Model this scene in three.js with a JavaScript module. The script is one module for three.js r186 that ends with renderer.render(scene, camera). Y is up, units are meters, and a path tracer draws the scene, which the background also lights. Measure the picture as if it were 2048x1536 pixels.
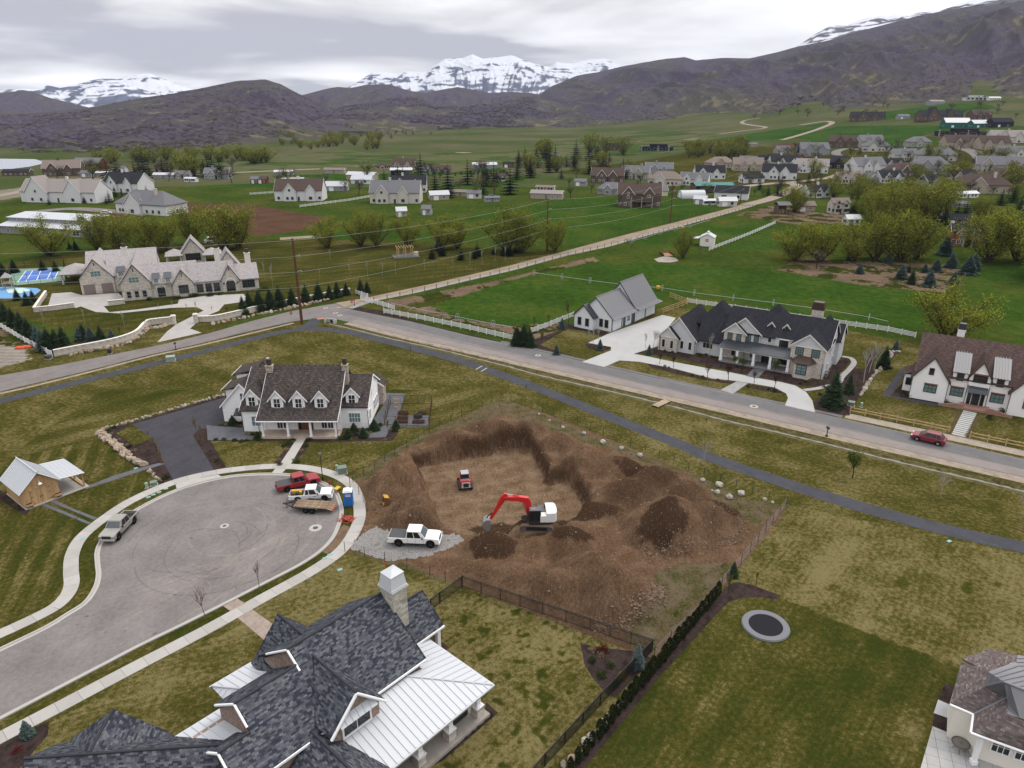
import * as THREE from 'three';
import { mergeGeometries } from 'three/addons/utils/BufferGeometryUtils.js';
import { RoundedBoxGeometry } from 'three/addons/geometries/RoundedBoxGeometry.js';

// ---------------------------------------------------------------- camera, sky, sun, exposure
const scene = new THREE.Scene();
const FOCAL = 1420, TILT = 21.6 * Math.PI / 180, HIGH = 47;          // lens (per 2048 px of width), tilt below the horizon, metres above the street
const camera = new THREE.PerspectiveCamera(2 * Math.atan(768 / FOCAL) * 180 / Math.PI, 4 / 3,1,30000);
camera.position.set(0, HIGH, 0);
camera.lookAt(0, HIGH - Math.sin(TILT), -Math.cos(TILT));
const renderer = new THREE.WebGLRenderer();
renderer.toneMapping = THREE.LinearToneMapping;
renderer.toneMappingExposure = 1.0;
renderer.shadowMap.enabled = true;
const SUN = new THREE.Vector3(0.42,0.80,-0.30).normalize();        // the bright part of the cloud deck, high to the right
const sun = new THREE.DirectionalLight(0xfff4e6,1.5);
sun.name = 'sun';
sun.position.copy(SUN).multiplyScalar(400);
sun.castShadow = true; sun.shadow.radius = 26;
Object.assign(sun.shadow.camera, { left: -300, right: 300, top: 300, bottom: -300, near: 1, far: 1200 });
scene.add(sun); scene.add(sun.target);

// ---------------------------------------------------------------- random numbers and noise
let seed = 7;
const setSeed = (s) => { seed = s | 0; };
function rnd() { seed = (seed + 0x6d2b79f5) | 0; let t = Math.imul(seed ^ (seed >>> 15), 1 | seed); t = (t + Math.imul(t ^ (t >>> 7), 61 | t)) ^ t; return ((t ^ (t >>> 14)) >>> 0) / 4294967296; }
const rr = (a, b) => a + (b - a) * rnd(), pick = (a) => a[Math.floor(rnd() * a.length)];
const PERM = new Uint8Array(512), GX = new Float32Array(256), GY = new Float32Array(256);
{ const p = [...Array(256).keys()]; for (let i = 255; i > 0; i--) { const j = Math.floor(rnd() * (i + 1)); [p[i], p[j]] = [p[j], p[i]]; } for (let i = 0; i < 512; i++) PERM[i] = p[i & 255]; for (let i = 0; i < 256; i++) { GX[i] = Math.cos(i * 2.39996); GY[i] = Math.sin(i * 2.39996); } }
function n2(x, y) {                                                   // gradient noise, about -0.7 .. 0.7
const ix = Math.floor(x), iy = Math.floor(y), fx = x - ix, fy = y - iy, X = ix & 255, Y = iy & 255;
const u = fx * fx * fx * (fx * (fx * 6 - 15) + 10), v = fy * fy * fy * (fy * (fy * 6 - 15) + 10);
const a = PERM[PERM[X] + Y], b = PERM[PERM[X + 1] + Y], c = PERM[PERM[X] + Y + 1], d = PERM[PERM[X + 1] + Y + 1];
const p = GX[a] * fx + GY[a] * fy, q = GX[b] * (fx - 1) + GY[b] * fy, r = GX[c] * fx + GY[c] * (fy - 1), s = GX[d] * (fx - 1) + GY[d] * (fy - 1);
const t = p + u * (q - p); return t + v * (r + u * (s - r) - t);
}
function fbm(x, y, o = 4) { let s = 0, a = 1; for (let i = 0; i < o; i++, a *= 0.5, x = x * 2.03 + 17.1, y = y * 2.03 + 5.3) s += a * n2(x, y); return s; }
function ridged(x, y, o = 4) { let s = 0, a = 1; for (let i = 0; i < o; i++, a *= 0.4, x = x * 2.1 + 31.7, y = y * 2.1 + 11.9) s += a * (1 - 2.2 * Math.abs(n2(x, y))); return s / 1.6; }
const hash = (x, y) => { let h = Math.imul(x | 0,374761393) + Math.imul(y | 0,668265263); h = Math.imul(h ^ (h >>> 13), 1274126177); return ((h ^ (h >>> 16)) >>> 0) / 4294967296; };
const clamp = (x, a = 0, b = 1) => x < a ? a : x > b ? b : x, lerp = (a, b, t) => a + (b - a) * t, sstep = (a, b, x) => { const t = clamp((x - a) / (b - a)); return t * t * (3 - 2 * t); };
const curve = (pts, x) => { if (x <= pts[0][0]) return pts[0][1]; for (let i = 1; i < pts.length; i++) if (x <= pts[i][0]) { const t = (x - pts[i - 1][0]) / (pts[i][0] - pts[i - 1][0]); return lerp(pts[i - 1][1], pts[i][1], t); } return pts[pts.length - 1][1]; };
const mix3 = (a, b, t) => [a[0] + (b[0] - a[0]) * t, a[1] + (b[1] - a[1]) * t, a[2] + (b[2] - a[2]) * t];

// the cloud deck: an overcast, brighter overhead and towards the veiled sun
{
const W = 4096, H = 2048, data = new Float32Array(W * H * 4), D = Math.PI / 180;
const masses = [[-17,4.1,15,1.5,-0.30],[-33,5.6,13,1.4,-0.17],[-2,2.7,9,1.2,-0.26],[-6,6.3,9,1.4,-0.12],[-31,1.6,5,.9,0.22],[-12,1.9,7,1.0,0.2],[5,5.8,4,1.6,-0.14],[3,3.7,5,.9,0.13],[12,5.4,5,1.6,-0.10],[-26,7.6,18,1.1,0.12]];
for (let row = 0; row < H; row++) {
const e = ((row + .5) / H - .5) * Math.PI, y = Math.sin(e), ce = Math.cos(e), ed = e / D, k = 1 / (Math.max(y, 0) + 0.085);
for (let col = 0; col < W; col++) {
const a = ((col + .5) / W - .5) * 2 * Math.PI, x = Math.cos(a) * ce, z = Math.sin(a) * ce, i = (row * W + col) * 4;
if (row < H / 2 - 8) { data[i] = .30; data[i + 1] = .29; data[i + 2] = .27; data[i + 3] = 1; continue; }
const px = x * k * .62 + 3.1, pz = z * k * .62 + 7.7, oct = ed < 30 ? 5 : 3;
const wx = n2(px * .8 + 40, pz * .8) * .55, wz = n2(px * .8, pz * .8 + 60) * .55;
let c = fbm(px + wx, pz + wz, oct) * .62 + (oct > 3 ? .10 * fbm(px * 3.1, pz * 3.1,3) : 0);
const az = Math.atan2(x, -z) / D;
if (ed < 14) for (const [ma, me, ra, re, s] of masses) { const dx = (az - ma) / ra, dy = (ed - me + c * 1.3) / re, q = dx * dx + dy * dy; if (q < 4) c += s * Math.exp(-q * 1.3) * 1.6 * (1 + 1.2 * n2(px * 2.2, pz * 2.2)); }
const dot = x * SUN.x + y * SUN.y + z * SUN.z, glow = sstep(-.1,1, dot), right = sstep(-4,24, az) * sstep(85,50, Math.abs(az - 30)) * sstep(40,12, ed);
let L = (.66 + .40 * glow + .16 * right + c * lerp(.85,.35, right)) * (1 + .95 * y);
L = clamp(L, .36,2.2);
const cool = clamp((.86 - L) * 1.6,0,1);
data[i] = L * lerp(1.0,.93, cool); data[i + 1] = L * lerp(.995,.95, cool); data[i + 2] = L * lerp(1.01,1.09, cool); data[i + 3] = 1;
}
}
const sky = new THREE.DataTexture(data, W, H, THREE.RGBAFormat, THREE.FloatType);
sky.mapping = THREE.EquirectangularReflectionMapping; sky.magFilter = THREE.LinearFilter; sky.needsUpdate = true;
scene.background = sky; scene.environment = sky;
}
// far things fade: thin blue-grey air
scene.fog = new THREE.FogExp2(0xb4c0dc, 0.00004);

// ---------------------------------------------------------------- the lie of the land
const polar = (x, z) => [Math.atan2(x, -z) * 180 / Math.PI, Math.hypot(x, z)];
function valleyY(x, z) {                                              // flat round the streets, rising to the foot of the hills on the right
const [az, r] = polar(x, z), d = Math.max(0, r - 650);
if (!d || az < 2 || az > 120) return 0;
return sstep(2,34, Math.min(az, 60)) * .07 * d * (1 + d / 3000);
}
function G(u, v, y = 0) {                                             // a spot read off the photograph, as metres on the level ground (x, z)
const d = (v - 768) * Math.cos(TILT) + FOCAL * Math.sin(TILT), k = (HIGH - y) / d;
return [(u - 1024) * k, -(FOCAL * Math.cos(TILT) - (v - 768) * Math.sin(TILT)) * k];
}
function T(u, v) {                                                    // the same on the valley floor further out (x, y, z)
const dy = -((v - 768) * Math.cos(TILT) + FOCAL * Math.sin(TILT)), dz = -(FOCAL * Math.cos(TILT) - (v - 768) * Math.sin(TILT)), dx = u - 1024, n = Math.hypot(dx, dz);
let lo = 40, hi = 40;
while (hi < 3500 && HIGH + hi * dy / n > valleyY(hi * dx / n, hi * dz / n)) { lo = hi; hi += 12; }
for (let i = 0; i < 24; i++) { const m = (lo + hi) / 2; if (HIGH + m * dy / n > valleyY(m * dx / n, m * dz / n)) lo = m; else hi = m; }
const x = hi * dx / n, z = hi * dz / n; return [x, valleyY(x, z), z];
}
function tallAt(u, v, v2) { const [x, z] = G(u, v), q = v2 - 768; return HIGH + z * (FOCAL * Math.sin(TILT) + q * Math.cos(TILT)) / (FOCAL * Math.cos(TILT) - q * Math.sin(TILT)); }
const skyTan = (u, v) => { const q = v - 768, d = q * Math.cos(TILT) + FOCAL * Math.sin(TILT), f = FOCAL * Math.cos(TILT) - q * Math.sin(TILT), l = u - 1024; return [Math.atan2(l, f) * 180 / Math.PI, -d / Math.hypot(f, l)]; };

// ---------------------------------------------------------------- materials and textures
const col = (c) => Array.isArray(c) ? new THREE.Color().setRGB(...c) : new THREE.Color(c);
const std = (c, roughness = .8, o = {}) => new THREE.MeshStandardMaterial({ color: col(c), roughness, metalness: 0,...o });
const enc = (x) => Math.round(255 * clamp(x <= .0031308 ? x * 12.92 : 1.055 * Math.pow(x, 1 / 2.4) - .055));
const ENC = new Uint8Array(4097); for (let i = 0; i <= 4096; i++) ENC[i] = enc(i / 4096);
function tex(W, H, f, srgb = true, repeat) {                          // f(i, j) -> [r, g, b] linear (or a number for bump and roughness)
const d = new Uint8Array(W * H * 4);
for (let j = 0, o = 0; j < H; j++) for (let i = 0; i < W; i++, o += 4) {
const c = f(i, j);
if (srgb) { d[o] = ENC[clamp(c[0]) * 4096 | 0]; d[o + 1] = ENC[clamp(c[1]) * 4096 | 0]; d[o + 2] = ENC[clamp(c[2]) * 4096 | 0]; } else d[o] = d[o + 1] = d[o + 2] = clamp(c) * 255;
d[o + 3] = 255;
}
const t = new THREE.DataTexture(d, W, H, THREE.RGBAFormat);
if (srgb) t.colorSpace = THREE.SRGBColorSpace;
t.wrapS = t.wrapT = THREE.RepeatWrapping; t.magFilter = THREE.LinearFilter; t.needsUpdate = true;
if (repeat) t.repeat.set(...repeat);
return t;
}
// noise that repeats after N cells, for tiling textures
const tn = (x, y, N) => { const wrap = (a) => ((a % N) + N) % N, ix = Math.floor(x), iy = Math.floor(y), fx = x - ix, fy = y - iy, u = fx * fx * (3 - 2 * fx), v = fy * fy * (3 - 2 * fy); const h = (a, b) => hash(wrap(a) + N * 7, wrap(b) + N * 3); return lerp(lerp(h(ix, iy), h(ix + 1, iy), u), lerp(h(ix, iy + 1), h(ix + 1, iy + 1), u), v); };
const grainTex = (N, base, amp, cells = [8,32,96], weights = [.5,.3,.4], repeat) => tex(N, N, (i, j) => { let s = 0; cells.forEach((c, k) => { s += weights[k] * (tn(i / N * c, j / N * c, c) - .5); }); s += .18 * (hash(i, j) - .5); return base.map((b) => b * (1 + amp * s)); }, true, repeat);

// ---------------------------------------------------------------- building objects
const used = new Map();
function numbered(name) { const n = used.get(name) ?? 0; used.set(name, n + 1); return n ? name + '_' + String(n).padStart(3, '0') : name; }
const shade = (o) => { o.castShadow = true; o.receiveShadow = true; return o; };
function thing(name, label, category, pos = [0,0,0], turn = 0, group) {
const o = new THREE.Group(); o.name = numbered(name); o.position.set(...pos); o.rotation.y = turn; scene.add(o);
o.userData = { label, category }; if (group) o.userData.group = group; return o;
}
function part(parent, name, geo, mat, label) { const m = shade(new THREE.Mesh(geo, mat)); m.name = name; parent.add(m); if (label) m.userData.label = label; return m; }
function one(name, label, category, geo, mat, pos = [0,0,0], turn = 0, group) {
const m = shade(new THREE.Mesh(geo, mat)); m.name = numbered(name); m.position.set(...pos); m.rotation.y = turn; scene.add(m);
m.userData = { label, category }; if (group) m.userData.group = group; return m;
}
function copyOf(src, pos, turn = 0, label, group, scale) {
const o = src.clone(); o.name = numbered(src.name.replace(/_\d{3}$/, '')); o.position.set(...pos); o.rotation.y = turn; if (scale) Array.isArray(scale) ? o.scale.set(...scale) : o.scale.setScalar(scale);
o.userData = { ...src.userData }; if (label) o.userData.label = label; if (group) o.userData.group = group; scene.add(o); return o;
}
function setting(name, geo, mat, parent = scene) { const m = shade(new THREE.Mesh(geo, mat)); m.name = parent === scene ? numbered(name) : name; if (parent === scene) m.userData.kind = 'structure'; parent.add(m); return m; }

// texture coordinates in metres on every face: u level, v up the face
function metres(g) {
g = g.index ? g.toNonIndexed() : g; g.computeVertexNormals();
const p = g.attributes.position, n = p.count, uv = new Float32Array(n * 2), A = new THREE.Vector3(), B = new THREE.Vector3(), C = new THREE.Vector3(), N = new THREE.Vector3(), U = new THREE.Vector3(), V = new THREE.Vector3();
for (let i = 0; i < n; i += 3) {
A.fromBufferAttribute(p, i); B.fromBufferAttribute(p, i + 1); C.fromBufferAttribute(p, i + 2);
N.subVectors(B, A).cross(V.subVectors(C, A)).normalize();
if (Math.abs(N.y) > .985) U.set(1,0,0); else U.set(N.z, 0,-N.x).normalize();
V.crossVectors(N, U);
[A, B, C].forEach((q, k) => { uv[(i + k) * 2] = q.dot(U); uv[(i + k) * 2 + 1] = q.dot(V); });
}
g.setAttribute('uv', new THREE.BufferAttribute(uv, 2)); return g;
}
const strip = (g) => { const q = g.index ? g.toNonIndexed() : g; for (const k of Object.keys(q.attributes)) if (!['position', 'normal', 'uv'].includes(k)) q.deleteAttribute(k); return q; };
const join = (list) => list.length === 1 ? list[0] : mergeGeometries(list.map(strip));
const M4 = new THREE.Matrix4(), EU = new THREE.Euler(), QU = new THREE.Quaternion();
const put = (g, x = 0, y = 0, z = 0, rx = 0, ry = 0, rz = 0) => g.applyMatrix4(M4.compose(new THREE.Vector3(x, y, z), QU.setFromEuler(EU.set(rx, ry, rz)), new THREE.Vector3(1,1,1)));
// box by its low and high corners
const bx = (x0, y0, z0, x1, y1, z1) => metres(put(new THREE.BoxGeometry(x1 - x0, y1 - y0, z1 - z0), (x0 + x1) / 2, (y0 + y1) / 2, (z0 + z1) / 2));
const rbx = (x0, y0, z0, x1, y1, z1, r = .05, s = 2) => put(new RoundedBoxGeometry(x1 - x0, y1 - y0, z1 - z0, s, r), (x0 + x1) / 2, (y0 + y1) / 2, (z0 + z1) / 2);
const cyl = (r0, r1, h, x = 0, y = 0, z = 0, n = 12, rx = 0, ry = 0, rz = 0) => put(new THREE.CylinderGeometry(r1, r0, h, n), x, y, z, rx, ry, rz);
// a bar between two points, square (n = 4) or round
function bar(a, b, r, n = 4, r2 = r) {
const A = new THREE.Vector3(...a), B = new THREE.Vector3(...b), d = B.clone().sub(A), L = d.length();
const g = new THREE.CylinderGeometry(r2 * (n === 4 ? 1.414 : 1), r * (n === 4 ? 1.414 : 1), L, n, 1); if (n === 4) g.rotateY(Math.PI / 4);
g.applyMatrix4(M4.compose(A.add(B).multiplyScalar(.5), QU.setFromUnitVectors(new THREE.Vector3(0,1,0), d.normalize()), new THREE.Vector3(1,1,1))); return g;
}
// an outline [x, y] pushed out along z from z0 to z1
function slab(pts, z0, z1, bevel = 0) {
const s = new THREE.Shape(pts.map(([x, y]) => new THREE.Vector2(x, y)));
const g = new THREE.ExtrudeGeometry(s, { depth: z1 - z0 - 2 * bevel, bevelEnabled: bevel > 0, bevelSize: bevel, bevelThickness: bevel, bevelSegments: 2, bevelOffset: -bevel, curveSegments: 8 });
return put(g, 0,0, z0 + bevel);
}
// a level sheet with that outline [x, z] at height y, with thickness below when deep > 0
function sheet(pts, y, deep = 0) {
const s = new THREE.Shape(pts.map(([x, z]) => new THREE.Vector2(x, -z)));
const g = deep ? new THREE.ExtrudeGeometry(s, { depth: deep, bevelEnabled: false }) : new THREE.ShapeGeometry(s);
g.rotateX(-Math.PI / 2); g.translate(0, y - deep, 0); return metres(g);
}
const smooth = (pts, n = 60, closed = false) => new THREE.CatmullRomCurve3(pts.map(([x, z]) => new THREE.Vector3(x, 0, z)), closed, 'centripetal').getPoints(n).map((p) => [p.x, p.z]);
const GP = (list) => list.map(([u, v]) => G(u, v));
// a band between two offsets of a line on the ground
function band(line, a, b) {
const L = [], R = [];
line.forEach((p, i) => { const q = line[Math.max(0, i - 1)], s = line[Math.min(line.length - 1, i + 1)], dx = s[0] - q[0], dz = s[1] - q[1], n = Math.hypot(dx, dz) || 1; L.push([p[0] - dz / n * a, p[1] + dx / n * a]); R.push([p[0] - dz / n * b, p[1] + dx / n * b]); });
return [L, R];
}
// ---------------------------------------------------------------- ground cover, painted by what grows where
const inPoly = (P, x, z) => { let c = false; for (let i = 0, j = P.length - 1; i < P.length; j = i++) if ((P[i][1] > z) !== (P[j][1] > z) && x < (P[j][0] - P[i][0]) * (z - P[i][1]) / (P[j][1] - P[i][1]) + P[i][0]) c = !c; return c; };
function cover(x0, z0, x1, z1, W, H, patches, paint) {                // patches: [code, outline]; paint(code, x, z) -> colour
const cls = new Uint8Array(W * H);
for (const [code, P] of patches) for (let j = 0; j < H; j++) {
const z = z0 + (z1 - z0) * (j + .5) / H, xs = [];
for (let i = 0, k = P.length - 1; i < P.length; k = i++) if ((P[i][1] > z) !== (P[k][1] > z)) xs.push((P[k][0] - P[i][0]) * (z - P[i][1]) / (P[k][1] - P[i][1]) + P[i][0]);
xs.sort((a, b) => a - b);
for (let s = 0; s + 1 < xs.length; s += 2) { const a = Math.max(0, Math.ceil((xs[s] - x0) / (x1 - x0) * W - .5)), b = Math.min(W - 1, Math.floor((xs[s + 1] - x0) / (x1 - x0) * W - .5)); for (let i = a; i <= b; i++) cls[j * W + i] = code; }
}
const sx = (x1 - x0) / W, sz = (z1 - z0) / H;
const t = tex(W, H, (i, j) => {
const x = x0 + (i + .5) * sx, z = z0 + (j + .5) * sz, w = Math.min(1.2, sx * 6), jx = clamp(Math.round(i + n2(x * 1.3, z * 1.3) * w / sx + (hash(i, j) - .5) * 3), 0, W - 1), jz = clamp(Math.round(j + n2(x * 1.3 + 50, z * 1.3) * w / sz + (hash(j, i) - .5) * 3), 0, H - 1);
return paint(cls[jz * W + jx], x, z, i, j);
});
t.wrapS = t.wrapT = THREE.ClampToEdgeWrapping; return t;
}
const STRAW = [.150,.126,.056], OLIVE = [.062,.054,.013], GREEN = [.027,.035,.007], LUSH = [.029,.060,.009], SOIL = [.075,.047,.029], SAGE = [.095,.088,.050];
// each lawn: how dry, size of patches, direction and width of mowing stripes, how strong
function turf(x, z, i, j, dry, patch, ang, wide, amp, deep = GREEN) {
const c = Math.cos(ang), s = Math.sin(ang), a = x * c + z * s, b = -x * s + z * c;
const big = fbm(x / (patch * 3) + 9, z / (patch * 3), 3), mid = fbm(x / patch, z / patch + 4,3), fine = n2(x * 2.1, z * 2.1) + .8 * n2(x * 5.3, z * 5.3), streak = n2(a * .35, b * 3.2);
const mow = wide ? Math.tanh(2.2 * Math.sin(b * Math.PI / wide + 1.4 * n2(x * .1, z * .1))) * amp * (0.6 + 1.2 * n2(x * .07 + 8, z * .07)) : 0;
let t = dry + big * .34 + mid * .30 + fine * .46 + streak * .26 + mow + (hash(i, j) - .5) * .4;
const c1 = t < .5 ? mix3(deep, OLIVE, clamp(t * 2)) : mix3(OLIVE, STRAW, clamp(t * 2 - 1)), v = 1 + (hash(j + 9, i) - .5) * .26;
return [c1[0] * v, c1[1] * v, c1[2] * v];
}
// outlines on the ground, read in photograph units
const LOT = GP([[703,968],[760,915],[860,862],[1002,797],[1120,838],[1250,892],[1390,950],[1500,1000],[1572,1012],[1560,1040],[1500,1110],[1440,1180],[1370,1260],[1305,1318],[1180,1270],[1040,1215],[925,1172],[820,1140],[690,1100],[722,1040],[722,1000]]);
const WALK = smooth(GP([[-300,1634],[0,1476],[130,1408],[247,1346],[420,1256],[518,1201],[631,1138],[683,1100],[708,1065],[719,1035],[718,1010],[713,988],[699,967],[667,949],[612,936],[560,933],[512,935],[431,945],[351,964],[262,1002],[206,1039],[163,1075],[145,1108],[142,1140],[143,1170],[133,1192],[110,1214],[27,1256],[0,1268],[-300,1414]]), 900);
const nearPatches = [
[1, GP([[0,700],[700,640],[1100,770],[2048,1010],[2300,1100],[2300,1130],[1990,1070],[1560,985],[1200,850],[1000,770],[780,690],[640,668],[560,670],[0,820]])],            // verge between street and path
[2, GP([[0,810],[560,668],[640,665],[820,700],[1060,800],[1120,840],[1000,800],[860,860],[700,965],[600,930],[540,760],[450,770],[200,870],[180,930],[-100,950],[-300,900]])],   // meadow behind the farmhouse
[3, GP([[1580,1010],[2048,1110],[2400,1200],[2400,1420],[1920,1330],[1720,1260],[1560,1190],[1440,1180],[1500,1110]])],                                            // straw lawn
[4, GP([[1440,1180],[1560,1195],[1720,1260],[1900,1330],[2048,1370],[2300,1500],[2300,2200],[900,2200],[1130,1536],[1300,1330]])],                                  // big back lawn
[5, GP([[880,1195],[1000,1195],[1300,1310],[1290,1350],[1100,1536],[900,2200],[-100,2200],[800,1500]])],                                                              // fenced lawn beside the slate roof
[6, GP([[690,1095],[900,1190],[860,1260],[780,1500],[-400,2200],[-600,1700],[0,1500],[480,1250]])],                                                                   // front lawn of that house
[7, GP([[-300,980],[200,880],[330,940],[340,975],[200,1060],[130,1130],[130,1200],[0,1290],[-400,1350]])],                                                          // lawn by the barn
[8, GP([[395,880],[620,870],[800,850],[860,862],[760,915],[690,960],[560,930],[430,945]])],                                                                          // farmhouse front lawn
[9, LOT],
[10, WALK],
];
const TAU = Math.PI * 2;
const dirOf = (a, b) => { const p = G(...a), q = G(...b); return Math.atan2(q[1] - p[1], q[0] - p[0]); };
const A4 = dirOf([1130,1536],[1440,1180]), A2 = dirOf([0,900],[400,800]), A1 = dirOf([1100,770],[2048,1010]), A7 = dirOf([60,1240],[110,1130]);
function nearPaint(code, x, z, i, j) {
switch (code) {
case 1: return turf(x, z, i, j, .56,5, A1,3.4,.06);
case 2: return turf(x, z, i, j, .48,9, A2,3.1,.24);
case 3: return turf(x, z, i, j, .74 - .6 * sstep(.32,.6, n2(x * .35, z * .35)), 4, A4,2.6,.05);
case 4: return turf(x, z, i, j, .27,4.5, A4,1.7,.12);
case 5: { const q = n2(x * .55, z * .55) + .7 * n2(x * 1.4, z * 1.4); return turf(x, z, i, j, .78 - sstep(.10,.55, q) * .75,3, A4,0,0); }
case 6: return turf(x, z, i, j, .66,3.6, A4 + .5,2.6,.07);
case 7: return turf(x, z, i, j, .40,5, A7,1.3,.2);
case 8: return turf(x, z, i, j, .50,4, A2,1.5,.16);
case 10: return turf(x, z, i, j, .30,3, A4,0,0);
case 9: { const t = fbm(x * .5, z * .5,4) + .4 * n2(x * 3, z * 3), c = t > .12 ? mix3([.06,.085,.02], OLIVE, hash(i, j)) : mix3(SAGE, SOIL, clamp(.5 + t + (hash(j, i) - .5))); return c; }
}
return turf(x, z, i, j, .52,5, A2,2.2,.10);
}
const NEAR = { x0: -72, x1: 78, z0: -116, z1: -24 }, MID = { x0: -260, x1: 330, z0: -440, z1: 60 };
const field = (x, z, i, j, green, w = .6) => { const t = fbm(x * .05, z * .05,3), f = n2(x * .5, z * .5) + .7 * n2(x * 1.6, z * 1.6), v = 1 + .30 * t + .34 * f + (hash(i, j) - .5) * .36, c = mix3(green, OLIVE, clamp(t * w + f * .22)); return c.map((q) => q * v); };
const earth = (x, z, i, j, c, amp = .35, ang = 0) => { const s = Math.cos(ang) * z - Math.sin(ang) * x, v = 1 + amp * (fbm(x * .09, z * .09,4) * .7 + n2(x * .9, z * .9) * .4 + .25 * Math.sin(s * 3.3 + n2(x * .05, z * .05) * 3) + (hash(i, j) - .5) * .5); return [c[0] * v, c[1] * v, c[2] * v]; };
const DIRT = [.235,.165,.115], TAN = [.34,.28,.205];
const midPatches = [
[2, GP([[1010,680],[1090,670],[1340,612],[1400,620],[1680,658],[1840,690],[2300,760],[2300,1000]])],
[2, GP([[0,700],[560,640],[700,650],[1000,720],[2048,960],[2800,1150],[2800,3000],[-900,3000],[-900,950]])],
[3, GP([[-200,560],[200,500],[560,470],[720,480],[1140,510],[1000,540],[760,590],[690,600],[520,630],[300,690],[60,640]])],         // mansion grounds
[1, GP([[860,612],[960,578],[1060,548],[1190,524],[1330,528],[1550,545],[1860,590],[1880,600],[1840,662],[1700,650],[1480,604],[1340,590],[1130,645],[1020,652],[930,640]])],   // irrigated field
[5, GP([[760,605],[1000,560],[1180,515],[1150,512],[1190,515],[1200,522],[1060,550],[960,580],[862,612],[930,640],[1020,652],[1130,645],[1080,690],[1000,660],[860,630]])],            // bare strip round it
[1, GP([[1910,530],[2300,520],[2500,680],[2048,690],[1935,575]])],
[1, GP([[1130,470],[1140,495],[1440,420],[1400,405],[1160,395],[1000,420],[860,455],[950,445],[1080,440]])],
[1, GP([[1250,480],[1420,447],[1560,452],[1450,492],[1330,500]])],
[1, GP([[1440,500],[1590,455],[1700,460],[1600,500]])],
[1, GP([[520,478],[700,480],[940,480],[900,455],[700,455],[600,462]])],
[6, GP([[300,412],[420,406],[520,412],[655,436],[612,461],[515,472],[430,440],[360,430]])],                                            // ploughed field
[6, GP([[150,428],[300,415],[340,420],[230,440]])],
[5, GP([[1555,540],[1600,515],[1900,530],[1930,545],[1890,585],[1720,570]])],                                                              // bare ground under the spruces
[5, GP([[1470,430],[1540,412],[1690,430],[1720,445],[1600,450]])],
[7, GP([[-100,665],[0,668],[50,690],[60,720],[-40,745],[-200,760]])],
[5, GP([[-200,630],[0,645],[90,700],[0,690],[-200,680]])],
];
function midPaint(code, x, z, i, j) {
switch (code) {
case 1: return field(x, z, i, j, LUSH);
case 2: return turf(x, z, i, j, .52,6, A1,3.1,.08);
case 3: return turf(x, z, i, j, .30,9, A2 + .3,2.4,.12);
case 5: return fbm(x * .12, z * .12,3) + .5 * n2(x * .8, z * .8) > .05 ? field(x, z, i, j, GREEN) : earth(x, z, i, j, [.125,.088,.062],.5);
case 6: return earth(x, z, i, j, [.075,.043,.028],.4,1.9);
case 7: return earth(x, z, i, j, [.21,.185,.16],.5);
}
return field(x, z, i, j, mix3(LUSH, OLIVE, .25), 1.1);
}
const FAR = { x0: -1500, x1: 1700, z0: -1900, z1: 340 };
const TP = (l) => l.map(([u, v]) => { const p = T(u, v); return [p[0], p[2]]; });
const farPatches = [
[2, TP([[1100,345],[1400,300],[1500,292],[1700,300],[2300,300],[2300,520],[1900,470],[1560,420],[1300,360]])],        // gardens of the estate
[1, TP([[700,380],[900,375],[1180,335],[1320,330],[1100,345],[960,385],[860,420]])],
[3, TP([[640,335],[760,310],[1040,300],[1100,285],[1250,262],[1420,262],[1450,290],[1280,310],[1000,330]])],           // golf course
[3, TP([[340,330],[560,310],[700,300],[760,310],[640,340],[480,350]])],
[1, TP([[230,392],[420,370],[560,365],[700,372],[560,395],[330,405]])],
[1, TP([[560,350],[900,345],[1000,335],[1020,342],[700,362]])],
[1, TP([[1390,290],[1620,272],[1655,246],[1560,258],[1400,282]])],[1, TP([[1570,292],[1690,262],[1860,268],[1790,284]])],[1, TP([[1580,275],[1680,252],[1960,252],[1850,270],[1660,285]])],
[1, TP([[1750,225],[1850,214],[1960,206],[2000,215],[1900,232],[1760,240]])],[1, TP([[1650,295],[1860,272],[1900,282],[1820,305]])],[1, TP([[1880,260],[2100,250],[2200,262],[2000,280]])],
[6, TP([[1540,290],[1610,282],[1640,292],[1560,297]])],[6, TP([[1850,268],[2048,258],[2048,266],[1880,278]])],[6, TP([[1360,285],[1480,281],[1490,288],[1380,296]])],
[4, TP([[-200,395],[0,380],[160,362],[250,352],[330,352],[180,372],[0,400],[-200,420]])],
[5, TP([[60,352],[300,330],[330,338],[120,366]])],
];
function farPaint(code, x, z, i, j) {
switch (code) {
case 1: return field(x * .5, z * .5, i, j, [.025,.060,.010],.5);
case 2: return field(x * .4, z * .4, i, j, mix3(OLIVE, GREEN, .5), 1.2);
case 3: { const t = fbm(x * .012, z * .02,4), b = n2(x * .05, z * .09); if (n2(x * .03 + 7, z * .06) > .52) return [.30,.26,.19]; return t + b * .4 > .05 ? field(x * .4, z * .4, i, j, [.040,.066,.018],.6) : mix3(SAGE, [.065,.08,.03], clamp(.5 + b)); }
case 4: return earth(x * .3, z * .3, i, j, [.17,.15,.12],.4);
case 5: return earth(x * .3, z * .3, i, j, SAGE, .5);
case 6: return earth(x * .3, z * .3, i, j, [.08,.046,.032],.4);
}
const t = fbm(x * .008, z * .008,4), f = n2(x * .08, z * .08);
return mix3([.044,.062,.018], SAGE, clamp(.40 + t * .9 + f * .3 + (hash(i, j) - .5) * .4));
}
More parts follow.
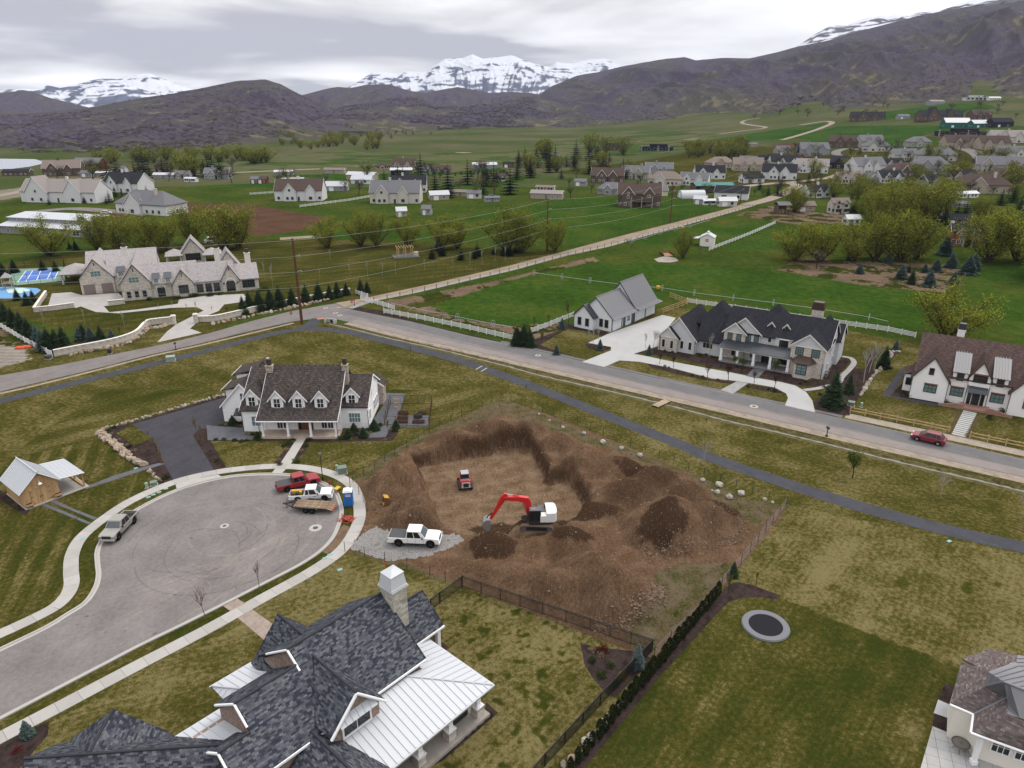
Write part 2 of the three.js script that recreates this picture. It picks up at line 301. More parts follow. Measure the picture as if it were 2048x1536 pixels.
function grid(x0, z0, x1, z1, nx, nz, R, yOf, skip) {                 // a ground mesh, uv over the rectangle R
const P = [], U = [], I = [], id = (i, j) => j * (nx + 1) + i;
for (let j = 0; j <= nz; j++) for (let i = 0; i <= nx; i++) { const x = x0 + (x1 - x0) * i / nx, z = z0 + (z1 - z0) * j / nz; P.push(x, yOf(x, z), z); U.push((x - R.x0) / (R.x1 - R.x0), (z - R.z0) / (R.z1 - R.z0)); }
for (let j = 0; j < nz; j++) for (let i = 0; i < nx; i++) { const x = x0 + (x1 - x0) * (i + .5) / nx, z = z0 + (z1 - z0) * (j + .5) / nz; if (skip && skip(x, z)) continue; I.push(id(i, j), id(i, j + 1), id(i + 1, j), id(i + 1, j), id(i, j + 1), id(i + 1, j + 1)); }
const g = new THREE.BufferGeometry(); g.setAttribute('position', new THREE.Float32BufferAttribute(P, 3)); g.setAttribute('uv', new THREE.Float32BufferAttribute(U, 2)); g.setIndex(I); g.computeVertexNormals(); return g;
}
const within = (R, x, z) => x > R.x0 && x < R.x1 && z > R.z0 && z < R.z1;
const lotDist = (x, z) => { let d = 1e9; for (let i = 0, j = LOT.length - 1; i < LOT.length; j = i++) { const [ax, az] = LOT[j],[cx, cz] = LOT[i], ex = cx - ax, ez = cz - az, t = clamp(((x - ax) * ex + (z - az) * ez) / (ex * ex + ez * ez)); d = Math.min(d, Math.hypot(x - ax - t * ex, z - az - t * ez)); } return inPoly(LOT, x, z) ? d : -d; };
const bumpy = tex(512,512, (i, j) => .5 * tn(i / 8, j / 8,64) + .5 * hash(i, j), false);
const groundMat = (map, rep) => { const b = bumpy.clone(); b.repeat.set(...rep); return new THREE.MeshLambertMaterial({ map, bumpMap: b, bumpScale: .05 }); };
const lotIn = (x, z) => { const d = lotDist(x, z); return d > 2.0 ? -5 : 0; };
setting('ground', grid(NEAR.x0, NEAR.z0, NEAR.x1, NEAR.z1,150,92, NEAR, lotIn), groundMat(cover(NEAR.x0, NEAR.z0, NEAR.x1, NEAR.z1,2048,1536, nearPatches, nearPaint), [16,10]));
setting('pasture', grid(MID.x0, MID.z0, MID.x1, MID.z1,118 * 5,500, MID, () => 0, (x, z) => within(NEAR, x, z)), groundMat(cover(MID.x0, MID.z0, MID.x1, MID.z1,2048,2048, midPatches, midPaint), [60,50]));
setting('valley_floor', grid(FAR.x0, FAR.z0, FAR.x1, FAR.z1,320,224, FAR, valleyY, (x, z) => within(MID, x, z)), groundMat(cover(FAR.x0, FAR.z0, FAR.x1, FAR.z1,2048,1536, farPatches, farPaint), [300,200]));

// ---------------------------------------------------------------- hills and mountains
const hillGrids = [];
const skyline = (pts) => pts.map(([u, v]) => skyTan(u, v));
function range(name, pts, foot, ridge, back, NA, NR, rough, paint, o = {}) {
const S = skyline(pts), a0 = S[0][0], a1 = S[S.length - 1][0], P = [], C = [], I = [];
const yAt = (az, s, r) => {
const dist = (typeof ridge === 'function' ? ridge(az) : ridge), f = foot(az), rad = az * Math.PI / 180, x0 = Math.sin(rad), z0 = -Math.cos(rad);
const top = HIGH + dist * curve(S, az), base = valleyY(x0 * f, z0 * f) - 2;
const x = x0 * r, z = z0 * r;
let y;
if (s <= 1) {
const env = Math.sin(Math.min(1, s * 1.04) * Math.PI) ** .8 * (1 - .75 * s ** 6);
const k = o.k ?? 1, w = n2(x * .0011 * k, z * .0011 * k) * 2.2, gul = ridged((az + (o.skew ?? 0) * s) * (o.ga ?? .33) * k + w * .6, r * .0006 * k + w * .4,4), iso = fbm(x * .004 * k, z * .004 * k, 5);
y = lerp(base, top, Math.pow(s, o.p ?? 1.25)) + env * (top - base) * rough * (gul - .35) + iso * rough * 60 * Math.min(1, s * 4) * (1 - s ** 8 * .85) * (o.iso ?? 1);
if (s > .93) y += iso * (s - .93) / .07 * (o.jag ?? 3);
} else y = top + (o.jag ?? 3) * fbm(x * .004 * (o.k ?? 1), z * .004 * (o.k ?? 1), 5) * (2 - s) - (s - 1) * (top - base) * .9;
return y;
};
const rOf = (az, s) => { const dist = (typeof ridge === 'function' ? ridge(az) : ridge); return s <= 1 ? lerp(foot(az), dist, s) : dist + (s - 1) * back; };
for (let j = 0; j <= NR; j++) for (let i = 0; i <= NA; i++) {
const az = lerp(a0, a1, i / NA), s = j / NR * 1.25, r = rOf(az, s), rad = az * Math.PI / 180, y = yAt(az, s, r);
P.push(Math.sin(rad) * r, y, -Math.cos(rad) * r);
}
const id = (i, j) => j * (NA + 1) + i;
for (let j = 0; j < NR; j++) for (let i = 0; i < NA; i++) I.push(id(i, j), id(i + 1, j), id(i, j + 1), id(i + 1, j), id(i + 1, j + 1), id(i, j + 1));
const g = new THREE.BufferGeometry(); g.setAttribute('position', new THREE.Float32BufferAttribute(P, 3)); g.setIndex(I); g.computeVertexNormals();
const N = g.attributes.normal;
for (let j = 0; j <= NR; j++) for (let i = 0; i <= NA; i++) { const k = id(i, j); C.push(...paint(P[k * 3], P[k * 3 + 1], P[k * 3 + 2], N.getY(k), j / NR * 1.25)); }
g.setAttribute('color', new THREE.Float32BufferAttribute(C, 3));
setting(name, g, new THREE.MeshLambertMaterial({ vertexColors: true }));
if (o.scrub) hillGrids.push({ P, NA, NR }); return g;
}
const BRUSH = [.068,.057,.078], MOSS = [.064,.063,.042], HAY = [.15,.125,.08];
const scrub = (x, y, z, ny, s) => {
const t = fbm(x * .006, z * .006,4), f = fbm(x * .03, z * .03,3), low = sstep(.30,.0, s), g = clamp(.26 + t * .8 + f * .3 + low * .35);
let c = mix3(BRUSH, MOSS, g); if (f + t * .6 + low * .25 > .62) c = mix3(c, HAY, .55); const v = 1 + .22 * f + .3 * (hash(x * 3, z * 3) - .5); return c.map((q) => q * v);
};
const rock = (snowFrom, dark = [.095,.105,.145]) => (x, y, z, ny, s) => {
const t = fbm(x * .003, z * .003,4), b = n2(x * .0025 + 4, y * .055 + t * 1.4), st = n2(x * .016, y * .03 + 9), q = n2(x * .007 + y * .006, y * .011);
const snow = sstep(-.04,.10, b * .75 + st * .5 + q * .55 + t * .3 + (ny - .62) * .9 + (y - snowFrom) / 900 - .20);
return mix3(dark.map((q) => q * (1 + .6 * st)), [.56,.58,.63], snow);
};
const footL = (az) => curve([[-40,900],[-34,890],[-26,830],[-12,1130],[0,1420],[10,1600]], az), footR = (az) => curve([[0,1480],[3,1500],[10,1560],[17,1330],[25,1240],[33,1260],[45,1300]], az);
range('mountain', [[-160,200],[0,182],[45,177],[75,177],[95,171],[120,177],[160,167],[205,159],[235,160],[275,150],[300,148],[320,156],[350,167],[385,180],[425,195],[480,215]], () => 4600,6500,900,420,110,.30, rock(120), { k: .5, ga: .8, p: 1.0, jag: 16, iso: 2.6 });
range('mountain', [[640,200],[700,172],[720,160],[745,145],[770,145],[795,150],[810,144],[850,144],[870,130],[890,116],[925,117],[945,110],[965,119],[990,116],[1024,112],[1054,120],[1089,132],[1099,133],[1114,124],[1144,127],[1174,122],[1209,119],[1249,134],[1274,131],[1294,120],[1314,117],[1345,124],[1420,150]], () => 5200,7600,900,620,150,.30, rock(150), { k: .5, ga: .8, p: .95, jag: 16, iso: 2.8 });
range('mountain', [[1540,125],[1589,96],[1624,75],[1659,54],[1694,52],[1734,37],[1764,31],[1819,34],[1849,27],[1899,17],[1949,2],[2048,-20],[2250,-60]], () => 3700,5200,700,300,90,.25, rock(430,[.10,.095,.11]), { k: .6, ga: .6, p: 1.1, jag: 10, iso: 2 });
range('hill', [[-200,205],[0,186],[45,181],[65,183],[100,195],[165,212],[210,222],[300,245]], () => 2600,3600,500,200,60,.25, scrub, { p: 1.1 });
range('hill', [[540,225],[602,190],[650,178],[675,174],[700,176],[730,171],[780,170],[820,182],[850,186],[880,181],[915,175],[950,180],[980,186],[1024,184],[1060,186],[1130,200],[1200,225]], () => 2050,3100,500,320,90,.34, scrub, { p: 1.1 });
range('hill', [[600,250],[640,228],[690,212],[740,208],[790,197],[830,195],[870,208],[930,212],[980,209],[1030,198],[1070,194],[1110,206],[1160,226],[1240,250]], (az) => footL(az) + 120,2050,400,360,100,.30, scrub, { p: 1.15, scrub: 1, iso: .6 });
range('hill', [[-330,262],[-160,240],[0,228],[120,222],[200,212],[290,195],[400,178],[470,163],[530,158],[560,166],[610,193],[650,212],[720,234],[800,252],[900,266],[1010,272]], footL, 1900,500,620,190,.40, scrub, { p: 1.2, scrub: 1, iso: .4, ga: .24, skew: 9 });
range('hill', [[1040,232],[1074,192],[1104,172],[1154,151],[1194,145],[1249,132],[1304,122],[1334,116],[1369,114],[1391,121],[1449,117],[1499,116],[1554,105],[1599,92],[1659,80],[1724,60],[1774,47],[1824,35],[1904,19],[1974,11],[2048,2],[2300,-40],[2600,-30]], footR, 3300,700,760,260,.40, scrub, { p: 1.2, scrub: 1, iso: .35, ga: .2, skew: 12 });
// ---------------------------------------------------------------- streets, paths, drives, beds
const lambert = (c, o = {}) => new THREE.MeshLambertMaterial({ color: col(c), ...o });
const surf = (base, amp, size, o = {}) => { const N = 512; const t = tex(N, N, (i, j) => { let s = .55 * (tn(i / N * 5, j / N * 5,5) - .5) + .45 * (tn(i / N * 19, j / N * 19,19) - .5) + .35 * (tn(i / N * 90, j / N * 90,90) - .5) + .4 * (hash(i, j) - .5); if (o.streak) s += o.streak * (tn(i / N * 3, j / N * 60,60) - .5); return base.map((b) => b * (1 + amp * s)); }, true, [1 / size, 1 / size]); return new THREE.MeshLambertMaterial({ map: t }); };
const asphalt = surf([.170,.156,.152],.26,9), roadDark = surf([.135,.132,.136],.22,8), roadPale = surf([.215,.190,.178],.20,8), pathMat = surf([.060,.062,.071],.30,6), driveDark = surf([.056,.055,.063],.30,7);
const concrete = surf([.36,.345,.325],.12,4), concretePale = surf([.36,.36,.36],.13,9), gravelTan = surf([.25,.21,.172],.5,4), trackTan = surf([.23,.185,.14],.4,11, { streak: .3 }), mulch = surf([.036,.026,.024],1.0,3), slate = surf([.105,.108,.118],.35,2), wetlands = surf([.09,.076,.036],.9,3);
const flat = (name, pts, y, mat) => setting(name, sheet(pts, y), mat);
const strips = (name, line, a, b, y, mat) => { const [L, R] = band(line, a, b); return flat(name, [...L, ...R.reverse()], y, mat); };
const ribbon = (name, line, a, b, y, mat) => {                        // a band as quads, for long bends
const [L, R] = band(line, a, b), P = [], I = []; L.forEach((p, i) => { P.push(p[0], y, p[1], R[i][0], y, R[i][1]); if (i) I.push(2 * i - 2,2 * i - 1,2 * i, 2 * i, 2 * i - 1,2 * i + 1); });
const g = new THREE.BufferGeometry(); g.setAttribute('position', new THREE.Float32BufferAttribute(P, 3)); if (a < b) for (let i = 0; i < I.length; i += 3) [I[i + 1], I[i + 2]] = [I[i + 2], I[i + 1]];
g.setIndex(I); const q = metres(g); return setting(name, q, mat);
};
const northEdge = GP([[-300,802],[-150,778],[0,751],[120,730],[240,706],[330,688],[420,666],[500,643],[580,623],[645,611],[670,607],[697,618],[740,627],[825,644],[940,672],[1025,690],[1115,711],[1209,733],[1315,757],[1440,782],[1570,811],[1684,837],[1821,868],[2048,918],[2300,974]]);
const southEdge = GP([[-300,838],[-150,812],[0,783],[164,744],[301,709],[400,687],[500,662],[585,643],[625,638],[670,638],[712,647],[825,675],[940,701],[1012,717],[1115,741],[1280,779],[1452,818],[1640,862],[2048,955],[2300,1012]]);
flat('street', [...northEdge, ...southEdge.slice().reverse()],.012, asphalt);
{ // the street's two tones: fresh surface on the far half, pale shoulder and the cut edge along the ditch
const far = smooth(GP([[700,620],[740,628],[825,645],[940,673],[1115,712],[1315,758],[1570,812],[1821,869],[2048,919],[2300,975]]), 90);
ribbon('street_far_lane', far, .1,3.4,.018, roadDark);
const near = smooth(GP([[700,644],[825,675],[940,701],[1115,741],[1280,779],[1452,818],[1640,862],[2048,955],[2300,1012]]), 90);
ribbon('street_shoulder', near, .0,1.9,.008, gravelTan); ribbon('street_near_lane', near, -2.6,-.12,.018, roadPale); ribbon('pavement_edge', near, -.12,.0,.022, std([.08,.075,.07],.95));
const lip = smooth(GP([[1000,684],[1115,710],[1315,756],[1570,810],[1684,835]]), 40); ribbon('street_gutter', lip, -.9,.05,.014, roadDark);
ribbon('street_shoulder', smooth(GP([[1690,834],[1821,862],[2048,911],[2300,966]]), 30), -1.9,.3,.010, surf([.28,.24,.20],.35,3));
ribbon('street_shoulder', smooth(GP([[-300,840],[0,785],[164,746],[301,711],[400,689],[585,645]]), 40), .1,1.0,.009, gravelTan);
}
const pathLine = smooth(GP([[-120,832],[0,802],[100,778],[250,742],[400,705],[500,679],[550,667],[605,658],[650,659],[700,665],[750,677],[825,696],[925,723],[1012,753],[1090,782],[1165,812],[1265,852],[1365,891],[1400,907],[1527,952],[1653,993],[1780,1030],[1906,1063],[2048,1095],[2300,1150]]), 160);
ribbon('footpath', pathLine, -1.35,1.35,.016, pathMat);
flat('footpath_spur', GP([[600,656],[630,656],[646,636],[623,637]]), .024, pathMat);
for (const [u, v] of [[955,735],[965,739]]) flat('tactile_strip', band([G(u - 3, v + 4), G(u + 9, v - 3)],-.12,.12).reduce((a, b) => [...a, ...b.reverse()]), .024, concrete);
flat('crossing_pad', GP([[633,637],[646,636],[648,638],[635,639]]), .03, std([.42,.16,.12],.9));
flat('crossing_pad', GP([[672,614],[680,614],[682,616],[674,616]]), .03, std([.42,.16,.12],.9));
const lane = [...GP([[670,606],[725,597],[782,585],[875,565],[1024,530],[1149,497],[1249,470],[1349,445],[1461,416],[1494,405]]), ...GP([[1511,411],[1424,436],[1349,456],[1274,477],[1211,495],[1136,511],[1024,541],[937,561],[825,587],[750,602],[700,619]])];
flat('farm_track', lane, .010, trackTan);
ribbon('farm_track_gravel', smooth(GP([[700,616],[750,600],[825,585],[937,559],[1024,539],[1136,508],[1211,493],[1274,475],[1424,434],[1505,411]]), 60), -.8,1.0,.016, surf([.25,.24,.23],.3,5));
const farRoads = [[[[1494,410],[1540,398],[1583,378],[1592,370],[1570,366],[1536,368],[1480,374],[1400,382]],7],[[[1570,366],[1620,361],[1660,355],[1700,344],[1790,340]],6],[[[1720,322],[1685,314],[1672,308],[1678,301],[1700,297],[1712,300]],8],[[[1955,352],[1968,330],[1962,315],[1945,303],[1925,297]],12],[[[1564,280],[1600,270],[1640,257],[1664,245],[1650,243],[1600,250]],7],[[[1440,268],[1484,262],[1530,256],[1500,250],[1484,246],[1494,240],[1520,236]],6],[[[-100,405],[0,392],[90,372],[180,358],[330,352],[480,345],[640,338]],7],[[[60,425],[140,418],[230,424],[300,430]],9]];
for (const [l, w] of farRoads) { const line = smooth(TP(l), 50), [L, R] = band(line, -w / 2, w / 2), P = [], I = []; L.forEach((p, i) => { P.push(p[0], valleyY(...p) + .15, p[1], R[i][0], valleyY(...R[i]) + .15, R[i][1]); if (i) I.push(2 * i - 2,2 * i, 2 * i - 1,2 * i, 2 * i + 1,2 * i - 1); }); const g = new THREE.BufferGeometry(); g.setAttribute('position', new THREE.Float32BufferAttribute(P, 3)); g.setIndex(I); setting('distant_road', metres(g), w === 7 || w === 6 ? gravelTan : asphalt); }

// cul-de-sac
const sacS = [[-300,1590],[0,1433],[132,1364],[207,1325],[276,1289],[373,1242],[445,1206],[525,1165],[600,1126],[637,1101],[660,1077],[674,1047],[679,1025],[676,1007],[664,982],[637,966],[584,953],[520,951],[450,957],[362,980],[277,1021],[230,1056],[207,1085],[200,1105],[201,1127],[203,1150],[197,1175],[175,1207],[137,1232],[102,1254],[0,1304],[-300,1448]];
const sacLine = smooth(GP(sacS), 220);
{ // worn asphalt: tyre scuffs and tracked-out soil
const X = sacLine.map((p) => p[0]), Z = sacLine.map((p) => -p[1]), x0 = Math.max(-62, Math.min(...X)), w = 48, z0 = Math.min(...Z) - 1, cv = document.createElement('canvas'), N = 1024; cv.width = cv.height = N; const c = cv.getContext('2d'), q = (x, z) => [(x - x0) / w * N, (-z - z0) / w * N]; c.fillStyle = '#808080'; c.fillRect(0,0, N, N); setSeed(3);
const arc = (cx, cz, r, a, b, dark, lw) => { const [u, v] = q(cx, cz); c.strokeStyle = dark ? 'rgba(40,40,40,.30)' : 'rgba(205,195,180,.22)'; c.lineWidth = lw / w * N; c.beginPath(); c.arc(u, v, r / w * N, a, b); c.stroke(); }; const [mx, mz] = G(440,1070);
for (let k = 0; k < 34; k++) { const a = rr(0,6.3), r = rr(2.5,9.5); arc(mx + rr(-3,3), mz + rr(-2,3), r, a, a + rr(.4,1.9), k % 3 > 0, rr(.06,.24)); } for (let k = 0; k < 16; k++) { const [u, v] = q(...G(rr(560,670), rr(1000,1070))), [s, t] = q(...G(rr(0,420), rr(1180,1330))); c.strokeStyle = 'rgba(200,180,150,.16)'; c.lineWidth = rr(3,9); c.beginPath(); c.moveTo(u, v); c.quadraticCurveTo((u + s) / 2 + rr(-30,60), (v + t) / 2 - 40, s, t); c.stroke(); }
for (let k = 0; k < 46; k++) { const [u, v] = q(...G(rr(150,640), rr(1060,1300))); c.fillStyle = k % 2 ? 'rgba(25,24,24,.5)' : 'rgba(215,190,160,.4)'; c.beginPath(); c.ellipse(u, v, rr(1,6), rr(1,3), rr(0,3), 0,7); c.fill(); }
const D = c.getImageData(0,0, N, N).data, t = tex(N, N, (i, j) => { const o = (j * N + i) * 4, s = 1 + .22 * fbm(i * .012, j * .012,3) + .16 * n2(i * .11, j * .11) + .3 * (hash(i, j) - .5); return [.170 * s * D[o] / 128,.157 * s * D[o + 1] / 128,.153 * s * D[o + 2] / 128]; }, true, [1 / w, 1 / w]); t.offset.set(-x0 / w, -z0 / w); flat('culdesac_road', sacLine, .012, lambert([1,1,1], { map: t }));
}
flat('dirt_patch', GP([[667,1066],[688,1050],[706,1056],[690,1086],[655,1108],[642,1103]]), .01, surf([.13,.092,.062],.6,3));
function kerbOf(line, side) {                                        // gutter pan and raised kerb, swept along the edge
const prof = [[0,.02],[.30,.035],[.34,.13],[.52,.135],[.52,-.05]], P = [], I = [], rows = prof.map(([d]) => band(line, side * d, side * d)[0]), n = prof.length;
line.forEach((_, i) => { prof.forEach(([, y], k) => P.push(rows[k][i][0], y, rows[k][i][1])); if (i) for (let k = 0; k + 1 < n; k++) { const a = (i - 1) * n + k, b = i * n + k; side > 0 ? I.push(a, b, a + 1, b, b + 1, a + 1) : I.push(a, a + 1, b, b, a + 1, b + 1); } });
const g = new THREE.BufferGeometry(); g.setAttribute('position', new THREE.Float32BufferAttribute(P, 3)); g.setIndex(I); return metres(g);
}
setting('kerb', kerbOf(sacLine, 1), concrete);
const walkLine = WALK;
{ // each slab of the pavement on its own, with open joints
const walk = new THREE.Group(); walk.name = 'sidewalk'; walk.userData.kind = 'structure'; scene.add(walk);
const mats = [0,1,2].map((k) => surf([.37 - .02 * k, .355 - .02 * k, .338 - .02 * k],.13,3 + k));
let run = 0, from = 0, n = 0;
for (let i = 1; i < walkLine.length; i++) { run += Math.hypot(walkLine[i][0] - walkLine[i - 1][0], walkLine[i][1] - walkLine[i - 1][1]); if (run > 1.75) { const seg = walkLine.slice(from, i + 1), [L, R] = band(seg, -.74,.74); const a = (p, q) => [lerp(p[0], q[0],.012), lerp(p[1], q[1],.012)]; const pts = [...L, ...R.reverse()], cx = pts.reduce((s, p) => s + p[0],0) / pts.length, cz = pts.reduce((s, p) => s + p[1],0) / pts.length; setting('paving_slab', sheet(pts.map((p) => a(p, [cx, cz])), .05 + .006 * hash(n, 3), .06), mats[(n * 7 + (n >> 2)) % 3], walk); n++; run = 0; from = i; } }
}
const C4 = (ox, oy, s, l) => GP(l.map(([a, b]) => [ox + a / s, oy + b / s]));
flat('driveway', C4(0,780,4,[[1060,275],[1300,205],[1560,130],[1830,50],[1840,250],[1700,288],[1590,320],[1545,362],[1560,400],[1610,470],[1712,640],[1390,722],[1310,590],[1250,420],[1180,362]]), .02, driveDark);
flat('driveway_apron', C4(0,780,4,[[1405,762],[1440,735],[1745,678],[1790,706],[1600,740],[1420,808]]), .045, concrete);
flat('front_walk', C4(420,700,4.267,[[742,758],[818,758],[688,978],[598,972]]), .04, concrete);
flat('front_walk', C4(420,700,4.267,[[560,1012],[648,1018],[606,1062],[522,1056]]), .04, concrete);
flat('slate_walk', C4(0,780,4,[[640,790],[900,690],[1100,628],[1270,585],[1330,590],[1110,655],[900,725],[700,790]]), .02, slate);
flat('wheel_track', C4(0,1000,4,[[320,38],[365,30],[560,110],[735,185],[705,195],[500,110]]), .02, slate);
flat('wheel_track', C4(0,1000,4,[[395,12],[440,0],[600,75],[785,145],[755,160],[560,80]]), .02, slate);
flat('slate_patio', C4(420,700,4.267,[[-30,640],[60,650],[290,665],[330,700],[420,770],[-20,770]]), .026, slate);
flat('slate_patio', C4(420,700,4.267,[[1470,366],[1668,372],[1610,560],[1880,560],[1868,655],[1540,655],[1500,745],[1250,752],[1420,560],[1480,470]]), .026, slate);
const bedList = [C4(0,780,4,[[795,345],[850,310],[930,290],[1060,262],[1062,278],[930,345],[1070,442],[1190,400],[1240,420],[1300,570],[1390,722],[1280,752],[1185,640],[1110,600],[1000,520],[900,430],[815,380]]), C4(0,780,4,[[1545,360],[1590,320],[1690,284],[1672,330],[1690,420],[1812,618],[1712,640],[1610,470]]), C4(0,780,4,[[1060,262],[1300,188],[1560,112],[1815,40],[1815,54],[1560,130],[1300,205],[1062,278]]),
C4(420,700,4.267,[[0,752],[420,740],[460,765],[1110,765],[1200,680],[1330,690],[1480,470],[1500,500],[1390,700],[1420,740],[1580,640],[1610,700],[1560,775],[840,785],[820,862],[700,978],[760,800],[740,760],[600,972],[540,975],[700,770],[0,775]]), C4(420,700,4.267,[[60,660],[280,668],[290,690],[330,700],[300,655],[130,630],[70,640]]),
C4(420,1120,1,[[0,0],[1,0],[1,1]]), GP([[0,1000],[52,1032],[60,1020],[0,980],[-80,950],[-80,980]]), GP([[0,1490],[30,1470],[98,1444],[96,1470],[70,1500],[40,1536],[-80,1600],[-150,1560]]), C4(1060,1120,3.531,[[355,585],[440,610],[860,660],[870,700],[600,975],[540,945],[440,830],[385,740]]), C4(1060,1120,3.531,[[1410,170],[1460,155],[1560,175],[1770,250],[1740,280],[1620,262],[1500,262],[1400,300],[1340,360],[900,840],[420,1430],[280,1560],[200,1560],[640,1010],[860,760],[1230,330]]), C4(400,1120,3.303,[[1890,940],[1970,1010],[1600,1330],[1480,1380],[1430,1374],[1880,1010]]), C4(400,1120,3.303,[[1540,500],[1650,580],[1620,600],[1530,560]]),
C4(1640,1240,5.02,[[1255,640],[1345,660],[1330,760],[1300,850],[1180,790]]), C4(1640,1240,5.02,[[1150,940],[1310,995],[1280,1130],[1130,1060]]),
GP([[1024,688],[880,655],[760,620],[700,612],[690,617],[740,626],[825,643],[940,671],[1032,690],[1115,710],[1140,716],[1132,708],[1080,690],[1140,655],[1155,664],[1075,680]]), C4(1000,520,5.12,[[870,860],[1000,840],[1130,890],[1135,910],[1030,940],[900,905]]), C4(1000,520,5.12,[[640,620],[760,680],[960,720],[1110,740],[1040,790],[940,740],[700,700],[560,700]]),
C4(1280,580,4.452,[[-20,500],[160,530],[480,580],[730,600],[740,640],[1330,750],[1500,810],[1640,800],[1740,640],[1860,600],[1870,640],[1780,740],[1770,820],[1600,862],[1400,850],[1050,770],[700,700],[300,600],[-20,560]]), C4(1280,580,4.452,[[60,650],[300,705],[640,795],[850,815],[820,838],[560,800],[300,740],[100,690]]), C4(1280,580,4.452,[[940,838],[1200,876],[1290,920],[1200,915],[960,870]]), C4(1280,580,4.452,[[1540,1000],[1640,930],[1780,830],[1900,700],[2000,700],[2048,560],[2100,560],[2048,830],[1940,960],[1900,1060],[1860,1120],[1570,1085]]),
C4(1640,640,4.8,[[340,560],[420,480],[560,480],[700,300],[760,260],[800,270],[600,440],[400,730],[220,830],[150,930],[0,890],[60,640]]), C4(1640,640,4.8,[[680,720],[800,590],[860,740],[1180,800],[1140,835],[690,730]])];
bedList.forEach((b, i) => { if (i !== 5) flat('mulch_bed', b, .008 + .001 * (i % 3), mulch); });
flat('concrete_drive', GP([[1164,724],[1222,701],[1222,694],[1176,686],[1225,664],[1325,630],[1352,636],[1332,660],[1318,692],[1267,708],[1280,710],[1347,724],[1471,747],[1518,757],[1561,764],[1590,771],[1612,784],[1625,802],[1630,825],[1570,811],[1576,796],[1572,787],[1549,775],[1496,766],[1471,762],[1424,757],[1347,737],[1280,724],[1239,721],[1209,734]]), .03, concretePale);
flat('paver_walk', C4(1280,580,4.452,[[715,890],[825,926],[962,832],[862,815]]), .034, surf([.27,.265,.27],.35,2));
flat('paver_walk', C4(1280,580,4.452,[[945,768],[1045,790],[1120,712],[1010,700]]), .05, slate);
ribbon('paver_walk', smooth(C4(1280,580,4.452,[[1460,892],[1560,880],[1650,860],[1760,830],[1800,770],[1870,700],[1905,640],[1870,605],[1800,592]]), 50), -.5,.5,.036, surf([.30,.295,.30],.3,2));
ribbon('side_path', C4(1640,640,4.8,[[825,465],[760,545],[635,730],[900,775],[1145,820]]), -.65,.65,.03, driveDark);
flat('paver_path', GP([[474,1235],[504,1219],[548,1250],[560,1262],[530,1282]]), .03, surf([.27,.22,.19],.45,1.6));
flat('paver_path', GP([[446,1213],[475,1198],[491,1208],[461,1223]]), .06, surf([.27,.22,.19],.45,1.6));
flat('court_drive', C4(0,460,3.657,[[380,465],[520,455],[600,478],[865,460],[915,512],[880,545],[760,558],[800,602],[1000,582],[1300,540],[1310,510],[1520,480],[1780,468],[1825,520],[1640,545],[1600,592],[1480,642],[1390,722],[1475,752],[1300,790],[1150,822],[1225,740],[1290,690],[1430,620],[1490,590],[1440,565],[1250,570],[870,610],[700,600],[590,560],[550,572],[540,545],[350,562]]), .03, surf([.34,.325,.315],.2,6));
flat('tennis_court', C4(0,460,3.657,[[90,290],[470,268],[480,370],[120,405],[60,390]]), .02, std([.13,.23,.17],.9));
flat('tennis_court_paint', C4(0,460,3.657,[[190,300],[435,284],[400,355],[130,382]]), .03, std([.06,.14,.42],.85));
{ const w = std([.75,.75,.75],.9), q = (a) => C4(0,460,3.657, a); for (const l of [[[190,300],[435,284]],[[435,284],[400,355]],[[400,355],[130,382]],[[130,382],[190,300]],[[240,297],[190,376]],[[382,288],[345,361]],[[160,341],[418,320]],[[300,293],[268,369]]]) ribbon('court_line', q(l), -.09,.09,.04, w); }
flat('splash_pad', C4(0,460,3.657,[[-60,420],[60,415],[270,425],[300,440],[250,480],[120,500],[-60,500]]), .02, std([.10,.26,.48],.8));
flat('splash_pad_ring', C4(0,460,3.657,[[40,430],[170,424],[230,440],[150,462],[60,460]]), .03, std([.42,.55,.50],.8));
// water: the ditch beside the street and a corner of the lake
const waterMat = new THREE.MeshStandardMaterial({ color: col([.13,.14,.10]), roughness: .4 });
const ditchLine = smooth(GP([[655,647],[700,657],[775,676],[875,698],[940,714],[1012,732],[1077,750],[1165,770],[1265,793],[1365,818],[1452,841],[1540,861],[1621,880],[1716,904],[1843,935],[1969,964],[2048,983],[2300,1041]]), 260).map(([x, z], i) => [x + .25 * n2(i * .35,3), z + .25 * n2(i * .3,9)]);
ribbon('ditch_bank', ditchLine, -1.5,1.0,.006, wetlands);
{ const [L, R] = band(ditchLine, 0,0); const P = [], I = []; ditchLine.forEach((p, i) => { const w = Math.max(.06,.20 + .26 * n2(i * .4,1)), [a, b] = band(ditchLine.slice(Math.max(0, i - 1), i + 2), -w, w).map((k) => k[Math.min(1, k.length - 1)]); P.push(a[0],.02, a[1], b[0],.02, b[1]); if (i) I.push(2 * i - 2,2 * i, 2 * i - 1,2 * i, 2 * i + 1,2 * i - 1); }); const g = new THREE.BufferGeometry(); g.setAttribute('position', new THREE.Float32BufferAttribute(P, 3)); g.setIndex(I); setting('ditch_water', metres(g), waterMat); }
flat('lake', TP([[-600,318],[0,318],[70,319],[95,326],[60,334],[20,339],[-200,345],[-700,350]]), .3, new THREE.MeshStandardMaterial({ color: col([.30,.32,.36]), roughness: .08 }));
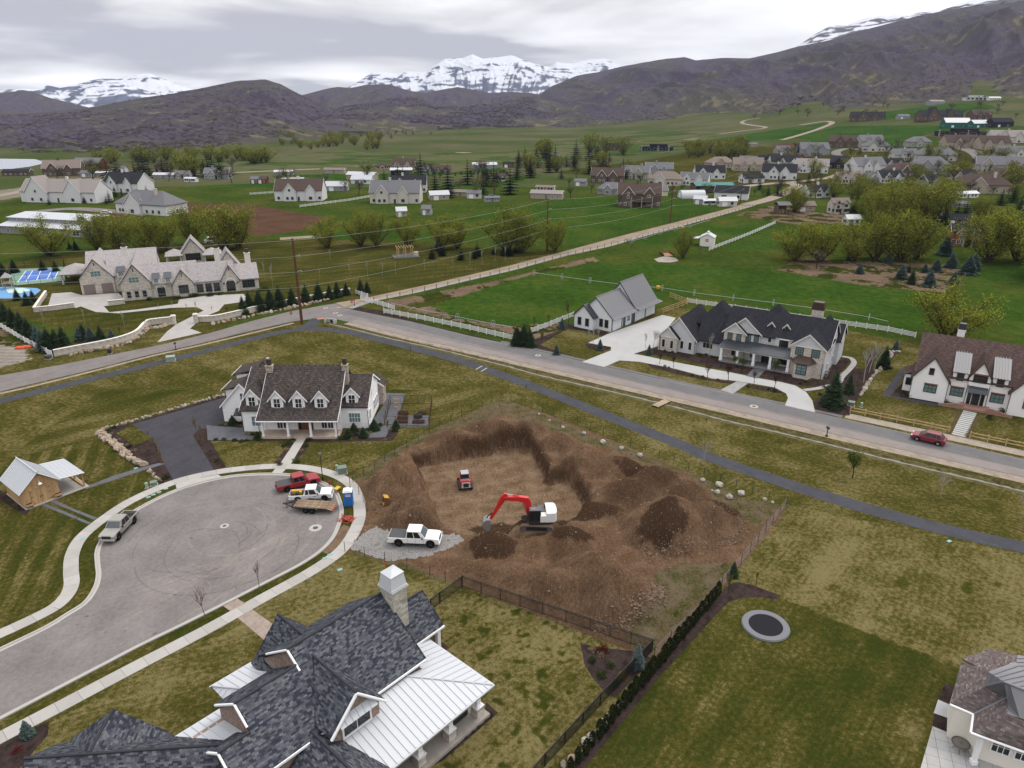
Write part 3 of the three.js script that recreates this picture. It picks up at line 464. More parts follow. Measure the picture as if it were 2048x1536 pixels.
{ // pale patio, tile by tile, cut to the outline
const outline = C4(1640,1240,5.02,[[1130,1068],[1290,1135],[1800,1300],[2300,1420],[2300,1900],[950,1900],[1010,1486]]), P = new THREE.Group(); P.name = 'patio'; P.userData.kind = 'structure'; scene.add(P);
const an = .38, c = Math.cos(an), s = Math.sin(an), q = outline.map(([x, z]) => [x * c + z * s, -x * s + z * c]), back = ([a, b]) => [a * c - b * s, a * s + b * c], w = .92, ms = [0,1,2].map((k) => surf([.37 - .02 * k, .365 - .02 * k, .36 - .02 * k],.14,2 + k));
const cut = (S, ax, lim, sg) => { const o = []; S.forEach((a, i) => { const b = S[(i + 1) % S.length], fa = sg * (a[ax] - lim), fb = sg * (b[ax] - lim); if (fa >= 0) o.push(a); if ((fa >= 0) !== (fb >= 0)) { const t = fa / (fa - fb); o.push([lerp(a[0], b[0], t), lerp(a[1], b[1], t)]); } }); return o; };
const A = q.map((p) => p[0]), B = q.map((p) => p[1]); for (let a = Math.floor(Math.min(...A) / w); a * w < Math.max(...A); a++) for (let b = Math.floor(Math.min(...B) / w); b * w < Math.max(...B); b++) { const t = cut(cut(cut(cut(q, 0, a * w + .012,1), 0, a * w + w - .012,-1), 1, b * w + .012,1), 1, b * w + w - .012,-1); if (t.length > 2) setting('paving_tile', sheet(t.map(back), .03,.04), ms[(a * 5 + b * 3 + 900) % 3], P); }
}
flat('patio', C4(1640,1240,5.02,[[1185,800],[1310,855],[1310,995],[1142,935]]), .02, concretePale);
// ---------------------------------------------------------------- the building lot: pit, spoil heaps, gravel
const PIT = GP([[822,905],[880,893],[960,882],[1043,868],[1069,876],[1085,900],[1099,923],[1097,936],[1140,925],[1150,935],[1177,975],[1180,1000],[1150,1030],[1110,1060],[1040,1075],[975,1075],[930,1068],[890,1056],[862,1017],[858,992],[843,970],[845,950]]);
const GRAVEL = C4(520,900,5.12,[[905,1000],[1090,830],[1200,800],[1330,840],[1700,850],[2048,870],[2080,930],[1980,985],[1700,1095],[1370,1140],[1130,1085]]);
const pitDist = (x, z) => { let d = 1e9; for (let i = 0, j = PIT.length - 1; i < PIT.length; j = i++) { const [ax, az] = PIT[j], ex = PIT[i][0] - ax, ez = PIT[i][1] - az, t = clamp(((x - ax) * ex + (z - az) * ez) / (ex * ex + ez * ez)); d = Math.min(d, Math.hypot(x - ax - t * ex, z - az - t * ez)); } return inPoly(PIT, x, z) ? d : -d; };
// heaps: crest in the photograph, its height, half widths along and across, turn, how dark (fresh) the soil is
const gravelDist = (x, z) => { let d = 1e9; for (let i = 0, j = GRAVEL.length - 1; i < GRAVEL.length; j = i++) { const [ax, az] = GRAVEL[j], ex = GRAVEL[i][0] - ax, ez = GRAVEL[i][1] - az, t = clamp(((x - ax) * ex + (z - az) * ez) / (ex * ex + ez * ez)); d = Math.min(d, Math.hypot(x - ax - t * ex, z - az - t * ez)); } return inPoly(GRAVEL, x, z) ? d : -d; };
const HEAPS = [[770,950,2.0,4.2,3.4,.5,0],[800,935,2.6,3.6,3.0,.9,0],[832,985,2.8,3.8,3.3,1.1,.1],[835,1020,2.9,3.5,3.4,0,.15],[800,1030,2.0,4.5,3.2,0,.1],[905,862,1.5,5.5,2.5,.1,.1],[985,842,2.1,6.2,3.2,.05,.35],[1050,845,1.6,4.2,2.6,0,.35],[1120,868,1.8,3.4,2.6,0,-.5],[1165,893,1.9,4.0,3.0,-.4,-.1],[1230,915,1.9,4.6,3.0,-.5,.1],
[1310,940,2.6,5.2,3.6,-.4,.8],[1260,965,2.2,5.2,3.2,.1,.7],[1370,968,2.2,4.6,3.4,-.6,.5],[1345,1005,3.9,6.2,5.6,0,.1],[1420,1010,2.4,5.2,4.6,-.3,.45],[1140,1062,2.4,4.0,3.6,0,.3],[985,1070,1.9,3.8,3.3,.2,.3],[1065,1085,1.2,4.6,2.8,0,.2],[1190,1118,2.8,5.6,4.2,.3,.2],[1235,1145,3.3,5.2,4.2,.2,.15],[1110,1150,2.1,5.4,3.6,-.2,.15],[1040,1130,1.3,5.4,3.0,0,.1],[960,1130,.9,4.5,2.6,0,.1],[1200,1010,.9,4.2,2.4,.2,.9],[880,1052,1.3,1.8,1.4,0,.3]].map(([u, v, h, a, b, t, d]) => { const [x, z] = G(u, v, h); return { x, z, h, a: a * .95, b: b * .95, c: Math.cos(t), s: Math.sin(t), d }; });
const FRESH = [[985,1105,3.0,2.2],[1145,1090,2.7,2.4],[1320,1080,2.9,2.6],[1440,1030,3.2,2.6],[1000,1030,4,2.4],[1150,1025,6,2.2],[1290,945,4.4,1.8]].map(([u, v, a, b]) => [...G(u, v), a, b]);
const DIGGER = G(1074,1050,-.3);
function pitY(x, z) {
const ld = lotDist(x, z), edge = sstep(.2,3.0, ld), wob = n2(x * .55, z * .55) * .45 + n2(x * 1.7, z * 1.7) * .18;
const pd = pitDist(x, z) + wob * .9;
let y = .02, top = 0;
for (const p of HEAPS) { const dx = x - p.x, dz = z - p.z, u = (dx * p.c + dz * p.s) / p.a, v = (-dx * p.s + dz * p.c) / p.b, d = Math.hypot(u, v) * (1 + .18 * n2(x * .4 + p.h * 9, z * .4)); if (d < 1.25) { const k = clamp(1 - d), q = 1.38 * p.h * (1.12 * k - .22 * k * k * k) * (k > .85 ? 1 - (k - .85) * (k - .85) * 2 : 1); top = Math.max(top, q) + Math.min(top, q) * .12; } }
y += top * edge;
const ramp = sstep(G(1020,1015)[1], G(1020,1078)[1], z) * .72, deep = lerp(2.3,.55, ramp);
y -= sstep(-.35,.75, pd) * (deep + Math.min(0,0)) + sstep(.7,4.5, pd) * .35 * (1 - ramp);
if (pd > .4) y = lerp(y, -deep - .25 + .10 * n2(x * .7, z * .7), sstep(.4,1.2, pd) * .75);
y += edge * (.16 * fbm(x * .8, z * .8,4) + .05 * n2(x * 4, z * 4)) ;
{ const gd = sstep(-1.6,.3, gravelDist(x, z)); if (gd) y = lerp(y, .05 + .02 * n2(x * 2, z * 2), gd); }
{ const d = Math.hypot((x - DIGGER[0]) / 1.25, z - DIGGER[1]); y = lerp(y, -.38, sstep(3.2,1.9, d)); }
return ld < .15 ? Math.min(y, .015) - .02 * (ld < 0) : y;
}
{
const R = { x0: Math.min(...LOT.map((p) => p[0])) - .3, x1: Math.max(...LOT.map((p) => p[0])) + .3, z0: Math.min(...LOT.map((p) => p[1])) - .3, z1: Math.max(...LOT.map((p) => p[1])) + .3 }, nx = Math.round((R.x1 - R.x0) / .26), nz = Math.round((R.z1 - R.z0) / .26);
const WEED = [C4(1060,820,4.096,[[30,60],[180,60],[500,200],[860,340],[1130,440],[1300,500],[1560,600],[1900,690],[2100,780],[1840,960],[1600,760],[1420,640],[1280,520],[900,420],[700,330],[450,270],[300,190],[100,160]]), C4(1060,1120,3.531,[[860,100],[1100,20],[1420,20],[1400,80],[1220,280],[880,640],[760,640],[640,560],[820,380],[930,200]]), GP([[700,965],[770,900],[880,850],[1000,797],[1110,838],[1090,850],[1000,828],[880,868],[800,905],[740,960]]), GP([[690,1100],[725,1090],[760,1110],[900,1160],[930,1185],[800,1140]])];
const BROWN = [.120,.074,.044], PALE = [.245,.175,.112], WET = [.040,.023,.014], RED = [.128,.072,.045];
const map = tex(2048,2048, (i, j) => {
const x = lerp(R.x0, R.x1, (i + .5) / 2048), z = lerp(R.z0, R.z1, (j + .5) / 2048), f = fbm(x * .5, z * .5,3), g = n2(x * 3.1, z * 3.1), h = hash(i, j), n = n2(x * 9, z * 9);
let c;
const jx = x + g * .5, jz = z + n2(x * 2 + 9, z * 2) * .6;
if (inPoly(GRAVEL, jx, jz)) { const q = .24 + .22 * (hash(i >> 1, j >> 1) - .45) + .1 * n; c = [q * 1.04, q, q * .97]; if (h > .93) c = [.5,.48,.47]; return c; }
const weed = WEED.some((P) => inPoly(P, jx, jz));
if (weed) { const t = f * .5 + .6 * g + .7 * n; c = t > .12 ? mix3([.035,.056,.012],[.085,.085,.03], h) : mix3([.14,.115,.075], BROWN, clamp(.5 + f + (h - .5))); return c; }
const pd = pitDist(x, z);
let dark = 0; for (const p of HEAPS) { const dx = x - p.x, dz = z - p.z, d = Math.hypot(dx / p.a, dz / p.b); if (d < 1) dark = Math.max(dark, p.d * sstep(1,.4, d)); }
for (const [fx, fz, a, b] of FRESH) { const d = Math.hypot((x - fx) / a, (z - fz) / b) + .25 * f + .1 * g; dark = Math.max(dark, sstep(1.05,.8, d)); }
if (pd > -.25 && pd < .85) dark = Math.max(dark, .75 * sstep(-.25,.1, pd) * sstep(.85,.3, pd + .4 * g) * sstep(.1,-.1, n2(x * .15, z * .15) - .15));
const pale = pd > .8 ? .46 + f * .6 + .3 * n2(x * .3 + z * .9, z * .25) : .10 + f * .5;
c = mix3(mix3(BROWN, RED, clamp(.4 + f)), PALE, clamp(pale));
c = mix3(c, WET, clamp(dark * (.85 + .3 * g)));
const v = 1 + .4 * g + .45 * n + .5 * (h - .5); c = c.map((q) => q * Math.max(.3, v));
if (hash(i >> 1, (j >> 1) + 77) > .988) c = mix3(c, [.32,.25,.18],.7);
return c;
});
map.wrapS = map.wrapT = THREE.ClampToEdgeWrapping;
const b = bumpy.clone(); b.repeat.set(14,14);
const g = grid(R.x0, R.z0, R.x1, R.z1, nx, nz, R, pitY, (x, z) => lotDist(x, z) < -.1);
setting('excavated_earth', g, new THREE.MeshLambertMaterial({ map, bumpMap: b, bumpScale: .10 }));
// stones lying in the spoil, beyond counting
setSeed(91);
const stone = new THREE.IcosahedronGeometry(1,0); { const p = stone.attributes.position; for (let i = 0; i < p.count; i++) { const k = .75 + .5 * hash(Math.round(p.getX(i) * 99), Math.round(p.getY(i) * 99 + p.getZ(i) * 33)); p.setXYZ(i, p.getX(i) * k, p.getY(i) * k * .75, p.getZ(i) * k); } stone.computeVertexNormals(); }
const N = 8000, im = new THREE.InstancedMesh(stone, std([1,1,1],.95), N), C = new THREE.Color(); let k = 0;
while (k < N) {
const x = rr(R.x0, R.x1), z = rr(R.z0, R.z1), ld = lotDist(x, z); if (ld < .3) continue; if (inPoly(GRAVEL, x, z) && rnd() < .5) continue;
const slope = Math.abs(pitY(x + .4, z) - pitY(x - .4, z)) + Math.abs(pitY(x, z + .4) - pitY(x, z - .4)), weed = WEED.some((P) => inPoly(P, x, z)); if (weed && rnd() < .85) continue; if (rnd() > .45 + slope * .4) continue;
let s = .02 + .045 * Math.pow(rnd(), 3) + (rnd() < .012 ? rr(.05,.13) : 0);
im.setMatrixAt(k, M4.compose(new THREE.Vector3(x, pitY(x, z) + s * .2, z), QU.setFromEuler(EU.set(rr(0,6), rr(0,6), rr(0,6))), new THREE.Vector3(s * rr(.8,1.5), s, s * rr(.8,1.3)))); const v = rr(.5,1.25), t = rnd(); im.setColorAt(k, C.setRGB(lerp(.17,.26, t) * v, lerp(.115,.215, t) * v, lerp(.075,.165, t) * v)); k++;
}
// cobbles rolled to the foot of the near heap
im.name = 'stones'; im.userData = { kind: 'stuff', label: 'loose stones and cobbles scattered over the dug earth', category: 'stones' }; scene.add(shade(im));
const M = 1500, im2 = new THREE.InstancedMesh(stone, std([1,1,1],.95), M), rim = smooth(GP([[1316,1175],[1318,1195],[1300,1220],[1270,1240],[1230,1255],[1190,1256]]), 60), rim2 = smooth(GP([[1480,1050],[1480,1075],[1455,1085],[1400,1100],[1330,1110],[1290,1108]]), 60); k = 0;
while (k < M) { const [px, pz] = pick(k < M * .72 ? rim : rim2), x = px + rr(-1,1) * rr(0,1.3), z = pz + rr(-1,1) * rr(0,1.2), s = .04 + .13 * Math.pow(rnd(), 3); im2.setMatrixAt(k, M4.compose(new THREE.Vector3(x, pitY(x, z) + s * .4, z), QU.setFromEuler(EU.set(rr(0,6), rr(0,6), rr(0,6))), new THREE.Vector3(s, s, s * 1.2))); const v = rr(.55,1.2); im2.setColorAt(k, C.setRGB(.17 * v, .115 * v, .075 * v)); k++; }
im2.name = 'cobbles'; im2.userData = { kind: 'stuff', label: 'brown cobbles rolled to the foot of the spoil heaps', category: 'cobbles' }; scene.add(shade(im2));
}
// ---------------------------------------------------------------- building kit
function rows(base, amp, pitch, size, o = {}) {                       // boards or courses along v: lines of that pitch, tone per course and per piece
const N = o.N ?? 512, n = Math.round(size / pitch), w = o.w ?? .9, m = Math.max(1, Math.round(size / w));
return tex(N, N, (i, j) => {
const v = j / N * n, r = Math.floor(v), fv = v - r, u = i / N * m + (o.bond ? hash(r, 5) : 0), c = ((Math.floor(u) % m) + m) % m, fu = u - Math.floor(u);
let s = 1 + amp * (hash(c, r + 31) - .5) + (o.grain ?? .12) * (tn(i / N * 60, j / N * 60,60) - .5) + .08 * (hash(i, j) - .5);
if (fv < (o.joint ?? .1) || (o.bond && fu < (o.gap ?? .04))) s *= o.dark ?? .7;
const t = hash(c + 7, r), b = o.alt && t > .6 ? mix3(base, o.alt, (t - .6) * 2.5) : base;
return b.map((q) => q * s);
}, true, [1 / size, 1 / size]);
}
const lap = (c) => lambert([1,1,1], { map: rows(c, .06,.17,2.72, { joint: .12, dark: .80 }) });
const shingleMat = (c, alt, amp = .45) => lambert([1,1,1], { map: rows(c, amp, .15,4.8, { bond: true, w: .30, alt, dark: .72, joint: .14, N: 1024 }) });
const stoneMat = (c, alt, size = 3.6, h = .30, w = .62) => lambert([1,1,1], { map: rows(c, .34, h, size, { bond: true, w, alt, dark: .74, joint: .10, gap: .04, N: 512, grain: .35 }) });
const mat = {
white: lap([.80,.80,.81]), whiteTrim: std([.78,.78,.79],.6), cream: lambert([.70,.68,.63]), greige: lap([.52,.53,.55]), trimCream: std([.62,.59,.54],.7), brickPale: stoneMat([.52,.47,.42],[.40,.33,.28],3,.10,.24), plaster: lambert([.80,.79,.78]),
roofBrown: shingleMat([.058,.051,.050],[.105,.082,.066],.7), roofSlate: shingleMat([.030,.031,.037],[.040,.040,.046],.35), roofUmber: shingleMat([.075,.052,.048],[.10,.075,.066],.5), roofPale: shingleMat([.35,.325,.325],[.27,.255,.262],.35), stone: stoneMat([.50,.46,.405],[.36,.33,.30]), stoneChim: stoneMat([.40,.35,.30],[.22,.16,.13],3,.22,.34),
metalGrey: std([.155,.155,.168],.5), metalWhite: std([.47,.49,.52],.5), metalDark: new THREE.MeshStandardMaterial({ color: col([.055,.06,.07]), roughness: .4, metalness: .4 }), copper: std([.07,.045,.035],.5, { metalness: .4 }),
glass: new THREE.MeshPhysicalMaterial({ color: col([.016,.020,.022]), roughness: .04, specularIntensity: 1 }), glassPale: new THREE.MeshPhysicalMaterial({ color: col([.13,.20,.20]), roughness: .05 }), black: std([.018,.018,.02],.5), darkTrim: std([.04,.034,.033],.6), greyTrim: std([.11,.11,.12],.6), wood: lambert([1,1,1], { map: rows([.42,.265,.135],.4,4,4, { joint: 0, bond: true, w: .2, gap: .05, dark: .6 }) }), doorWood: std([.16,.065,.025],.45), gutter: std([.50,.51,.53],.4, { metalness: .3 }),
};
const cladV = (c, amp = .4, w = .2) => lambert([1,1,1], { map: rows(c, amp, 4,4, { joint: 0, bond: true, w, gap: .06, dark: .55, N: 512, grain: .35 }) });
mat.barn = cladV([.44,.285,.150]); mat.shake = lambert([1,1,1], { map: rows([.30,.225,.19],.45,.16,3.2, { bond: true, w: .14, dark: .6, gap: .08 }) });
// a plane outline in space with thickness below it
function facet(pts, t = .16) {
const P = pts.map((p) => new THREE.Vector3(...p)), N = new THREE.Vector3(); for (let i = 0; i < P.length; i++) { const a = P[i], b = P[(i + 1) % P.length]; N.x += (a.y - b.y) * (a.z + b.z); N.y += (a.z - b.z) * (a.x + b.x); N.z += (a.x - b.x) * (a.y + b.y); } N.normalize(); if (N.y < 0) { N.negate(); P.reverse(); }
const U = new THREE.Vector3().subVectors(P[1], P[0]).normalize(), V = new THREE.Vector3().crossVectors(N, U), Q = P.map((p) => new THREE.Vector2(p.clone().sub(P[0]).dot(U), p.clone().sub(P[0]).dot(V)));
const tri = THREE.ShapeUtils.triangulateShape(Q, []), out = [], low = P.map((p) => p.clone().addScaledVector(N, -t)), push = (...v) => v.forEach((q) => out.push(q.x, q.y, q.z));
for (const [a, b, c] of tri) { push(P[a], P[b], P[c]); push(low[c], low[b], low[a]); }
for (let i = 0; i < P.length; i++) { const j = (i + 1) % P.length; push(P[i], low[i], low[j]); push(P[i], low[j], P[j]); }
const g = new THREE.BufferGeometry(); g.setAttribute('position', new THREE.Float32BufferAttribute(out, 3)); return metres(g);
}
// a gabled block: walls with gable ends, roof of two slopes, boards along the gables. axis: the way the ridge runs
function block(parent, o) {
const { x0, x1, z0, z1, h, ridge, axis = 'x', wall, roof, trim, over = .4, rake = .3, t = .2, y0 = -.15, mid } = o, along = axis === 'x' ? [x0, x1] : [z0, z1], across = axis === 'x' ? [z0, z1] : [x0, x1], c = mid ?? (across[0] + across[1]) / 2;
const sl = (ridge - h) / (c - across[0]), sr = (ridge - h) / (across[1] - c), turnIt = (g) => axis === 'x' ? g.applyMatrix4(new THREE.Matrix4().set(0,0,1,0,0,1,0,0,1,0,0,0,0,0,0,1)) : g;
const flip = (g) => { if (axis !== 'x') return g; const q = g.index ? g.toNonIndexed() : g, p = q.attributes.position.array; for (let i = 0; i < p.length; i += 9) for (let k = 0; k < 3; k++) [p[i + 3 + k], p[i + 6 + k]] = [p[i + 6 + k], p[i + 3 + k]]; return q; };
const made = {};
if (wall) made.wall = part(parent, o.wallName ?? 'wall', metres(flip(turnIt(slab([[across[0], y0],[across[1], y0],[across[1], h],[c, ridge - .02],[across[0], h]], along[0], along[1])))), wall);
const lift = .06, eL = [across[0] - over, h - over * sl + lift], eR = [across[1] + over, h - over * sr + lift];
if (roof) made.roof = part(parent, o.roofName ?? 'roof', metres(flip(turnIt(slab([eL, [eL[0], eL[1] + t],[c, ridge + t + lift],[eR[0], eR[1] + t], eR, [c, ridge + lift]].reverse(), along[0] - rake, along[1] + rake)))), roof);
if (trim && made.roof) for (const s of (o.trimEnds ?? [0,1])) {
const a = s ? along[1] + rake : along[0] - rake, d = s ? .04 : -.04, w = .26;
part(made.roof, 'rake_board', metres(flip(turnIt(slab([[eL[0], eL[1] + t - w],[eL[0], eL[1] + t + .02],[c, ridge + t + lift + .02],[eR[0], eR[1] + t + .02],[eR[0], eR[1] + t - w],[c, ridge + t + lift - w - .02]].reverse(), Math.min(a, a + d) - .005, Math.max(a, a + d) + .005)))), trim);
}
return made;
}
function hipRoof(parent, x0, x1, z0, z1, h, ridge, m, over = .4, name = 'roof') {
x0 -= over; x1 += over; z0 -= over; z1 += over; const w = x1 - x0, d = z1 - z0, r = Math.min(w, d) / 2, a = w >= d ? [x0 + r, ridge, (z0 + z1) / 2] : [(x0 + x1) / 2, ridge, z0 + r], b = w >= d ? [x1 - r, ridge, (z0 + z1) / 2] : [(x0 + x1) / 2, ridge, z1 - r];
const A = [x0, h, z0], B = [x1, h, z0], C = [x1, h, z1], D = [x0, h, z1];
const list = w >= d ? [[D, C, b, a],[B, A, a, b],[C, B, b],[A, D, a]] : [[C, B, a, b],[A, D, b, a],[D, C, b],[B, A, a]];
return part(parent, name, join([...list.map((f) => facet(f.filter((p, i) => i === 0 || p.some((q, k) => Math.abs(q - f[i - 1][k]) > .01)), .12)), bx(x0 + .02, h - .22, z0 + .02, x1 - .02, h - .13, z1 - .02)]), m);
}
const geoCache = new Map(), cached = (k, f) => { if (!geoCache.has(k)) geoCache.set(k, f()); return geoCache.get(k); };
const FACE = { f: 0, b: Math.PI, r: Math.PI / 2, l: -Math.PI / 2 };
// a window on a face: frame with glazing bars, and its pane
function win(parent, x, y, z, w, h, face = 'f', o = {}) {
const c = o.cols ?? 2, r = o.rows ?? 2, fr = o.fr ?? .1, key = [w, h, c, r, fr, o.sill ? 1 : 0].join();
const fg = cached('w' + key, () => { const l = [bx(-w / 2 - fr, -h / 2 - fr, 0, w / 2 + fr, -h / 2,.10), bx(-w / 2 - fr, h / 2,0, w / 2 + fr, h / 2 + fr * 1.3,.10), bx(-w / 2 - fr, -h / 2,0,-w / 2, h / 2,.09), bx(w / 2,-h / 2,0, w / 2 + fr, h / 2,.09)]; for (let i = 1; i < c; i++) l.push(bx(-w / 2 + w * i / c - .025,-h / 2,.03,-w / 2 + w * i / c + .025, h / 2,.075)); for (let i = 1; i < r; i++) l.push(bx(-w / 2,-h / 2 + h * i / r - .02,.03, w / 2,-h / 2 + h * i / r + .02,.07)); if (o.sill) l.push(bx(-w / 2 - fr - .05,-h / 2 - fr - .06,0, w / 2 + fr + .05,-h / 2 - fr, .16)); return join(l); });
const m = part(parent, 'window', fg, o.mat ?? mat.whiteTrim); m.position.set(x, y, z); m.rotation.y = typeof face === 'number' ? face : FACE[face];
const host = o.flat ? parent : m, p = part(host, 'pane', cached('p' + w + ',' + h, () => bx(-w / 2,-h / 2,.012, w / 2, h / 2,.03)), o.glass ?? mat.glass); if (o.flat) { p.position.copy(m.position); p.rotation.y = m.rotation.y; }
return m;
}
function door(parent, x, y, z, w, h, face = 'f', m = mat.doorWood, o = {}) {
const g = cached(['d', w, h, o.panels ?? 2, o.cols ?? 1].join(), () => { const l = [bx(-w / 2,-h / 2,0, w / 2, h / 2,.05)], n = o.panels ?? 2, k = o.cols ?? 1; for (let c = 0; c < k; c++) for (let i = 0; i < n; i++) { const a = -w / 2 + w * c / k + .06, b = -w / 2 + w * (c + 1) / k - .06, q = -h / 2 + h * i / n + .06, s = -h / 2 + h * (i + 1) / n - .06; l.push(bx(a, q, .05, b, s, .075)); } return join(l); });
const d = part(parent, o.name ?? 'door', g, m); d.position.set(x, y, z); d.rotation.y = FACE[face];
if (!o.plain) part(d, 'handle', cached('dh', () => bx(-.03,-.1,0,.03,.1,.14)), mat.black).position.set(w / 2 - .12,-.05,0);
return d;
}
function dormer(parent, x, zf, y0, w, h, ridge, zb, o) {              // a small gabled block with its window, as one part
const g = new THREE.Group(); g.name = 'dormer'; parent.add(g);
block(g, { x0: x - w / 2, x1: x + w / 2, z0: zb, z1: zf, h, ridge, axis: 'z', wall: o.wall, roof: o.roof, over: o.over ?? .25, rake: .22, t: .12, y0 });
const q = (ridge - h) / (w / 2), ov = o.over ?? .25, B = slab([[-w / 2 - ov, h - ov * q - .06],[-w / 2 - ov, h - ov * q + .18],[0, ridge + .2],[w / 2 + ov, h - ov * q + .18],[w / 2 + ov, h - ov * q - .06],[0, ridge - .06]].reverse(), 0,.06); part(g, 'rake_board', put(metres(B), x, 0, zf + .22), o.trim);
if (o.win) win(g, x, o.win[0], zf + .005, o.win[1], o.win[2], 'f', { cols: o.cols ?? 2, rows: o.rowsN ?? 2, flat: true, mat: o.wm, glass: o.glass });
return g;
}
const column = (parent, x, z, y0, y1, w, m, o = {}) => part(parent, 'column', join([bx(x - w / 2, y0, z - w / 2, x + w / 2, y1, z + w / 2), bx(x - w / 2 - .06, y0, z - w / 2 - .06, x + w / 2 + .06, y0 + (o.base ?? .22), z + w / 2 + .06), bx(x - w / 2 - .05, y1 - .16, z - w / 2 - .05, x + w / 2 + .05, y1, z + w / 2 + .05)]), m);
function chimney(parent, x, z, y0, y1, w, d, m, cap) {
const c = part(parent, 'chimney', join([bx(x - w / 2, y0, z - d / 2, x + w / 2, y1, z + d / 2), bx(x - w / 2 - .08, y1 - .12, z - d / 2 - .08, x + w / 2 + .08, y1 + .06, z + d / 2 + .08)]), m);
if (cap) part(c, 'chimney_cap', bx(x - w * .32, y1 + .06, z - d * .32, x + w * .32, y1 + cap, z + d * .32), mat.copper); return c;
}
// standing-seam metal: every pan of the sheet its own piece, cut along the slope. pts: outline in space, dir: down the slope [x, z]
function seamed(parent, pts, dir, w, m, name = 'roof_panel') {
const n = Math.hypot(...dir), dx = dir[0] / n, dz = dir[1] / n, s = ([x, , z]) => -x * dz + z * dx, lo = Math.min(...pts.map(s)), hi = Math.max(...pts.map(s)), k = Math.max(1, Math.round((hi - lo) / w));
const clip = (P, lim, sign) => { const out = []; for (let i = 0; i < P.length; i++) { const a = P[i], b = P[(i + 1) % P.length], fa = sign * (s(a) - lim), fb = sign * (s(b) - lim); if (fa >= 0) out.push(a); if ((fa >= 0) !== (fb >= 0)) { const t = fa / (fa - fb); out.push([0,1,2].map((q) => lerp(a[q], b[q], t))); } } return out; };
for (let i = 0; i < k; i++) {
const a = lerp(lo, hi, i / k), b = lerp(lo, hi, (i + 1) / k), P = clip(clip(pts, a + .004,1), b - .004,-1); if (P.length < 3) continue;
const edge = P.filter((p) => Math.abs(s(p) - (a + .004)) < .01).sort((p, q) => (p[0] * dx + p[2] * dz) - (q[0] * dx + q[2] * dz)), l = [facet(P, .05)];
if (edge.length > 1 && i) { const e = edge[0], f = edge[edge.length - 1]; l.push(metres(bar([e[0], e[1] + .03, e[2]],[f[0], f[1] + .03, f[2]],.034).toNonIndexed())); }
part(parent, name, join(l), m);
}
}
const houseAt = (name, label, x, z, deg, cat = 'house') => thing(name, label, cat, [x, 0, z], deg * Math.PI / 180);
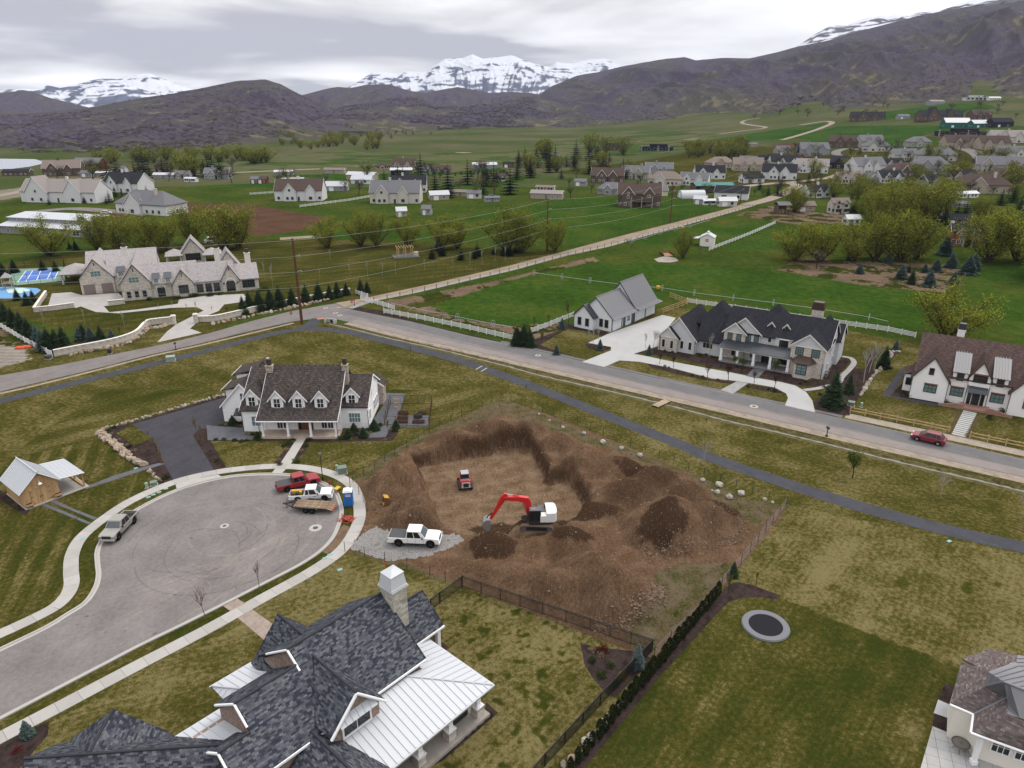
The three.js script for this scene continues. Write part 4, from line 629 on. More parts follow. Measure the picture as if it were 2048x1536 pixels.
// ---------------------------------------------------------------- white farmhouse with five dormers
{
const H = houseAt('farmhouse', 'white clapboard farmhouse with brown shingle roof and five dormers above the front porch', -32,-99,0), W = mat.white, R = mat.roofBrown, Tm = mat.whiteTrim;
const ridgeZ = -5.4, ridgeY = 8.75;
// main part: steep roof that sweeps out over the porch
part(H, 'wall', metres(slab([[-10.6,-.15],[0,-.15],[0,4.3],[-5.4,8.5],[-10.6,4.3]].map(([z, y]) => [-z, y]), -5.85,5.75).applyMatrix4(new THREE.Matrix4().makeRotationY(Math.PI / 2))), W);
const prof = [[2.85,2.92],[2.85,3.12],[.5,4.35],[-5.4,8.95],[-11,4.2],[-11,4.0],[-5.4,8.7],[.55,4.12]];
const main = part(H, 'roof', metres(slab(prof.map(([z, y]) => [-z, y]), -6.15,6.05).applyMatrix4(new THREE.Matrix4().makeRotationY(Math.PI / 2))), R);
part(main, 'gutter', bx(-6.15,2.84,2.86,6.05,3.0,2.98), mat.whiteTrim); for (const x of [-6.19,6.05]) part(main, 'rake_board', metres(slab([[2.9,2.86],[2.9,3.14],[.5,4.38],[-5.4,8.98],[-5.4,8.7],[.5,4.1]].map(([z, y]) => [-z, y]), x, x + .05).applyMatrix4(new THREE.Matrix4().makeRotationY(Math.PI / 2))), Tm);
part(H, 'porch_floor', bx(-5.9,-.1,.02,5.9,.28,2.75), surf([.40,.32,.265],.4,2)); for (const x of [-5.45,-1.65,1.75,5.55]) column(H, x, 2.35,.28,2.95,.3, Tm); part(H, 'porch_beam', bx(-5.9,2.72,2.2,5.8,2.95,2.5), Tm);
for (const x of [-3.1,3.7]) { win(H, x - .48,1.5,.005,.78,1.9, 'f', { cols: 2, rows: 2 }); win(H, x + .48,1.5,.005,.78,1.9, 'f', { cols: 2, rows: 2 }); }
door(H, .35,1.35,.005,1.1,2.1, 'f', mat.doorWood, { panels: 3, cols: 2 }); for (const s of [-.85,.85]) win(H, .35 + s, 1.35,.005,.42,2.05, 'f', { cols: 1, rows: 1, mat: mat.doorWood });
for (const [x, z] of [[-3.4,-.35],[-.15,-.35],[3.15,-.35]]) dormer(H, x, z + 1.0,3.9,1.8,5.8,6.9,-4.2, { wall: W, roof: R, trim: Tm, win: [4.95,.92,1.4], over: .5 });
// left wing
block(H, { x0: -9.2, x1: -5.7, z0: -11.6, z1: 0.1, h: 3.6, ridge: 7.75, mid: -6.9, wall: W, roof: R, trim: Tm, over: .35, rake: .2, trimEnds: [0] }); dormer(H, -7.55,-.4,3.6,1.8,5.6,6.7,-5.2, { wall: W, roof: R, trim: Tm, win: [4.8,.92,1.4], over: .45 }); win(H, -7.0,1.75,.105,1.5,1.55, 'f', { cols: 3, rows: 2, glass: mat.glassPale });
// right wing
block(H, { x0: 5.6, x1: 9.75, z0: -11.8, z1: -1.1, h: 3.65, ridge: 6.75, mid: -6.4, wall: W, roof: R, trim: Tm, over: .35, rake: .2, trimEnds: [1] }); dormer(H, 7.4,-1.5,3.6,1.8,5.5,6.5,-5.6, { wall: W, roof: R, trim: Tm, win: [4.7,.92,1.35], over: .45 }); win(H, 7.7,1.8,-1.095,1.7,1.5, 'f', { cols: 4, rows: 2, glass: mat.glassPale });
for (const z of [-2.6,-6.2,-7.4,-8.6]) win(H, 9.755,1.75, z, .8,1.6, 'r', { cols: 2, rows: 2 }); win(H, 9.755,4.6,-4.6,.6,1.1, 'r', { cols: 2, rows: 2 });
block(H, { x0: 7.2, x1: 10.5, z0: -13, z1: -10.4, h: 3.4, ridge: 4.6, axis: 'z', wall: mat.stoneChim, roof: R, trim: Tm, over: .3, rake: .25, trimEnds: [1] });
// garage wing at the left, its gable to the drive
block(H, { x0: -13.6, x1: -7.2, z0: -15.5, z1: -3.6, h: 2.75, ridge: 6.25, axis: 'z', wall: W, roof: R, trim: Tm, over: .35, rake: .25, trimEnds: [1] }); win(H, -10.15,4.2,-3.59,.72,1.2, 'f');
for (const [z, y] of [[-7,4.9],[-12,5.6]]) { const d = new THREE.Group(); d.name = 'shed_dormer'; H.add(d); part(d, 'dormer_wall', bx(-13.3,2.6, z - 2,-10, y, z + 2), W); part(d, 'dormer_roof', facet([[-13.9, y - .05, z + 2.3],[-13.9, y - .05, z - 2.3],[-9.9, y + 1.0, z - 2.3],[-9.9, y + 1.0, z + 2.3]],.15), R); part(d, 'fascia', bx(-13.96, y - .26, z - 2.3,-13.9, y - .02, z + 2.3), Tm); }
door(H, -9.35,1.05,-3.2,.95,2.1, 'l', mat.greyTrim); part(H, 'porch_hood', facet([[-10.6,2.6,.0],[-9.0,2.6,.0],[-9.0,3.2,-1.5],[-10.6,3.2,-1.5]],.12), R);
chimney(H, -5.7,-4.6,6.2,9.1,1.0,.8, mat.stoneChim, 1.05); chimney(H, 5.95,-4.9,4.2,9.1,.9,.8, mat.stoneChim, 1.05);
for (const [x, z] of [[-9.22,.15],[-5.8,2.8],[5.85,2.8],[9.78,-1.05]]) part(H, 'downspout', bar([x, 0, z],[x, 3.0, z],.05,6), mat.darkTrim);
part(H, 'skylight_vent', join([cyl(.14,.14,.5,-7.6,8.2,-9.5,10), cyl(.22,.22,.2,-7.6,8.5,-9.5,10)]), mat.metalWhite);
}
// ---------------------------------------------------------------- timber barn with a lean-to
{
const H = houseAt('barn', 'small honey-coloured timber barn with pale metal roof and open lean-to', -60.5,-76.4,52, 'barn');
part(H, 'floor_slab', bx(-.1,-.1,-6,7.4,.1,.35), concrete);
block(H, { x0: 0, x1: 4.1, z0: -5.8, z1: 0, h: 2.45, ridge: 4.25, axis: 'z', wall: mat.barn });
const Y = (x) => 4.36 - Math.abs(x - 2.05) * .878;
seamed(H, [[2.05, Y(2.05), .4],[2.05, Y(2.05), -6.2],[-.4, Y(-.4), -6.2],[-.4, Y(-.4), .4]],[-1,0],.42, mat.metalWhite); seamed(H, [[2.05, Y(2.05), .4],[4.45, Y(4.45), .4],[4.45, Y(4.45), -6.2],[2.05, Y(2.05), -6.2]],[1,0],.42, mat.metalWhite);
seamed(H, [[4.3,2.5,.3],[7.25,2.12,.3],[7.25,2.12,-6.1],[4.3,2.5,-6.1]],[1,0],.42, mat.metalWhite); part(H, 'ridge_cap', bar([2.05,4.4,.42],[2.05,4.4,-6.22],.07), mat.metalWhite);
for (const z of [-.1,-2.9,-5.7]) part(H, 'post', bx(6.9,.1, z - .08,7.06,2.1, z + .08), cladV([.40,.26,.15])); part(H, 'beam', bx(6.88,1.98,-6,7.08,2.14,.2), mat.barn); part(H, 'kerb_board', bx(6.8,.1,-5.6,7.1,.28,-.2), mat.barn);
for (let k = 0; k < 5; k++) part(H, 'stored_plank', put(bx(-.9,0,-.12,.9,.05,.12), 5.6,1.0 + .06 * k, -3.4 - .05 * k, 0,.1 * k, 0), cladV([.20,.13,.08]));
for (const s of [0,1]) { const d = door(H, 1.42 + s * 1.16,1.12,.005,1.14,2.1, 'f', mat.barn, { panels: 1, plain: true }); for (const y of [-.75,.1,.8]) part(d, 'hinge', put(bx(-.02,-.03,.05,.3,.03,.09), s ? .27 : -.55, y, 0), mat.black); part(d, 'handle', put(bx(-.03,-.12,.05,.03,.12,.11), s ? -.45 : .45,-.1,0), mat.black); }
part(H, 'door_header', bx(.7,2.2,.01,3.4,2.34,.1), mat.barn);
for (const x of [.45,3.75]) { const b = part(H, 'planter_box', join([bx(x - .42,.35,.02, x + .42,.62,.42), bx(x - .36,.05,.06, x - .28,.36,.36), bx(x + .28,.05,.06, x + .36,.36,.36)]), mat.barn); part(b, 'planter_soil', bx(x - .36,.6,.06, x + .36,.635,.38), mulch); }
const l = part(H, 'barn_lamp', join([bar([2.05,3.1,.02],[2.05,3.25,.35],.02,6), bar([2.05,3.25,.35],[2.05,3.0,.5],.02,6), cyl(.24,.06,.2,2.05,2.95,.5,14)]), mat.whiteTrim);
}
// ---------------------------------------------------------------- garage barn with grey seamed roof
{
const H = houseAt('garage_barn', 'long white garage building with grey standing seam metal roof', 21.9,-149.9,51, 'garage'), W = lap([.66,.68,.70]), G1 = mat.metalGrey;
const vol = (x0, x1, z0, z1, h, ridge, front, rx0) => {
block(H, { x0, x1, z0, z1, h, ridge, wall: W }); const c = (z0 + z1) / 2, s = (ridge - h) / (z1 - c), k = .06, fl = [[x0 - rx0, ridge + k, c],[x1 + .3, ridge + k, c],[x1 + .3, h + k - .15 * s, z1 + .15],[x0 - rx0, h + k - .15 * s, z1 + .15]];
seamed(H, fl, [0,1],.62, G1); seamed(H, [[x0 - rx0, h + k - .15 * s, z1 + .16],[x1 + .3, h + k - .15 * s, z1 + .16],[x1 + .3, h - .42, z1 + front],[x0 - rx0, h - .42, z1 + front]],[0,1],.62, G1); seamed(H, [[x0 - rx0, ridge + k, c - .01],[x1 + .3, ridge + k, c - .01],[x1 + .3, h + k - .3 * s, z0 - .3],[x0 - rx0, h + k - .3 * s, z0 - .3]],[0,-1],.62, G1);
part(H, 'rake_board', join([bar([x0 - rx0, ridge - .06, c],[x0 - rx0, h - .06 - .1 * s, z1 + .15],.09), bar([x0 - rx0, ridge - .06, c],[x0 - rx0, h - .06 - .3 * s, z0 - .3],.09)]), mat.darkTrim); part(H, 'ridge_cap', bar([x0 - rx0, ridge + .1, c],[x1 + .3, ridge + .1, c],.09), G1);
};
vol(0,10,-8.3,0,3.3,7.2,1.1,.25); vol(10,20,-8.3,.02,3.5,8.7,1.7,.25);
block(H, { x0: -1.7, x1: .5, z0: -8.7, z1: -3.8, h: 2.9, ridge: 5.3, wall: W, roof: mat.metalDark, trim: mat.darkTrim, over: .35, rake: .25, trimEnds: [0] });
for (const z of [-7.3,-5.3]) win(H, -1.705,1.6, z, .75,1.55, 'l', { cols: 1, rows: 1, mat: mat.darkTrim }); for (const z of [-2.7,-1.3]) win(H, -.005,1.6, z, .75,1.6, 'l', { cols: 1, rows: 1, mat: mat.darkTrim });
for (const x of [2.3,12.6,17.2]) door(H, x, 1.35, x > 10 ? .03 : .01,3.6,2.6, 'f', W, { name: 'garage_door', panels: 4, cols: 1, plain: true }); door(H, 5.4,1.1,.01,1.0,2.1, 'f', std([.05,.075,.09],.5)); door(H, 9.2,1.1,.01,1.2,2.15, 'f', std([.05,.075,.09],.5)); win(H, 7.2,1.5,.005,1.2,1.2, 'f', { mat: mat.whiteTrim });
for (const x of [.06,4.3,9.9,14.9,19.9]) part(H, 'post', bx(x - .09,-.1,.02, x + .09,3.2,.14), mat.darkTrim); for (const x of [4.6,8.4]) part(H, 'wall_lamp', bx(x - .08,2.3,.02, x + .08,2.55,.2), mat.black);
}
// ---------------------------------------------------------------- grey house with dark roof
{
const H = houseAt('grey_house', 'large pale grey two-storey house with charcoal roof, metal porch roof and brick bays', 30.03,-137.9,-33), W = mat.greige, R = mat.roofSlate, Tm = mat.trimCream, B = mat.brickPale, o1 = { cols: 1, rows: 1, mat: mat.trimCream }, o4 = { cols: 2, rows: 3, mat: mat.black, glass: mat.glassPale };
block(H, { x0: 0, x1: 7.25, z0: -13, z1: -.9, h: 3, ridge: 7.0, axis: 'z', wall: W, roof: R, trim: Tm, trimEnds: [1] }); block(H, { x0: -.15, x1: 3.75, z0: -4, z1: 0, h: 3, ridge: 5.0, axis: 'z', wall: B, roof: R, trim: Tm, trimEnds: [1] }); part(H, 'gable_panel', metres(slab([[-.1,3.05],[3.7,3.05],[1.8,4.9]],0.01,.05)), W); part(H, 'belt_board', bx(-.2,2.9,0,3.8,3.12,.1), Tm);
block(H, { x0: 6.9, x1: 12.6, z0: -10, z1: -2.4, h: 3, ridge: 6.9, wall: W, roof: R, over: .4, rake: .1 }); hipRoof(H, 5.5,12.5,-14,-6,5.2,9.5, R, .3);
for (const x of [.95,2.7]) win(H, x, 1.6,.005,.6,1.6, 'f', o1); for (const x of [4.5,6.2]) win(H, x, 1.6,-.895,.6,1.6, 'f', o1); win(H, 9.3,1.9,-2.395,1.9,1.1, 'f', { cols: 3, rows: 1, mat: Tm });
block(H, { x0: 12.4, x1: 31.5, z0: -11.4, z1: -2.9, h: 5.7, ridge: 9.25, wall: W, roof: R, trim: Tm, trimEnds: [1], rake: .35 }); block(H, { x0: 12.9, x1: 19.2, z0: -7.2, z1: -2.6, h: 5.75, ridge: 8.5, axis: 'z', wall: W, roof: R, trim: Tm, trimEnds: [1] }); block(H, { x0: 12.4, x1: 16.5, z0: -6.2, z1: -2.0, h: 5.6, ridge: 7.4, axis: 'z', wall: B, roof: R, trim: Tm, trimEnds: [1] }); part(H, 'gable_panel', metres(slab([[12.45,5.66],[16.45,5.66],[14.45,7.3]],-1.99,-1.95)), W); part(H, 'belt_board', bx(12.35,5.5,-2,16.55,5.72,-1.9), Tm);
for (const x of [13.6,15.3]) win(H, x, 4.75,-1.995,.75,1.15, 'f', o4); for (const x of [17.0,18.5]) win(H, x, 4.7,-2.595,.75,1.3, 'f', o4); win(H, 20.9,5.0,-2.895,.55,.9, 'f', o1);
part(H, 'wall_bay', bx(22,-.1,-3.2,25.6,5.68,-2.5), W); win(H, 23.6,4.75,-2.495,1.7,1.5, 'f', o1);
// porch
part(H, 'porch_floor', bx(12.4,-.1,-3,25.8,.3,.3), surf([.22,.21,.21],.4,2)); seamed(H, [[12.1,3.05,.55],[25.9,3.05,.55],[25.9,4.15,-2.45],[12.9,4.15,-2.45]],[0,1],.6, mat.metalDark); seamed(H, [[12.1,3.05,.54],[12.88,4.15,-2.45],[12.1,3.05,-2.45]],[-1,0],.6, mat.metalDark); part(H, 'porch_beam', bx(12.5,2.7,-.1,25.7,3.02,.25), Tm);
for (const x of [12.85,15.95,19.07,22.16,25.4]) column(H, x, .05,.3,2.75,.42, mat.whiteTrim, { base: .7 }); win(H, 14.6,1.65,-1.995,.75,1.5, 'f', o1); win(H, 18.2,1.75,-2.595,.8,1.3, 'f', o4); win(H, 24,1.65,-2.495,1.7,1.6, 'f', { cols: 2, rows: 1, mat: mat.black }); door(H, 21.0,1.4,-2.895,1.4,2.2, 'f', mat.black, { cols: 2, panels: 2 }); for (const x of [20.1,21.95]) win(H, x, 1.4,-2.895,.35,2.1, 'f', { cols: 1, rows: 1, mat: mat.black });
// right gable with bay
block(H, { x0: 25.5, x1: 31.3, z0: -8, z1: -.1, h: 5.6, ridge: 7.9, axis: 'z', wall: B, roof: R, trim: Tm, trimEnds: [1] }); part(H, 'gable_panel', metres(slab([[25.55,5.66],[31.25,5.66],[28.4,7.75]],-.09,-.05)), W); part(H, 'belt_board', bx(25.45,5.5,-.1,31.35,5.72,0), Tm); for (const x of [27.0,29.8]) win(H, x, 4.7,-.095,1.25,1.3, 'f', { ...o4, cols: 3 });
part(H, 'bay_window_wall', metres(slab([[26.2,-.1],[29.9,-.1],[29.3,1.5],[26.8,1.5]].map(([x, z]) => [x, -z]), -.1,2.95).rotateX(-Math.PI / 2)), B); win(H, 28.05,1.75,1.505,1.6,1.7, 'f', { ...o4, cols: 2, rows: 3 });
part(H, 'bay_roof', join([facet([[25.8,2.95,-.05],[26.5,2.95,1.9],[29.6,2.95,1.9],[30.3,2.95,-.05],[29.2,3.9,-.05],[26.9,3.9,-.05]].slice(1,3).concat([[29.2,3.9,-.05],[26.9,3.9,-.05]]), .08), facet([[25.8,2.95,-.05],[26.5,2.95,1.9],[26.9,3.9,-.05]],.08), facet([[29.6,2.95,1.9],[30.3,2.95,-.05],[29.2,3.9,-.05]],.08)]), mat.copper);
part(H, 'side_wall', bx(25.6,-.1,-15.5,31.55,5.6,-8), W); block(H, { x0: 26, x1: 32.2, z0: -16.2, z1: -10, h: 4.8, ridge: 7.2, wall: W, roof: R, trim: Tm, trimEnds: [1] }); for (const [y, z] of [[4.3,-4],[4.3,-5.6],[1.6,-3.2],[1.6,-8.4],[4.0,-12]]) win(H, z < -10 ? 32.205 : 31.555, y, z, .7,1.2, 'r', { ...o1 }); part(H, 'wall', bx(31.2,-.1,-11.3,31.54,5.5,-.3), W);
for (const x of [20.6,23.4]) dormer(H, x, -4.4,6.2,.95,7.5,8.05,-6.5, { wall: W, roof: R, trim: Tm, win: [7.15,.35,.6], cols: 1, rowsN: 1, over: .3, wm: mat.black });
hipRoof(H, 16,23,-16.5,-9.5,5.4,9.7, R, .3); hipRoof(H, 27,31,-17,-11,5.2,8.4, R, .2);
const c = part(H, 'chimney', bx(26.2,4,-12.4,28.2,9.9,-11.0), mat.brickPale); part(c, 'chimney_cap', metres(slab([[-1.15,0],[1.15,0],[.95,1.5],[-.95,1.5]],-.75,.75).translate(27.2,9.9,-11.7)), mat.copper);
for (const [x, z] of [[.2,.05],[7.2,-.8],[12.5,-1.9],[25.6,0],[31.3,0]]) part(H, 'downspout', bar([x, 0, z],[x, 3.1, z + .05],.05,6), mat.darkTrim); for (const z of [-1.6,-2.9]) part(H, 'heat_pump', rbx(31.75,.1, z - .45,32.15,1.0, z + .45,.04), mat.greyTrim);
}
// ---------------------------------------------------------------- white plastered house with steep umber roof
{
const H = houseAt('plastered_house', 'white house with steep umber roof, tall front gables and two seamed metal shed dormers', 68.05,-112.6,-31), W = mat.plaster, R = mat.roofUmber, D = mat.darkTrim, ob = { cols: 3, rows: 2, mat: mat.black, glass: mat.glass }, og = { ...ob, glass: mat.glassPale };
block(H, { x0: .4, x1: 24, z0: -17.4, z1: -1.2, h: 4.4, ridge: 9.0, mid: -9.3, wall: W, roof: R, trim: D, over: .35, rake: .25 });
const gable = (x0, x1, z1, h, ridge, zb) => block(H, { x0, x1, z0: zb, z1, h, ridge, axis: 'z', wall: W, roof: R, trim: D, trimEnds: [1], over: .3, rake: .18 });
gable(0,5.4,0,3.7,7.5,-8); gable(8.1,11.1,-.9,5.0,7.7,-8); gable(14.0,19.4,0,3.7,7.5,-8);
for (const x0 of [5.75,11.35]) { part(H, 'shed_dormer', bx(x0,4,-5, x0 + 2.1,5.55,-1.05), W); seamed(H, [[x0 - .15,5.55,-.7],[x0 + 2.25,5.55,-.7],[x0 + 2.25,8.2,-8.2],[x0 - .15,8.2,-8.2]],[0,1],.4, mat.metalGrey); win(H, x0 + 1.05,4.7,-1.045,.85,1.05, 'f', { ...ob, cols: 2 }); part(H, 'lintel', bx(x0 + .4,5.32,-1.05, x0 + 1.7,5.5,-.96), std([.24,.10,.07],.9)); }
for (const [x, y, z, w, h, o] of [[2.9,2.2,.005,1.7,1.2, og],[6.8,2.0,-1.195,1.7,1.3, og],[12.5,2.0,-1.195,1.7,1.3, og],[16.9,2.2,.005,1.7,1.2, og],[9.6,4.9,-.895,1.8,1.1, { ...ob, cols: 1, rows: 1 }],[2.6,5.2,.005,.55,.95, { ...ob, cols: 1, rows: 1 }]]) { win(H, x, y, z, w, h, 'f', o); if (y < 5) part(H, 'lintel', bx(x - w / 2 - .15, y + h / 2 + .14, z, x + w / 2 + .15, y + h / 2 + .32, z + .09), std([.24,.10,.07],.9)); }
win(H, .395,2,-2.6,.9,1.1, 'l', ob); door(H, 9.6,1.35,-.895,1.1,2.1, 'f', mat.black, { panels: 3, cols: 2 }); for (const x of [8.65,10.55]) win(H, x, 1.35,-.895,.35,2.1, 'f', { ...ob, cols: 1, rows: 1 });
seamed(H, [[8.2,2.75,.35],[11.0,2.75,.35],[11.0,3.35,-.15],[8.2,3.35,-.15]],[0,1],.35, mat.metalDark); seamed(H, [[8.2,3.36,-.16],[11.0,3.36,-.16],[11.0,3.55,-.88],[8.2,3.55,-.88]],[0,1],.35, mat.metalDark); part(H, 'side_bay', bx(-1.2,-.1,-7,.4,3.0,-3.2), W); part(H, 'bay_roof', facet([[-1.6,3.0,-2.9],[-1.6,3.0,-7.3],[.5,3.9,-7.3],[.5,3.9,-2.9]],.1), R); win(H, -.4,1.8,-3.195,.8,1.1, 'f', ob);
chimney(H, 5.9,-11.5,6,10.0,1.1,1.1, W); part(H, 'chimney_pot', metres(slab([[-.62,0],[.62,0],[.48,1.1],[-.48,1.1]],-.5,.5).translate(5.9,10.05,-11.5)), mat.metalDark);
for (const [x, z] of [[.06,.05],[5.38,.05],[8.1,-.85],[11.15,-.85],[14.05,.05]]) part(H, 'downspout', bar([x, 0, z],[x, 3.8, z],.05,6), mat.black);
const terr = part(H, 'terrace', bx(7.6,-.1,-1.1,11.8,.35,1.4), stoneMat([.32,.19,.15],[.24,.13,.10],2,.08,.2)); for (const s of [-1,1]) part(H, 'terrace_wall', metres(slab([[0,-.1],[3.6,-.1],[3.6,.35],[2.4,.55],[1.2,.85],[0,.95]],-.15,.15).applyMatrix4(new THREE.Matrix4().makeScale(s, 1,1)).translate(9.7 + s * 1.6,0,1.3)), stoneMat([.32,.19,.15],[.24,.13,.10],2,.08,.2)); terr.name = 'terrace';
}
// ---------------------------------------------------------------- stone mansion
{
const H = houseAt('stone_mansion', 'sprawling pale stone mansion with many steep gables and light shingle roofs', -99.02,-176.14,22.6), W = mat.stone, R = mat.roofPale, D = mat.darkTrim, o3 = { cols: 3, rows: 2, mat: mat.trimCream, glass: mat.glassPale }, od = { cols: 3, rows: 3, mat: mat.greyTrim };
const b = (x0, x1, z0, z1, h, ridge, axis, ends = [1]) => block(H, { x0, x1, z0, z1, h, ridge, axis, wall: W, roof: R, trim: D, trimEnds: ends, over: .35, rake: .25 });
b(0,6.8,-13,0,4.4,9.0, 'z'); b(-10.5,-2.6,-28,-11,4.2,9.0, 'z'); b(2,18,-10.5,-.6,3.7,7.8, 'x', []); b(-9.8,7.6,-33,-20,4.5,8.4, 'x', [0,1]); b(-4,3,-24,-11.5,4.4,8.0, 'x', []); b(11.9,16.9,-8,.9,3.4,6.9, 'z'); b(16,27,-8.6,-.4,3.4,7.3, 'x', []); b(23.8,28,-8,.15,3.5,7.0, 'z'); b(22.6,29.6,-15,-7.5,4,9.3, 'z'); b(27.5,33,-9,-.3,3.1,6.2, 'x'); b(0,6,-22,-10,4.6,8.6, 'z', [0]);
hipRoof(H, -17.5,-11,-37,-26,2.8,4.4, R, .3); for (const [x, z] of [[-17,-26.6],[-12,-26.6],[-17,-36]]) column(H, x, z, 0,2.7,.4, W);
for (const x of [-8.6,-4.4]) door(H, x, 1.35,-10.99,2.7,2.5, 'f', std([.19,.15,.135],.7), { name: 'garage_door', panels: 3, cols: 4, plain: true }); win(H, -6.5,5.3,-10.995,2.3,1.4, 'f', o3); win(H, 3.2,5.2,.005,2.3,1.4, 'f', o3); for (const x of [1.5,3.3,5.1]) win(H, x, 1.5,.005,.75,1.4, 'f', { ...od, cols: 1, rows: 2 });
win(H, 14.4,1.9,.905,2.2,2.1, 'f', od); for (const x of [18.3,20.4,22.4]) win(H, x, 1.5,-.395,1.4,2.1, 'f', od); win(H, 30.4,1.7,-.295,3.0,1.9, 'f', { ...od, cols: 5 }); door(H, 25.9,1.5,.16,2.2,2.8, 'f', mat.glass, { panels: 3, cols: 4, plain: true }); part(H, 'entry_arch', put(new THREE.TorusGeometry(1.25,.16,6,16, Math.PI), 25.9,2.2,.2), mat.trimCream); door(H, 9.0,1.35,-.59,1.8,2.4, 'f', mat.black, { cols: 2, plain: true }); part(H, 'entry_arch', put(new THREE.TorusGeometry(1.1,.18,6,16, Math.PI), 9,2.1,-.55), mat.trimCream);
for (const x of [8.2,11.0]) { part(H, 'dormer', bx(x - .75,3.6,-3, x + .75,5.0,-.35), mat.trimCream); part(H, 'dormer_roof', facet([[x - .9,5.0,-.1],[x + .9,5.0,-.1],[x + .9,6.1,-3.4],[x - .9,6.1,-3.4]],.1), mat.metalDark); win(H, x, 4.4,-.345,.9,.9, 'f', { ...o3, cols: 2 }); } part(H, 'dormer', bx(-1.6,3.8,-13,.2,5.4,-11.1), mat.trimCream); part(H, 'dormer_roof', facet([[-1.8,5.4,-10.8],[.4,5.4,-10.8],[.4,6.4,-13.4],[-1.8,6.4,-13.4]],.1), mat.metalDark); win(H, -.7,4.7,-11.095,1.1,.9, 'f', o3);
for (const [x, z, y] of [[.4,-19,10.4],[23.6,-8.6,10.2],[31.2,-6.6,8.8]]) chimney(H, x, z, 5, y, 1.5,1.0, mat.trimCream, 1.1);
for (const [x, z, y] of [[3.4,.01,7.7],[-6.5,-10.99,7.8],[14.4,.91,5.7],[25.9,.16,6.1]]) part(H, 'gable_slit', bx(x - .1, y - .4, z, x + .1, y + .4, z + .05), D);
for (const s of [-1,1]) part(H, 'wall_lamp', bx(25.9 + s * 1.7 - .12,2.1,.16,25.9 + s * 1.7 + .12,2.6,.4), mat.black);
const P = houseAt('pool_pavilion', 'stone garden pavilion with steep central gable behind the mansion', -99.02,-176.14,22.6, 'pavilion'); const pb = (x0, x1, z0, z1, h, r, ax) => block(P, { x0, x1, z0, z1, h, ridge: r, axis: ax, wall: W, roof: R, trim: D, trimEnds: [1] }); pb(13.4,19.8,-52,-44,3.2,7.4, 'z'); hipRoof(P, 8.8,13.6,-50,-43,2.7,4.2, R, .3); hipRoof(P, 19.6,24.8,-48,-41,2.7,4.2, R, .3); for (const [x, z] of [[9,-43.2],[13,-43.2],[20,-41.4],[24.4,-41.4],[24.4,-47.4],[9,-49.6]]) column(P, x, z, 0,2.6,.4, W); win(P, 16.6,1.8,-43.995,4.2,2.2, 'f', { cols: 6, rows: 2, mat: mat.greyTrim, glass: mat.glass });
}
